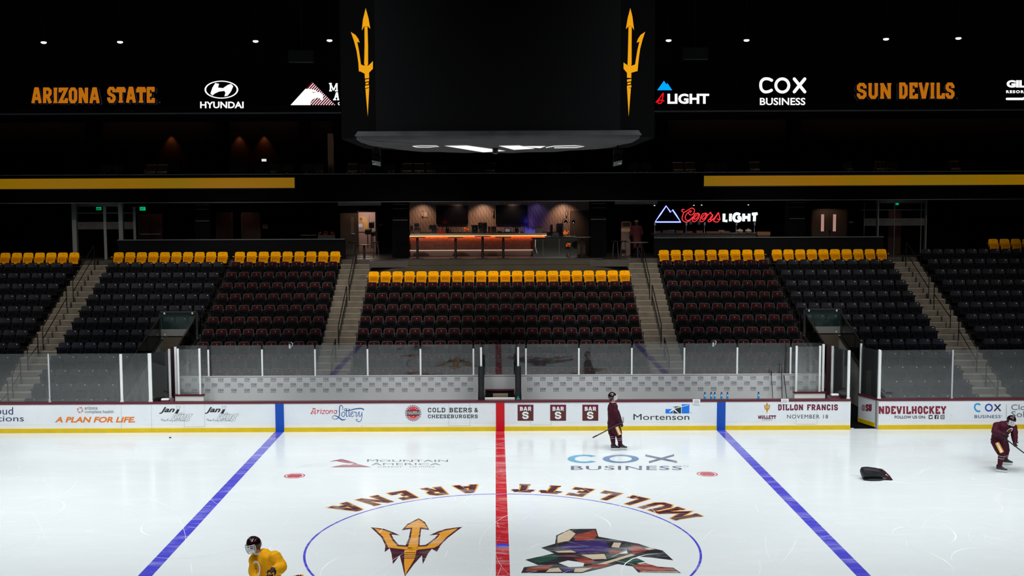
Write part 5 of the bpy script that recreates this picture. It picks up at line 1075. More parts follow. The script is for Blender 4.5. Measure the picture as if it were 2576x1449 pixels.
# tiled bar wall
def tile_mat():
    m = bpy.data.materials.new('wavy_tile'); m.use_nodes = True; nt = m.node_tree; b = nt.nodes['Principled BSDF']; L = nt.links.new
    g = nt.nodes.new('ShaderNodeNewGeometry'); s = nt.nodes.new('ShaderNodeSeparateXYZ'); L(g.outputs['Position'], s.inputs[0])
    def mth(op, a, c=None, v=None):
        n = nt.nodes.new('ShaderNodeMath'); n.operation = op
        for i, q in enumerate((a, c)):
            if q is None: continue
            if isinstance(q, (int, float)): n.inputs[i].default_value = q
            else: L(q, n.inputs[i])
        return n.outputs[0]
    zz_ = mth('MULTIPLY', s.outputs[2], 46.0); sw = mth('MULTIPLY', mth('SINE', zz_), .75)
    xx_ = mth('MULTIPLY', s.outputs[0], 79.0); w1 = mth('SINE', mth('ADD', xx_, sw)); w2 = mth('SINE', mth('ADD', mth('MULTIPLY', s.outputs[2], 17.0), mth('MULTIPLY', s.outputs[0], 31.0)))
    f = mth('ADD', mth('MULTIPLY', w1, .42), mth('MULTIPLY', w2, .12)); f = mth('ADD', f, .5)
    r = nt.nodes.new('ShaderNodeValToRGB'); r.color_ramp.elements[0].color = (.045,.026,.018,1); r.color_ramp.elements[1].color = (.34,.22,.16,1); r.color_ramp.elements[0].position = .3; r.color_ramp.elements[1].position = .62
    L(f, r.inputs[0]); L(r.outputs[0], b.inputs['Base Color']); b.inputs['Roughness'].default_value = .45; return m
M['tile'] = tile_mat()
mb = MB(); pbox(mb, 1024, 504, 1434, 602, 30.6, .2); st(mb, 'wall_bar', 'tile', 'wavy tan tiled wall behind the bar')
mb = MB(); pbox(mb, 1434, 530, 1484, 640, 30.5, .2); st(mb, 'wall_bar_panel', mat('umber_panel', (.06,.04,.03), .7), 'plain umber wall panel right of the tiles')
mb = MB(); pbox(mb, 1434, 502, 1484, 531, 30.6, .2); st(mb, 'wall_bar_upper', 'tile')
for px, w_, c in ((1062, 46, (1,.68,.48)), (1150, 34, (1,.68,.48)), (1215, 58, (1,.68,.48)), (1290, 40, (1,.66,.46)), (1418, 60, (1,.68,.48))):
    spot((at(px, 506, 29.5).x, 29.75, 8.0), (at(px, 560, 30.6).x, 30.6, 6.9), w_*1.5, 95, .9, c, .05)
spot((at(1352, 506, 29.7).x, 29.9, 8.0), (at(1352, 560, 30.6).x, 30.6, 7.2), 14, 90, .9, (.3,.25,1), .05)
for i, p0 in enumerate((1097, 1247)):
    q = pthing('television', ['black television on the tiled wall, left of two', 'black television on the tiled wall, right of two'][i], 'television', p0+40, 540, 30.5)
    pbox(MB(), p0, 517, p0+80.5, 564, 30.5, .05).build('housing', M['black'], q); pbox(MB(), p0+1, 518, p0+79.5, 563, 30.492, .01).build('screen', mat('tv_screen', (.004,.004,.005), .2, .4), q)
    pbox(MB(), p0+35, 535, p0+45, 546, 30.55, .05).build('wall_mount', M['dark'], q)
for i, px in enumerate((1062, 1240, 1425)):
    q = pthing('wall_sconce', f'slim dark sconce on the tiled wall, {ordn(i)} from left', 'lamp', px, 538, 30.55, 'slim bar sconces'); pbox(MB(), px-1.6, 531, px+1.6, 545, 30.5, .07).build('body', M['dark'], q); pbox(MB(), px-.8, 533, px+.8, 543, 30.495, .01).build('lens', mat('sconce_lens', (.3,.28,.26), .3), q)
q = pthing('framed_notice', 'small framed notice beside the left sconce', 'notice', 1070, 540, 30.56); pbox(MB(), 1065.5, 533.5, 1075.5, 546.5, 30.56, .03).build('frame', mat('frame_tan', (.22,.15,.11), .6), q); pbox(MB(), 1067, 535, 1074, 545, 30.555, .01).build('sheet', mat('sheet_tan', (.36,.25,.19), .6), q)
# bar counter
KY = 28.3; xk0, xk1 = at(1026, 600, KY).x, at(1375, 600, KY).x; zt = at(1200, 587, KY).z
ct = thing('bar_counter', 'long bar counter with a glowing orange front', 'bar counter', ((xk0+xk1)/2, KY, FZ))
MB().box(xk0, xk1, KY-.25, KY+.55, zt-.095, zt).build('worktop', mat('pale_stone', (.36,.29,.24), .4, .4, noise=.1, nscale=6), ct)
wood = mat('red_walnut', (.07,.018,.009), .5, .3, noise=.45, nscale=7); MB().box(xk0, xk1, KY, KY+.06, FZ+.32, zt-.075).build('front_panel', wood, ct); MB().box(xk0, xk1, KY+.06, KY+.5, FZ, zt-.075).build('carcass', M['dark'], ct)
MB().box(xk0, xk1, KY-.02, KY+.06, FZ+.02, FZ+.27).build('plinth', mat('plinth_pink', (.09,.052,.042), .5), ct)
MB().box(xk0, xk1, KY-.07, KY-.05, zt-.125, zt-.096).build('light_strip', led('strip_amber', (1,.36,.13), 2.6), ct)['label'] = 'glowing amber strip'
MB().box(xk0, xk1, KY-.03, KY-.02, FZ+.275, FZ+.315).build('toe_light', led('strip_warm', (.9,.66,.52), .75), ct)['label'] = 'pale toe-level light strip'
l = bpy.data.lights.new('strip_light', 'AREA'); l.shape = 'RECTANGLE'; l.size = xk1-xk0; l.size_y = .02; l.energy = 130; l.color = (1,.26,.05); o = bpy.data.objects.new('strip_light', l); COL.objects.link(o); o.location = ((xk0+xk1)/2, KY-.045, zt-.115); o.rotation_euler = (math.radians(35), 0, 0)
l = bpy.data.lights.new('strip_light', 'AREA'); l.shape = 'RECTANGLE'; l.size = xk1-xk0; l.size_y = .02; l.energy = 3.5; l.color = (1,.66,.5); o = bpy.data.objects.new('strip_light', l); COL.objects.link(o); o.location = ((xk0+xk1)/2, KY-.06, FZ+.27)
# things on the bar
BKY = 28.55
def item(name, label, cat, x0, y0, x1, y1, m, d=.22, Y=BKY, part='body', extra=None):
    q = pthing(name, label, cat, (x0+x1)/2, y1, Y); pbox(MB(), x0, y0, x1, y1, Y, d).build(part, m, q)
    if extra: 
        for (nm, a0, b0, a1, b1, mm) in extra: pbox(MB(), a0, b0, a1, b1, Y-.02, .03).build(nm, mm, q)
    return q
umb = mat('umber_plastic', (.10,.06,.05), .5); rdp = mat('red_card', (.28,.03,.02), .6); brp = mat('brown_timber', (.26,.10,.05), .6); scr = led('dim_screen', (.12,.13,.14), 1)
item('napkin_holder', 'small dark napkin holder at the left end of the bar', 'holder', 1032, 569, 1038, 587, umb, extra=[('lid', 1032, 567.5, 1038, 569.5, M['steel'])])
item('drink_dispenser', 'boxy drink dispenser near the left end of the bar', 'dispenser', 1042, 572, 1056, 587, umb, extra=[('tank', 1043, 562, 1055, 572, mat('smoked_tank', (.16,.12,.1), .3)), ('lid', 1042, 571, 1056, 573, M['steel'])])
item('till', 'black till with screen left of the red bottles', 'till', 1086, 575, 1098, 587, M['black'], extra=[('screen', 1079.5, 566, 1098, 577, M['dark'])])
def bottle(px, py0, py1, m, label, grp, Y=BKY+.1, cat='bottle'):
    p0, p1 = at(px, py1, Y), at(px, py0, Y); h = p1.z-p0.z; q = thing('bottle', label, cat, (p0.x, Y, p0.z), grp); r = h*.16
    MB().lathe(p0, [(r,0),(r*1.05,.01),(r*1.05,h*.6),(r*.4,h*.75),(r*.38,h*.9)], 10).build('body', m, q, smooth=True); MB().lathe(p0, [(r*.45,h*.9),(r*.45,h)], 8).build('cap', M['black'], q)
rdb = mat('red_glass', (.45,.03,.02), .2, .6); blb = mat('clear_bottle', (.30,.32,.5), .15, .7)
for i, px in enumerate((1101, 1105, 1109, 1113, 1117, 1121)): bottle(px, 573+(i % 3)*2, 587, rdb, f'red-lit bottle on the bar, {ordn(i)} from left of six', 'red-lit bottles')
point((at(1111, 570, BKY).x, BKY-.05, zt+.42), .7, (1,.08,.06), .05)
for i, px in enumerate((1123.5, 1128, 1134)): bottle(px, 569+i*4, 587, M['black'], f'black bottle right of the red-lit bottles, {ordn(i)} from left of three', 'black bottles')
for i, px in enumerate((1321, 1324, 1327, 1330, 1333, 1336, 1339, 1342, 1345, 1348)): bottle(px, 567+(i*5 % 4)*2+i*.6, 587, blb, f'blue-lit bottle on the bar, {ordn(i)} from left of ten', 'blue-lit bottles')
point((at(1333, 565, BKY).x, BKY-.1, zt+.5), 7, (.08,.06,1), .05); point((at(1335, 565, 30.2).x, 30.0, zt+.5), 3.0, (.1,.07,1), .05)
def flowers(px, py, y1, label, Y=BKY, k=1.0, em=1.0):
    p = at(px, y1, Y); q = thing('flower_vase', label, 'flowers', (p.x, Y, p.z)); MB().lathe(p, [(.05,0),(.07,.05),(.055,.14)], 10).build('vase', umb, q, smooth=True)
    c = at(px, py, Y); mb = MB()
    for i in range(16): mb.ball(c+V((random.uniform(-.11,.11), random.uniform(-.08,.08), random.uniform(-.06,.09)))*1, random.uniform(.03,.05)*k, 7, 5)
    mb.build('blooms', mat('orange_petals', (.85,.17,.03), .6), q); spot(c+V((0,-.5,.9)), c, 30*em, 30, .8, (1,.75,.55), .04)
flowers(1174, 577, 587, 'orange flowers in a vase on the bar', em=1.2)
item('coffee_machine', 'black boxy machine left of the framed curly sign', 'machine', 1187, 568, 1202, 587, M['black'], extra=[('top_tray', 1184, 566, 1203, 568.5, M['dark']), ('dial', 1193, 574, 1195, 576, M['steel'])])
q = item('framed_sign', 'dark framed sign with a curly letter on the bar', 'sign', 1203, 560, 1225, 576, M['dark'], d=.04, part='frame'); a = Art(on_y(BKY-.01)); a.line([(1219,563),(1212,562),(1209,566),(1214,569),(1219,571),(1216,575),(1207,574)], 1.4, mat('sign_tan', (.25,.16,.11), .6), smooth=4); a.build('letter', q); pbox(MB(), 1206, 576, 1222, 587, BKY, .15).build('stand', umb, q)
item('condiment_box', 'small dark box right of the framed sign', 'box', 1216, 575, 1224.5, 587, M['black'], Y=BKY-.15)
item('menu_stand', 'red slanted menu card on the bar', 'menu', 1228, 570, 1234, 587, rdp, d=.1); item('timber_box', 'brown timber framed box right of the red menu card', 'box', 1235, 569.5, 1249, 587, brp, extra=[('front_inset', 1238, 573, 1246, 585, umb)])
item('small_tray', 'small black tray with napkins on the bar', 'tray', 1252, 581, 1262, 587, M['black'], extra=[('napkins', 1253, 579.5, 1261, 581.5, M['i_pale'])])
item('tablet', 'tablet with a dim grey screen on the bar', 'tablet', 1269.5, 574, 1284, 585, M['dark'], d=.05, extra=[('screen', 1271, 575.5, 1282.5, 583, scr), ('foot', 1272, 585, 1282, 587, M['dark'])])
item('espresso_machine', 'black machine with a chrome spout under the right television', 'machine', 1296, 572, 1303, 587, M['black'], extra=[('head', 1289, 564, 1310, 572, M['dark']), ('spout', 1298, 571, 1301, 574, M['steel']), ('top_rim', 1290, 564, 1309, 565.5, M['trimgrey'])])
p = at(1306.5, 580, BKY-.05); q = thing('chrome_pot', 'round chrome pot left of the blue-lit bottles', 'pot', (p.x, BKY, zt)); MB().ball(p, .07, 14, 9).build('bowl', mat('chrome', (.7,.7,.7), .12, .5, 1.0), q, smooth=True); MB().lathe((p.x, BKY-.05, zt), [(.05,0),(.025,.03),(.02,.08)], 10).build('foot', M['steel'], q)
item('brown_carton', 'tall brown carton right of the blue-lit bottles', 'box', 1349, 570, 1364, 592, umb, Y=28.2, extra=[('flap', 1350, 570, 1363, 573, M['dark'])])
item('soap_dispenser', 'small dispenser right of the brown carton', 'dispenser', 1384.5, 567, 1390, 586, umb, Y=29.6, extra=[('lid', 1384.5, 565, 1390, 567.5, M['trimgrey'])]); item('juice_dispenser', 'framed twin drink dispenser before the umber panel', 'dispenser', 1400.5, 563, 1415, 587, umb, Y=29.6, extra=[('tank', 1401.5, 562, 1407, 572, M['trimgrey']), ('tank', 1408.5, 562, 1414, 572, M['trimgrey'])])
q = thing('back_counter', 'low dark back counter under the tiled wall', 'counter', (0, 30, FZ)); MB().box(at(1030, 600, 29.6).x, at(1430, 600, 29.6).x, 29.4, 30.55, zt-.06, zt).build('worktop', M['dark'], q); MB().box(at(1031, 600, 29.6).x, at(1429, 600, 29.6).x, 29.45, 30.5, FZ, zt-.06).build('body', M['dark'], q)
# black service counter at the right of the bar
FYc = 27.5; sc = thing('service_counter', 'black glossy service counter at the right end of the bar', 'counter', (at(1398, 640, FYc).x, FYc, FZ)); blk = mat('black_laminate', (.012,.013,.012), .25, .5)
pbox(MB(), 1338, 597, 1456, 600, FYc-.06, .8).build('worktop', blk, sc); pbox(MB(), 1341, 600, 1452, 648, FYc, .7).build('body', blk, sc)
for p0, p1 in ((1343, 1363), (1367, 1404), (1408, 1450)): pbox(MB(), p0, 601.5, p1, 640, FYc-.02, .02).build('door_panel', mat('black_door', (.02,.021,.02), .2, .5), sc)
A = at(1347, 603, FYc); B = at(1351, 637, FYc); MB().tube([A+V((0,-.03,0)), (A+B)/2+V((-.05,-.08,0)), B+V((0,-.03,0))], .014, 6).build('handle', M['steel'], sc)
for p0 in (1366, 1407): pbox(MB(), p0-.6, 601, p0+.4, 643, FYc-.035, .015).build('edge_strip', M['trimgrey'], sc)
pt = at(1398, 597, FYc).z
for px, lb in ((1416, 'left'), (1444.5, 'right')):
    X = at(px, 580, 27.8).x; q = thing('heat_lamp', f'chrome heat lamp on a pole over the service counter, {lb} of two', 'lamp', (X, 27.8, pt)); zt2 = at(px, 553, 27.8).z
    pts = [V((X, 27.8, pt)), V((X, 27.8, zt2)), V((X+.05*(1 if lb == 'left' else -.5), 27.8, zt2+.04)), V((X+.14*(1 if lb == 'left' else -.3), 27.8, zt2))]
    MB().tube(pts, .014, 6).build('pole', M['dark'], q); c = pts[-1]; MB().lathe(c+V((0,0,-.16)), [(.10,0),(.105,.02),(.07,.1),(.03,.15)], 14).build('shade', bpy.data.materials['chrome'], q, smooth=True); MB().lathe((X, 27.8, pt), [(.09,0),(.08,.02)], 12).build('base', M['dark'], q)
for i, (px, py, w_, lb) in enumerate(((1378, 593, 9, 'stack of pale plates on the service counter'), (1432, 594, 18, 'long pale platter by the heat lamps'))):
    p = at(px, py+2, 27.7); q = MB().lathe((p.x, 27.7, pt), [(.1,0),(w_/53,.03),(w_/53,.05),(.1,.06)], 16).build('plates', mat('cream_china', (.3,.24,.2), .4), loc=(p.x, 27.7, pt)); tag(q, lb, 'plates')
item('serving_bowl', 'black serving bowl between plates and flowers', 'bowl', 1389, 588, 1406, 596.5, M['black'], Y=27.6, d=.3, extra=[('lid', 1391, 585.5, 1404, 588.5, M['dark'])])
flowers(1424, 586, 596, 'orange flowers on the service counter', Y=27.65, em=1.0); flowers(1430, 617, 645.5, 'dim orange flowers low in front of the service counter', Y=27.2, em=.12)
# standing tables
def hightable(px, pv, Y, label, r=.38, m=None, zb=FZ):
    p = at(px, pv, Y); q = thing('standing_table', label, 'table', (p.x, Y, zb), 'standing tables')
    MB().lathe((p.x, Y, p.z-.03), [(r*.96,0),(r,.01),(r,.03),(r*.96,.035)], 28).build('table_top', m or M['trimgrey'], q, smooth=True); MB().tube([(p.x, Y, zb+.02), (p.x, Y, p.z-.03)], .055, 10).build('pole', M['black'], q); MB().lathe((p.x, Y, zb), [(.3,0),(.3,.015),(.06,.03)], 20).build('base', M['black'], q)
for i, (px, pv) in enumerate(((1050, 596.5), (1146, 596.8), (1214, 594), (1266, 596))): hightable(px, pv, 26.2, f'tall round standing table before the glowing bar, {ordn(i)} from left of four')
hightable(1464, 596, 26.6, 'tall round standing table beside the service counter', .42); hightable(1604, 609, 26.3, 'tall round table in front of the seated person', .5); hightable(916, 616, 27.3, 'dark standing table in the left passage', .3, M['dark'])
for i, px in enumerate((886, 946, 1548, 1568)):
    Y = 27.0; p = at(px, 623, Y); q = thing('bar_stool', ['black bar stool left of the left passage table', 'black bar stool right of the left passage table', 'black bar stool left of the seated person, outer one', 'black bar stool left of the seated person, inner one'][i], 'stool', (p.x, Y, FZ)); zs = FZ+.72
    MB().lathe((p.x, Y, zs), [(.17,0),(.19,.02),(.17,.05)], 14).build('seat', M['dark'], q, smooth=True)
    for j in range(4): t = PI/4+j*PI/2; MB().tube([(p.x+.12*math.cos(t), Y+.12*math.sin(t), zs), (p.x+.2*math.cos(t), Y+.2*math.sin(t), FZ)], .012, 6).build('leg', M['dark'], q)
# neon sign
def neon(pts, col, r, s, q, closed=False, k=6, name='neon_tube'):
    P_ = [V((a, b)) for a, b in pts]; P_ = spline(P_, k, closed) if k else P_
    MB().tube([at(p.x, p.y, 30.55) for p in P_], r, 8, closed=closed).build(name, col, q, smooth=True)
L = lambda x, y: (1640+x/9.2, 505+y/9.2)
nb, nr, nw = led('neon_blue', (.16,.2,1), 4.0), led('neon_red', (1,.035,.045), 1.5), led('neon_white', (.75,1,1), 2.2)
q = pthing('neon_sign', 'blue neon peak outline left of the red neon script', 'neon sign', 1680, 540, 30.6); neon([L(*p) for p in ((70,492),(200,310),(330,120),(430,265),(478,210),(560,330),(668,492))], nb, .035, 1, q, True, 0); pbox(MB(), 1648, 517, 1713, 561, 30.62, .38).build('backing', M['wall'], q)
q = pthing('neon_sign', 'red neon script between the blue peak and the white letters', 'neon sign', 1765, 540, 30.6); pbox(MB(), 1715, 522, 1813, 561, 30.62, .38).build('backing', M['wall'], q)
for s_ in ([(750,205),(710,200),(690,230),(740,270),(830,220),(920,170),(985,210),(960,300),(890,330),(850,290),(870,240),(910,235),(890,280)],
           [(740,270),(700,380),(710,450),(790,495),(870,460),(940,400)], [(830,270),(770,370),(790,440),(840,455),(900,420),(1000,320)],
           [(1060,290),(990,310),(950,420),(950,480),(1020,470),(1090,380),(1100,310),(1050,285),(1100,345)], [(1040,320),(980,400),(1000,430),(1060,380),(1070,330)],
           [(1240,290),(1170,310),(1120,420),(1120,480),(1190,470),(1270,370),(1280,310),(1230,285),(1270,340),(1310,320)], [(1220,320),(1160,390),(1170,430),(1230,390),(1250,330)],
           [(1310,320),(1360,265),(1370,310),(1410,330),(1380,400),(1300,450),(1320,490),(1380,460),(1450,400)], [(1400,340),(1350,400),(1360,450),(1440,400),(1540,270)],
           [(1540,270),(1555,330),(1570,420),(1520,490),(1440,480),(1440,440),(1530,300)], [(1500,420),(1550,430),(1585,420),(1560,440)]): neon([L(*p) for p in s_], nr, .02, 1, q, k=4)
q = pthing('neon_sign', 'white neon block letters right of the red script', 'neon sign', 1860, 540, 30.6); pbox(MB(), 1815, 530, 1912, 562, 30.62, .38).build('backing', M['wall'], q)
for s_ in ([(1670,300),(1665,470),(1740,465)], [(1820,300),(1815,475)], [(2035,320),(1960,300),(1905,340),(1900,430),(1960,475),(2035,450),(2040,385),(1985,395)], [(2125,300),(2120,475)], [(2250,300),(2245,475)], [(2125,385),(2250,385)], [(2320,310),(2440,300)], [(2378,310),(2370,475)]):
    neon([L(*p) for p in s_], nw, .07, 1, q, k=3 if len(s_) > 4 else 0)
point((at(1680, 560, 30).x, 30.1, 6.9), 1.6, (.1,.1,1), .1); point((at(1765, 505, 30).x, 29.5, 7.95), .8, (1,.1,.1), .1)
# buffet
GYb = 28.4; q = thing('buffet_counter', 'dark buffet counter under the neon signs', 'counter', (at(1770, 600, GYb).x, GYb, FZ)); zb = at(1770, 586.5, GYb).z
pbox(MB(), 1640, 586.5, 1912, 588.5, GYb-.1, .9).build('worktop', umb, q); xq0, xq1 = at(1645, 600, GYb).x, at(1905, 600, GYb).x; MB().box(xq0, xq1, GYb, GYb+.7, FZ, zb-.05).build('body', M['dark'], q)
for px in (1658, 1718, 1783, 1845): pbox(MB(), px-.5, 589, px+.5, 600, GYb-.01, .01).build('panel_joint', M['trimgrey'], q)
for i, px in enumerate((1648, 1727, 1773, 1853, 1899)):
    X = at(px, 575, GYb).x; g = thing('sneeze_guard_post', f'slim metal post on the buffet, {ordn(i)} from left of five', 'post', (X, GYb+.1, zb), 'slim buffet posts'); MB().tube([(X, GYb+.1, zb), (X, GYb+.1, at(px, 563, GYb).z)], .012, 6).build('stem', M['steel'], g); pbox(MB(), px-2, 559, px+2, 567, GYb+.08, .04).build('bracket', M['steel'], g)
tim = mat('tray_wood', (.16,.06,.04), .5)
for i, (a0, a1, y0) in enumerate(((1647, 1662, 582), (1667, 1682, 580), (1701, 1719, 580), (1729, 1743, 581.5), (1752, 1768, 580), (1777, 1811, 582), (1813, 1836, 582))):
    item('serving_tray', f'brown serving tray on the buffet, {ordn(i)} from left of seven', 'tray', a0, y0, a1, 586.5, tim, Y=GYb+.25, d=.3, extra=[('rim', a0, y0, a1, y0+1.2, brp)])
for i in range(4): item('glass_tumbler', f'pale tumbler on the buffet, {ordn(i)} from left of four', 'glass', 1682+i*4, 579.5+(i % 2), 1685+i*4, 586, M['trimgrey'], Y=GYb+.15, d=.06, extra=[('rim', 1682+i*4, 579.2, 1685+i*4, 580.2, M['steel'])])
item('paper_box', 'pale cardboard box on the buffet trays', 'box', 1808, 578.5, 1822, 582, mat('tan_card', (.4,.28,.2), .7), Y=GYb+.3, d=.2, extra=[('lid', 1807.5, 578, 1822.5, 579.2, umb)])
for i, px in enumerate((1861, 1882.5)):
    p = at(px, 586.5, GYb+.3); q = thing('chafing_dish', ['white lidded chafing dish, left of two', 'white lidded chafing dish, right of two'][i], 'dish', (p.x, GYb+.3, zb)); wm = mat('white_enamel', (.55,.48,.44), .35, .5)
    MB().lathe((p.x, GYb+.3, zb), [(.1,0),(.13,.03),(.16,.08)], 18).build('pan', mat('copper_dish', (.4,.2,.13), .4), q, smooth=True); MB().lathe((p.x, GYb+.3, zb+.08), [(.165,0),(.165,.02),(.13,.06),(.05,.10),(.02,.11)], 18).build('lid', wm, q, smooth=True); MB().ball((p.x, GYb+.3, zb+.215), .022, 8, 6).build('knob', M['steel'], q)
    spot((p.x, GYb-.1, 8.0), (p.x, GYb+.3, zb), 14, 24, .8, (1,.75,.6), .04)
for i, px in enumerate((1737.5, 1758.5)):
    p = at(px, 559, GYb+.3); q = thing('pendant_heater', ['ribbed pendant over the buffet, left of two', 'ribbed pendant over the buffet, right of two'][i], 'lamp', tuple(p)); MB().lathe(p+V((0,0,-.12)), [(.06,0),(.07,.02),(.07,.16),(.02,.18)], 12).build('shade', M['steel'], q, smooth=True); MB().tube([p+V((0,0,.05)), V((p.x, GYb+.3, 8.05))], .006, 5).build('cord', M['dark'], q)
item('timber_block', 'orange-brown timber box at the right end of the buffet', 'box', 1905, 583, 1938, 591.5, brp, Y=28.2, d=.35, extra=[('base', 1906, 591.5, 1937, 604, M['dark'])])
for i, (px, py) in enumerate(((1646.5, 516.8), (1745.5, 516.5), (1765, 516), (1882.5, 515.5))):
    p = at(px, py, 29.2); q = thing('downlight', f'tiny bright downlight above the neon signs, {ordn(i)} from left of four', 'lamp', tuple(p), 'tiny downlights'); MB().ball(p, (.04,.04,.018), 10, 6).build('lens', led('tiny_glow', (1,.9,.8), 1.6) if 'tiny_glow' not in bpy.data.materials else bpy.data.materials['tiny_glow'], q); MB().tube([p, V((p.x, 29.2, 8.05))], .015, 6).build('stem', M['dark'], q)
# popcorn cart by the seated person
q = pthing('popcorn_cart', 'timber-edged popcorn cart left of the seated person', 'cart', 1575, 640, 28.2)
mb = MB()
for r_ in ((1563.5,557,1588,559.5),(1563.5,570.5,1588,573),(1563.5,557,1566,573),(1585.5,557,1588,573)): pbox(mb, *r_, 28.2, .05)
mb.build('frame', brp, q); pbox(MB(), 1566, 559, 1586, 571, 28.24, .02).build('screen', M['black'], q); pbox(MB(), 1563.5, 574, 1588, 583, 28.2, .4).build('popcorn_bin', mat('popcorn_mix', (.3,.2,.14), .7, noise=.8, nscale=30), q); pbox(MB(), 1564, 583, 1586, 655, 28.22, .35).build('body', umb, q); pbox(MB(), 1562.6, 570, 1564, 622, 28.18, .03).build('side_edge', brp, q)
spot((at(1575, 506, 27.6).x, 27.4, 8.0), (at(1575, 575, 28.2).x, 28.2, 6.9), 12, 40, .8, (1,.7,.5), .04)
item('planter_box', 'low box with dim red leaves behind the left half wall', 'planter', 800, 591, 842, 601, M['dark'], Y=27.6, d=.3, extra=[('stand', 803, 601, 839, 649, M['dark'])])
for i, (px, rr) in enumerate(((804, 4), (820, 6), (836, 4.5))):
    c = at(px, 587, 27.7); mb = MB()
    for j in range(12): mb.ball(c+V((random.uniform(-1,1)*rr/53, random.uniform(-.08,.08), random.uniform(-.7,.7)*rr/53)), .025, 6, 4)
    tag(mb.build('red_plant', mat('red_leaves', (.30,.035,.02), .6) if i == 0 else bpy.data.materials['red_leaves'], loc=tuple(c)), f'dim red plant in the box behind the left half wall, {ordn(i)} from left of three', 'plant', 'dim red plants')
spot((at(820, 506, 27.4).x, 27.2, 8.0), (at(820, 587, 27.7).x, 27.7, 6.6), 7, 30, .8, (1,.5,.35), .04)
q = pthing('side_table', 'low grey table behind the left half wall', 'table', 776, 591, 28.4); pbox(MB(), 756, 591, 796, 592.5, 28.4, .4).build('table_top', M['trimgrey'], q); pt_ = at(776, 592, 28.6); MB().tube([(pt_.x, 28.6, FZ), (pt_.x, 28.6, pt_.z)], .04, 8).build('pole', M['dark'], q)
# glazed entrances
al = mat('grey_aluminium', (.11,.115,.12), .5, .4)
def vest(nm, label, hdr, posts, thin, trans, band, x0, x1, y0, y1):
    q = pthing('glass_entrance', label, 'entrance', (x0+x1)/2, y1, 27.2)
    pbox(MB(), *hdr, 27.15, .3).build('header', mat('header_grey', (.045,.047,.05), .6), q)
    for p in posts: pbox(MB(), p-3, y0-1, p+3, y1, 27.1, .25).build('post', al, q)
    for p in thin: pbox(MB(), p-1.3, y0+8, p+1.3, y1, 27.22, .1).build('mullion', al, q)
    pbox(MB(), x0, trans, x1, trans+1.8, 27.2, .1).build('transom', al, q); pbox(MB(), x0+3, y0+10, x1-3, y1, 27.26, .02).build('glass_pane', glass_mat('door_glass_'+nm, .05, (.7,.7,.7)), q)
    pbox(MB(), x0+5, band, x1-4, band+19, 27.24, .01).build('frosted_band', mat('frost_'+nm, (.045,.043,.04), .8), q)
    a = Art(on_y(27.235)); 
    for xx in (x0+17, x0+82): a.poly([(xx, band+9), (xx+4, band+3), (xx+7, band+9)], 'black'); a.text('Coors LIGHT', xx+10, band+2, xx+48, band+9, 'black', slant=.2); a.text('CLUB', xx+17, band+11, xx+40, band+17, 'black')
    a.build('band_lettering', q)
    return q
vest('l', 'grey framed glass entrance at the top of the leftmost stairs', (190, 511, 303, 520), (187, 304), (264.5, 339), 535, 558, 183, 345, 512, 655)
vest('r', 'grey framed glass entrance at the top of the rightmost stairs', (2214, 501, 2330, 511), (2209, 2330), (2174, 2250, 2317), 527, 549, 2168, 2335, 502, 650)
def exit_sign(px, py, w_, h_, label, txt=True, Y=28.6, s=.9):
    q = pthing('exit_sign', label, 'exit sign', px, py, Y); pbox(MB(), px-w_/2, py-h_/2, px+w_/2, py+h_/2, Y, .05).build('face', led('exit_green', (.0,.62,.18), s) if 'exit_green' not in bpy.data.materials else bpy.data.materials['exit_green'], q)
    pbox(MB(), px-w_/2-.5, py-h_/2-.5, px+w_/2+.5, py+h_/2+.5, Y+.03, .05).build('housing', M['black'], q)
    p = at(px, py-h_/2, Y); MB().box(p.x-.015, p.x+.015, Y+.03, Y+.06, p.z, 8.05).build('hanger', M['dark'], q)
    if txt: a = Art(on_y(Y-.005)); a.text('EXIT', px-w_/2+1.2, py-h_/2+1.6, px+w_/2-1.2, py+h_/2-1.6, 'black', bold=.02); a.build('lettering', q)
exit_sign(358.5, 525, 13.5, 9, 'green exit sign right of the left glass entrance'); exit_sign(248, 525, 12, 7.5, 'built reflection of the green exit sign in the left glass entrance'); exit_sign(2257.5, 513.5, 7, 5, 'small green exit sign in the right glass entrance', False)  # second sign is a mirror reflection in the glass, modelled as an object
mb = MB(); pbox(mb, 2233, 527, 2268, 640, 28.6, .1); st(mb, 'wall_entrance', mat('umber_lit', (.10,.055,.04), .7), 'umber wall seen through the right glass entrance')
spot((at(2250, 510, 28).x, 27.9, 8.0), (at(2250, 580, 28.6).x, 28.6, 6.6), 9, 70, .8, (1,.6,.45), .04)
spot((at(265, 505, 26.4).x, 25.9, 8.0), (at(265, 560, 27.2).x, 27.2, 6.8), 9, 110, .8, (.9,.95,1), .05); spot((at(2255, 500, 26.4).x, 25.9, 8.0), (at(2255, 560, 27.2).x, 27.2, 6.8), 9, 110, .8, (.9,.95,1), .05)
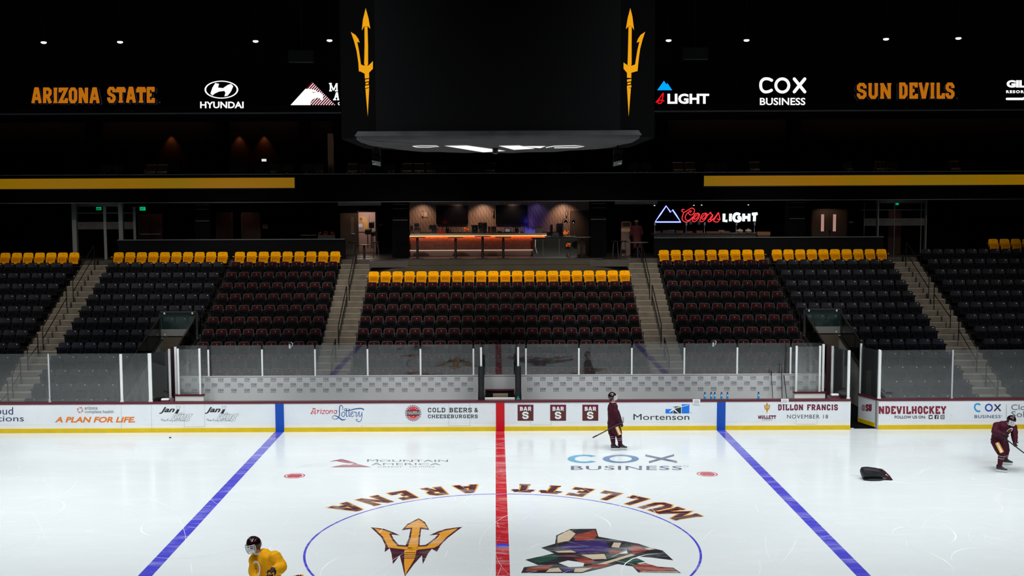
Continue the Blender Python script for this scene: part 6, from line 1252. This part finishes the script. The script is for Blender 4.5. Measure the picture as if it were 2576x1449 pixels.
# ------------------------------------------------------------------ people
skin = mat('skin', (.50,.25,.17), .5, .3); mar = mat('jersey_maroon', (.050,.004,.014), .75, .2, noise=.25, nscale=14); yj = mat('jersey_gold', (.95,.43,.002), .75, .2, noise=.07, nscale=9)
hel = mat('helmet_maroon', (.018,.003,.006), .15, .6, coat=.5); cagem = mat('cage_white', (.85,.86,.86), .3, .5); sock = mat('sock_maroon', (.055,.005,.015), .8, .2, noise=.2, nscale=20); boot = mat('skate_black', (.008,.008,.009), .35, .5); holder = mat('blade_white', (.75,.76,.77), .35, .5); glo = mat('glove_maroon', (.022,.004,.007), .55, .3); hairm = mat('brown_hair', (.02,.011,.007), .7); blade = mat('steel_blade', (.6,.6,.6), .25, .5, 1.0)
def skin_mesh(name, nodes, edges, root, m, parent):
    """one continuous surface grown round a skeleton: nodes {key: (point, radius)}"""
    keys = list(nodes); me = bpy.data.meshes.new(name); org = wloc(parent)
    me.from_pydata([tuple(V(nodes[k][0])-org) for k in keys], [(keys.index(a), keys.index(b)) for a, b in edges], [])
    o = bpy.data.objects.new(name, me); COL.objects.link(o)
    o.modifiers.new('skin', 'SKIN'); sv = me.skin_vertices[0].data
    for i, k in enumerate(keys):
        r = nodes[k][1]; sv[i].radius = r if isinstance(r, (tuple, list)) else (r, r); sv[i].use_root = (k == root)
    s_ = o.modifiers.new('sub', 'SUBSURF'); s_.levels = 2; s_.render_levels = 2
    dg = bpy.context.evaluated_depsgraph_get(); nm = bpy.data.meshes.new_from_object(o.evaluated_get(dg)); o.modifiers.clear(); o.data = nm; bpy.data.meshes.remove(me)
    nm.name = name; nm.materials.clear(); nm.materials.append(m); nm.polygons.foreach_set('use_smooth', [True]*len(nm.polygons)); o.parent = parent
    return o
def lerp(a, b, t): return V(a)+(V(b)-V(a))*t
def hand_glove(q, wrist, palm_dir, curl_dir, thumb_dir, s=1.0, m=None, cuffm=None):
    """padded hockey glove: cuff, palm, four bent fingers and a side thumb"""
    w_, d, cdir, td = V(wrist), V(palm_dir).normalized(), V(curl_dir).normalized(), V(thumb_dir).normalized()
    g = MB(); g.tube([w_-d*.07*s, w_-d*.02*s, w_+d*.04*s, w_+d*.085*s], [(.062*s,.055*s),(.058*s,.05*s),(.056*s,.036*s),(.05*s,.03*s)], 10, side=td)
    for i, (off, ln) in enumerate(((.038, .95), (.013, 1.08), (-.013, 1.0), (-.037, .8))):
        b = w_+d*.075*s+td*off*s; k1 = b+d*.042*ln*s+cdir*.008*s; k2 = k1+(d*.35+cdir*.8).normalized()*.034*ln*s; k3 = k2+(cdir*.7-d*.75).normalized()*.026*ln*s
        g.tube([b, k1, k2, k3], [.0145*s, .0155*s, .0145*s, .011*s], 7)
    t0 = w_+d*.02*s+td*.045*s; t1 = t0+(td*.7+d*.7).normalized()*.04*s; t2 = t1+(d*.6+cdir*.8).normalized()*.035*s; g.tube([t0, t1, t2], [.017*s, .018*s, .013*s], 7)
    o = g.build('glove', m or glo, q, smooth=True, sharp=60); MB().tube([w_-d*.075*s, w_-d*.045*s], [(.066*s,.058*s)]*2, 10, side=td).build('cuff_band', cuffm or M['i_gold'], o, smooth=True)
    return o
def player(q, J, R, facing, jersey, scale=1.0, shorts=True, gear=True, cap=None):
    """J: joint points; facing: head direction"""
    f = V(facing).normalized(); up = (J['crown']-J['neck']).normalized(); f = (f-up*f.dot(up)).normalized(); side = f.cross(up).normalized()   # side = person's right
    s = scale; hc = J['head']
    N = {'pel': (J['pel'], (.15*s,.12*s)), 'spine': (J['spine'], (.14*s,.11*s)), 'chest': (J['chest'], (.10*s,.08*s)), 'neck': (J['neck'], .058*s), 'jaw': (lerp(J['neck'], hc, .6)+f*.02*s, .066*s), 'head': (hc, (.086*s,.098*s)), 'crown': (J['crown']-up*.06*s, .072*s), 'nose': (hc+f*.108*s-up*.02*s, .016*s)}
    E = [('pel','spine'),('spine','chest'),('chest','neck'),('neck','jaw'),('jaw','head'),('head','crown'),('head','nose')]
    for S in 'LR':
        sg = 1 if S == 'R' else -1
        N['ear'+S] = (hc+side*sg*.092*s-up*.01*s, .022*s); E.append(('head','ear'+S))
        N['sh'+S] = (J['sh'+S], .042*s); N['el'+S] = (J['el'+S], .045*s); N['wr'+S] = (J['wr'+S], .032*s); hd = (J['wr'+S]-J['el'+S]).normalized(); N['ha'+S] = (J['wr'+S]+hd*.06*s, (.036*s,.02*s)); E += [('chest','sh'+S),('sh'+S,'el'+S),('el'+S,'wr'+S),('wr'+S,'ha'+S)]
        cr = side
        for i in range(4): N[f'fi{S}{i}'] = (J['wr'+S]+hd*((.13 if not gear else .092)-.008*abs(i-1))*s+cr*(i-1.5)*.019*s, .0085*s); E.append(('ha'+S, f'fi{S}{i}'))
        N['th'+S] = (J['wr'+S]+hd*.06*s+cr*(.055 if not gear else .035)*s, .0095*s); E.append(('ha'+S, 'th'+S))
        if 'hip'+S in J:
            N['hip'+S] = (J['hip'+S], .085*s); N['kn'+S] = (J['kn'+S], .062*s); N['an'+S] = (J['an'+S], .034*s); N['to'+S] = (J['to'+S]+V((0,0,-.005)), .02*s); E += [('pel','hip'+S),('hip'+S,'kn'+S),('kn'+S,'an'+S),('an'+S,'to'+S)]
    skin_mesh('body', N, E, 'pel', skin, q)
    # eyes and mouth behind the cage
    mb = MB()
    for sg in (-1, 1): mb.ball(hc+f*.093*s+side*sg*.034*s+up*.012*s, (.013*s,.008*s,.009*s), 8, 6, ax=(side, f, up))
    mb.ball(hc+f*.092*s-up*.062*s, (.026*s,.008*s,.006*s), 8, 5, ax=(side, f, up)); mb.build('eyes_and_mouth', hairm, q)
    MB().ball(hc-f*.015*s+up*.0*s, (.096*s,.112*s,.105*s), 14, 8, ax=(side, f, up), lo=-25, hi=60).ball(hc-f*.06*s-up*.07*s, (.07*s,.05*s,.07*s), 10, 8, ax=(side, f, up)).build('hair', hairm, q, smooth=True)
    if gear:
        h = MB(); h.ball(hc-f*.006*s+up*.012*s, (.118*s,.140*s,.132*s), 22, 10, ax=(side, f, up), lo=-6, hi=90)
        h.ball(hc-f*.035*s+up*.0*s, (.112*s,.112*s,.125*s), 18, 8, ax=(side, f, up), lo=-35, hi=10)
        ho = h.build('helmet', hel, q, smooth=True, sharp=60)
        for k in (-1, 0, 1): MB().tube([hc+side*(.055*k*s)+f*(.118*math.cos(t)-.006)*s*(.96 if k else 1.0)+up*(.012+.134*math.sin(t)*(.93 if k else 1.0))*s for t in [math.radians(a_) for a_ in range(20, 150, 13)]], .007*s, 6).build('ridge', hel, ho, smooth=True)
        c = MB(); bz = lambda a_, z, k=1.0: hc+side*(.112*math.sin(a_)*k*s)+f*(.155*math.cos(a_)*k*s)+up*z*s
        for z, k in ((.03, 1.0), (0, 1.02), (-.03, 1.02), (-.06, 1.0), (-.09, .95), (-.118, .86)): c.tube([bz(math.radians(a_), z, k) for a_ in range(-78, 79, 13)], .0058*s, 6)
        for a_ in (-66, -40, -20, 0, 20, 40, 66): c.tube([bz(math.radians(a_), z, k) for z, k in ((.04, 1.0), (0, 1.02), (-.05, 1.01), (-.09, .95), (-.125, .84))], .0055*s, 6)
        c.build('face_cage', cagem, q, smooth=True)['label'] = 'white wire face cage'
        MB().tube([bz(math.radians(-78), .02), bz(math.radians(-80), -.06, .95), hc-up*.14*s+f*.05*s, bz(math.radians(80), -.06, .95), bz(math.radians(78), .02)], .008*s, 6).build('chin_strap', cagem, q, smooth=True)
    elif cap:
        MB().ball(hc+up*.03*s, (.100*s,.115*s,.095*s), 16, 8, ax=(side, f, up), lo=0, hi=90).obox(hc+f*.14*s+up*.04*s, side*.07*s, f*.06*s, up*.006*s).build('cap', cap, q, smooth=True)
    # jersey: torso and two loose sleeves in one garment
    ts = J['jersey']; sd = J['side']; src = MB()
    def dense(pts, rs, k=5):
        P_ = spline([V(p) for p in pts], k); R_ = [tuple(max(.02, c) for c in q_) for q_ in spline([V(r_) for r_ in rs], k)]; return P_, R_
    P_, R_ = dense([p for p, _ in ts], [r for _, r in ts]); src.tube(P_, R_, 24, side=sd)
    for S in 'LR':
        a0, a1, a2 = J['sh'+S], J['el'+S], J['wr'+S]; r = R['sleeve']; st_ = lerp(J['chest'], a0, .35)
        P_, R_ = dense([st_, a0, lerp(a0, a1, .5), a1, lerp(a1, a2, .5), lerp(a1, a2, .93)], [(q_, q_) for q_ in (r*.8, r*1.0, r*.98, r*.98, r*.88, r*.7)], 4); src.tube(P_, R_, 16)
    jo = src.build('jersey', jersey, q)
    m_ = jo.modifiers.new('fuse', 'REMESH'); m_.mode = 'VOXEL'; m_.voxel_size = .016
    m_ = jo.modifiers.new('ease', 'SMOOTH'); m_.iterations = 7; m_.factor = .5
    tx = bpy.data.textures.get('folds') or bpy.data.textures.new('folds', 'CLOUDS'); tx.noise_scale = .10; tx.noise_depth = 1
    m_ = jo.modifiers.new('folds', 'DISPLACE'); m_.texture = tx; m_.strength = .03*s; m_.mid_level = .5; m_.texture_coords = 'LOCAL'
    dg = bpy.context.evaluated_depsgraph_get(); nm = bpy.data.meshes.new_from_object(jo.evaluated_get(dg)); old = jo.data; jo.modifiers.clear(); jo.data = nm; bpy.data.meshes.remove(old)
    nm.name = 'jersey'; nm.materials.clear(); nm.materials.append(jersey); nm.polygons.foreach_set('use_smooth', [True]*len(nm.polygons))
    nk = J['neck']+ (J['chest']-J['neck']).normalized()*.02*s
    MB().tube([nk-up*.015*s, nk+up*.012*s], [(.088*s,.085*s),(.076*s,.075*s)], 14, side=sd).build('collar', M['i_white'], q, smooth=True)
    if shorts:
        p = MB()
        for S in 'LR':
            p.tube([lerp(J['pel'], J['hip'+S], .6)+V((0,0,.08)), J['hip'+S], lerp(J['hip'+S], J['kn'+S], .5), lerp(J['hip'+S], J['kn'+S], .93)], [.16*s, .165*s, .15*s, .125*s], 14)
        p.ball(J['pel'], (.2*s,.18*s,.17*s), 14, 8); p.build('shorts', mar, q, smooth=True, sharp=70)
        if 'stripe' in J:
            A_, B_, nv = J['stripe']; wv = (B_-A_).cross(nv).normalized()
            so = MB(); 
            for o_, mi in ((-.038, 0), (0, 1), (.038, 0)): so.obox((A_+B_)/2+wv*o_*s+nv*.002, (B_-A_)/2, wv*(.019*s), nv*.006, mi)
            so.build('side_stripe', [M['i_gold'], M['i_white']], q)['label'] = 'gold and white side stripe'
        for S in 'LR':
            k, an, to = J['kn'+S], J['an'+S], J['to'+S]
            so = MB().tube([lerp(J['hip'+S], k, .85), k, lerp(k, an, .35), lerp(k, an, .8), lerp(k, an, 1.0)], [.095*s, .098*s, .085*s, .066*s, .056*s], 12).build('sock', sock, q, smooth=True)
            tp = MB(); 
            for t in (.16, .34): c_ = lerp(k, an, t); d_ = (an-k).normalized(); tp.tube([c_-d_*.008, c_+d_*.008], [(.101-.033*t)*s]*2, 12)
            tp.build('tape_band', M['i_grey'], so)
            d = to-an; d.z = 0; d.normalize(); rt = V((d.y, -d.x, 0)); base = V((an.x, an.y, to.z)); sk = q
            heel = base-d*.06*s; b = MB(); rings = []
            for (fx, wd, z0_, z1_) in ((-.085,.034,.085,.21),(-.04,.046,.075,.25),(.03,.047,.07,.24),(.09,.044,.065,.165),(.15,.044,.065,.13),(.2,.034,.07,.115),(.215,.015,.08,.1)):
                c_ = base+d*fx*s; c_.z = 0; rings.append([c_+rt*(wd*math.cos(t)*s)+V((0,0,((z0_+z1_)/2+(z1_-z0_)/2*math.sin(t))*s)) for t in [2*PI*j/12 for j in range(12)]])
            bo = b.loft(rings).build('skate', boot, q, smooth=True, sharp=60); gz = base*1; gz.z = 0
            MB().obox(gz+d*.055*s+V((0,0,.05*s)), d*.135*s, rt*.012*s, V((0,0,.022*s))).obox(gz+d*.055*s+V((0,0,.07*s)), d*.15*s, rt*.03*s, V((0,0,.008*s))).build('blade_holder', holder, bo); MB().obox(gz+d*.055*s+V((0,0,.016*s)), d*.145*s, rt*.003*s, V((0,0,.016*s))).build('blade', blade, bo)
            lm = MB()
            for j in range(5): c_ = base+d*(.05+.028*j)*s+V((0,0,(.24-.026*j)*s)); c_.z = (.245-.027*j)*s; lm.tube([c_-rt*.03*s, c_+rt*.03*s], .006*s, 5)
            lm.tube([base+d*.05*s+V((0,0,-base.z+.25*s)), base+d*.12*s+V((0,0,-base.z+.30*s)), base+d*.15*s+V((0,0,-base.z+.27*s))], .005*s, 5)
            lm.build('laces', M['i_white'], bo)
    return jo
def J_at(d):  # pixel joints with depth offset from a base plane
    Y0 = d.pop('Y0'); return {k: at(v[0], v[1], Y0+v[2]) for k, v in d.items()}
# --- player standing by the boards
G = atz(1553, 1132, 0); Y0 = G.y
J = J_at(dict(Y0=Y0, pel=(1543,1064,0), spine=(1542,1047,0), chest=(1541.5,1026,0), neck=(1541.5,1010,0), head=(1540.5,997.5,0), crown=(1539.5,987,0), shR=(1546,1019,-.2), shL=(1538,1017,.2), elR=(1549,1040,-.27), elL=(1552,1039,.26), wrR=(1556,1060,-.15), wrL=(1561,1062,.12),
              hipR=(1547,1071,-.11), hipL=(1541,1071,.11), knR=(1557,1096,-.12), knL=(1540.5,1095,.06)))
for S, px, pv in (('R', 1561, 1131.5), ('L', 1543.5, 1133)):
    g_ = atz(px, pv, 0); J['an'+S] = g_+V((0,0,.16)); J['to'+S] = g_+V((.19,-.03 if S == 'R' else .02,.09))
J['side'] = V((0, 1, 0))
J['jersey'] = [(J['neck']+V((0,0,-.02)), (.09,.08)), (lerp(J['neck'], J['chest'], .45), (.22,.125)), (J['chest'], (.265,.165)), (J['spine'], (.26,.165)), (J['pel']+V((0,0,.06)), (.26,.175)), (J['pel']+V((-.01,0,-.06)), (.255,.17))]
J['stripe'] = (J['hipR']+V((.04,-.175,-.0)), J['knR']+V((.02,-.135,.06)), V((0,-1,0)))
P1 = thing('hockey_player', 'hockey player in maroon standing in profile by the boards, stick across his thighs', 'person', (G.x, G.y, 0))
jo = player(P1, J, dict(sleeve=.092), (1, .12, -.02), mar)
MB().tube([J['neck']+V((-.085,.02,-.06)), J['neck']+V((-.10,.07,-.16))], [(.05,.03)]*2, 8, side=(0,1,0)).build('name_tag', M['i_white'], P1)
SA = at(1491, 1101, Y0-.45); SB_ = at(1567, 1062, Y0-.25)
hand_glove(P1, J['wrR'], (J['wrR']-J['elR'])+V((.02,0,-.02)), (.3,-.6,-.3), (.6,-.2,.5)); hand_glove(P1, J['wrL'], (J['wrL']-J['elL']), (.2,-.6,-.3), (.5,.3,.5))
stick('hockey_stick', 'black stick with white tape held across the thighs of the standing player', SA, SB_, at(1568.5, 1049, Y0-.2), (.6,0,-.5), M['black'], M['i_grey'], M['black'])
# --- player leaning forward at the right edge
g1, g2 = atz(2514, 1187.5, 0), atz(2531, 1169, 0); Y0 = g1.y+.3
J = J_at(dict(Y0=Y0, pel=(2513,1108,.05), spine=(2517,1092,-.05), chest=(2526,1074,-.15), neck=(2537,1064,-.24), head=(2544.5,1057,-.33), crown=(2544,1045.5,-.33), shR=(2508,1069,-.3), shL=(2549,1072,.05), elR=(2502.5,1086,-.42), elL=(2552,1092,-.1), wrR=(2522,1093,-.52), wrL=(2553,1112,-.3),
              hipR=(2507,1112,-.1), hipL=(2521,1110,.15), knR=(2520,1141,-.35), knL=(2530,1137,.25)))
J['anR'] = g1+V((0,0,.16)); J['toR'] = g1+V((.17,-.1,.09)); J['anL'] = g2+V((-.03,0,.16)); J['toL'] = g2+V((.15,-.05,.09))
J['side'] = V((.9, .5, 0)).normalized()
J['jersey'] = [(J['neck']+V((-.01,.01,-.01)), (.11,.10)), (lerp(J['neck'], J['chest'], .5), (.24,.15)), (J['chest'], (.28,.185)), (J['spine'], (.265,.185)), (J['pel']+V((0,0,.05)), (.26,.2)), (J['pel']+V((-.02,0,-.05)), (.255,.2))]
J['stripe'] = (J['hipR']+V((-.06,-.165,.02)), J['knR']+V((-.05,-.12,.06)), V((-.35,-.94,0)).normalized())
P2 = thing('hockey_player', 'hockey player in maroon leaning forward to skate at the right edge', 'person', (g1.x, g1.y, 0))
player(P2, J, dict(sleeve=.10), (.35,-.9,-.1), mar)
mid = lerp(J['chest'], J['spine'], .25); nv = V((.45,-.85,-.1)).normalized(); uv_ = (J['neck']-J['spine']).normalized(); rv = uv_.cross(nv).normalized(); rv = rv if rv.x > 0 else -rv
a = Art(lambda u, v, l: mid+nv*(.212+l)+rv*u+uv_*v); a.ring(.0, 0, .11, .11, .028, .028, 'i_white', a0=-20, a1=200); a.line([(0,-.06),(0,.06)], .02, 'i_gold'); a.build('chest_badge', P2)
hand_glove(P2, J['wrR'], (J['wrR']-J['elR']), (.4,-.6,-.5), (.3,-.3,.7)); hand_glove(P2, J['wrL'], (J['wrL']-J['elL']), (.3,-.6,-.3), (.6,-.2,.4))
d = (at(2576, 1139.5, Y0-.75)-at(2527, 1102, Y0-.58)).normalized(); A = at(2527, 1102, Y0-.58); hl = A+d*((A.z-.06)/-d.z)
stick('hockey_stick', 'black stick running out of the right frame edge from the leaning player', A-d*.12, hl, hl+V((.26,.05,0)), (0,0,1), M['black'], M['black'], M['black'])
MB().box(J['head'].x, J['head'].x, 0, 0, 0, 0)
# --- player in gold in the foreground, cut by the lower frame edge
hd = atz(637, 1367, 1.70); Y0 = hd.y
J = J_at(dict(Y0=Y0, pel=(684,1490,.12), spine=(676,1450,.08), chest=(668,1413,.04), neck=(650,1387,.02), head=(638,1370,0), crown=(641,1347,0), shR=(642,1404,.14), shL=(691,1400,-.16), elR=(639,1437,.04), elL=(708,1426,-.26), wrR=(652,1466,-.22), wrL=(686,1440,-.5)))
gx = at(684, 1490, Y0+.12); fx = V((gx.x, gx.y, 0))
for S, sx, sy in (('R', -.10, .15), ('L', .12, -.17)):
    J['hip'+S] = gx+V((sx*.6, sy*.6, -.08)); J['kn'+S] = V((gx.x+sx-.12, gx.y+sy-.1, .52)); J['an'+S] = V((gx.x+sx+.02, gx.y+sy, .16)); J['to'+S] = V((gx.x+sx-.13, gx.y+sy-.12, .09))
J['side'] = V((.72, -.7, 0)).normalized()
J['jersey'] = [(J['neck']+V((.01,.01,-.03)), (.10,.09)), (lerp(J['neck'], J['chest'], .42)+V((.02,.01,0)), (.25,.15)), (J['chest'], (.30,.19)), (J['spine'], (.29,.2)), (J['pel']+V((0,0,.05)), (.30,.21)), (J['pel']+V((0,0,-.12)), (.31,.21))]
P3 = thing('hockey_player', 'hockey player in gold jersey cut off by the lower frame edge', 'person', tuple(fx))
player(P3, J, dict(sleeve=.112), (-.72,-.66,-.32), yj, 1.06)
mid = lerp(J['chest'], J['spine'], .35); nv = V((-.62,-.76,.12)).normalized(); uv_ = (J['neck']-J['spine']).normalized(); uv_ = (uv_-nv*uv_.dot(nv)).normalized(); rv = uv_.cross(nv).normalized(); rv = rv if rv.x > 0 else -rv
a = Art(lambda u, v, l: mid+nv*(.25+l)+rv*u+uv_*v); a.ring(0, 0, .125, .145, .034, .034, 'i_white', a0=-125, a1=125, n=30)
for x_ in (-.035, 0, .035): a.line([(x_, .0), (x_, .075)], .009, 'i_brown')
a.line([(-.035, 0), (.035, 0)], .01, 'i_brown'); a.line([(0, 0), (.0, -.085)], .01, 'i_brown')
for j in range(9): t = math.radians(-60+j*15+50); a.line([(.108*math.cos(t)*1.0, .128*math.sin(t)), (.100*math.cos(t), .119*math.sin(t))], .012, 'i_black', 1)
a.build('chest_badge', P3)
gL = hand_glove(P3, J['wrL'], (J['wrL']-J['elL'])+V((0,-.05,-.12)), (-.4,-.5,-.5), (-.4,-.2,.7), 1.25)
nv = (CAMP-J['wrL']).normalized(); uv_ = V((.12,0,1)); uv_ = (uv_-nv*uv_.dot(nv)).normalized(); rv = uv_.cross(nv).normalized(); gd = ((J['wrL']-J['elL'])+V((0,-.05,-.12))).normalized(); cc = J['wrL']+gd*.05+nv*.068
a = Art(lambda u, v, l: cc+nv*l+rv*u+uv_*v); a.line([(-.05,-.035),(-.04,.03),(-.005,-.01),(.035,.03),(.045,-.035)], .02, 'i_gold'); a.build('glove_mark', gL)
hand_glove(P3, J['wrR'], (J['wrR']-J['elR']), (.3,-.5,-.4), (.3,.1,.7), 1.2)
gp = J['wrL']+V((-.03,-.08,-.06)); d = (J['wrR']+V((.02,-.06,-.08))-gp).normalized(); d = V((d.x, d.y, min(d.z, -.5))).normalized(); hl = gp+d*((gp.z-.06)/-d.z)
stick('hockey_stick', 'black stick held by the foreground player in gold, below the frame', gp-d*.1, hl, hl+V((-.2,-.18,0)), (0,0,1), M['black'], M['black'], M['black'])
# --- onlooker on the concourse, back turned
Yp = 27.6; J = J_at(dict(Y0=Yp, pel=(1603,618,0), spine=(1602,603,0), chest=(1601,580,0), neck=(1601,566,0), head=(1601,560,0), crown=(1601,554,.02), shR=(1611,571,0), shL=(1591,571,0), elR=(1615,587,.06), elL=(1587,587,.06), wrR=(1609,597,.3), wrL=(1593,597,.3)))
J['crown'] = J['head']+V((0,.02,.13)); zf = FZ
for S, sx in (('R', .12), ('L', -.12)): J['hip'+S] = J['pel']+V((sx, 0, -.05)); J['kn'+S] = J['pel']+V((sx*1.3, .35, -.12)); J['an'+S] = V((J['pel'].x+sx*1.3, Yp+.32, zf+.12)); J['to'+S] = J['an'+S]+V((0,.17,-.06))
J['side'] = V((1, 0, 0)); J['jersey'] = [(J['neck'], (.09,.08)), (lerp(J['neck'], J['chest'], .4), (.19,.11)), (J['chest'], (.22,.13)), (J['spine'], (.2,.13)), (J['pel'], (.2,.15)), (J['pel']+V((0,.03,-.16)), (.21,.17))]
P4 = thing('person', 'person in a dark red top and cap seated at the right passage table, back turned', 'person', (J['pel'].x, Yp, FZ))
dr = mat('dark_red_top', (.05,.006,.008), .8); player(P4, J, dict(sleeve=.075), (0,1,0), dr, 1.0, shorts=False, gear=False, cap=mat('pale_cap', (.25,.22,.2), .7))
tr = MB()
for S in 'LR': tr.tube([J['hip'+S], J['kn'+S], J['an'+S]], [.11, .085, .06], 10)
tr.build('trousers', M['wall2'], P4, smooth=True)
q = thing('bar_stool', 'black bar stool under the seated person', 'stool', (J['pel'].x, Yp, FZ)); zs = J['pel'].z-.16; MB().lathe((J['pel'].x, Yp, zs-.05), [(.17,0),(.19,.02),(.17,.05)], 14).build('seat', M['dark'], q)
for j in range(4): t = PI/4+j*PI/2; MB().tube([(J['pel'].x+.12*math.cos(t), Yp+.12*math.sin(t), zs-.05), (J['pel'].x+.2*math.cos(t), Yp+.2*math.sin(t), FZ)], .012, 6).build('leg', M['dark'], q)
spot((J['head'].x-.3, 27.2, 8.0), J['chest'], 5, 40, .8, (1,.7,.55), .04)
# ------------------------------------------------------------------ loose things on the ice
p = atz(428, 1101.5, 0); q = MB().lathe((p.x, p.y, 0), [(.036,0),(.038,.003),(.038,.022),(.036,.025)], 18).build('puck', M['black'], loc=(p.x, p.y, 0)); tag(q, 'black puck lying on the ice near the left boards', 'puck')
# equipment bag
p = atz(2203, 1209, 0); B0 = V((p.x, p.y+.15, 0)); bagm = mat('bag_black', (.010,.012,.014), .55, .3, noise=.3, nscale=8); bgr = mat('bag_maroon', (.045,.006,.012), .6, .25)
q = thing('equipment_bag', 'black and maroon bag lying on the ice, pointed flap to the right', 'bag', tuple(B0))
X = lambda x, y, z: B0+V((x, y, z))
MB().tube([X(-.37,0,.20), X(-.34,0,.205), X(-.2,0,.205), X(.05,0,.185), X(.22,-.02,.165), X(.25,-.02,.16)], [(.09,.12),(.15,.17),(.165,.19),(.15,.18),(.125,.16),(.09,.13)], 16, side=(0,0,1)).build('body', bagm, q, smooth=True, sharp=60)
MB().tube([X(-.33,-.05,.03), X(-.15,-.06,.035), X(.1,-.06,.035), X(.22,-.05,.04)], [(.025,.1),(.035,.16),(.035,.16),(.025,.1)], 12, side=(0,0,1)).build('lower_pocket', bagm, q, smooth=True)
MB().prism([(.18,.30),(.27,.275),(.40,.15),(.50,.015),(.46,.01),(.30,.07),(.18,.08)], lambda a_, b_, d_: X(a_, d_, b_), -.14, .1).build('flap', bgr, q)
MB().tube([X(-.3,-.15,.305), X(-.05,-.17,.275), X(.2,-.15,.22)], [(.012,.02)]*3, 6, side=(0,0,1)).build('piping', bgr, q)
mb = MB(); mb.ball(X(.30,-.145,.17), (.022,.006,.014), 8, 5); mb.ball(X(.345,-.145,.14), (.012,.006,.012), 8, 5); mb.build('eyelets', M['i_white'], q)
# small action cameras clipped on the glass
for i, (px, py) in enumerate(((729, 858), (1794, 850))):
    p = at(px, py, 14.8); q = thing('clip_camera', ['small clamp camera on the rear glass, left half', 'small clamp camera on the rear glass, right half'][i], 'camera', (p.x, 14.77, 2.84)); MB().box(p.x-.05, p.x+.05, 14.72, 14.82, 2.88, 2.97).build('body', M['dark'], q); MB().box(p.x-.03, p.x+.03, 14.75, 14.79, 2.72, 2.88).build('clamp', M['steel'], q); MB().tube([(p.x+.04, 14.77, 2.95), (p.x+.11, 14.77, 2.9), (p.x+.07, 14.77, 2.78)], .01, 6).build('cable', M['i_white'], q)
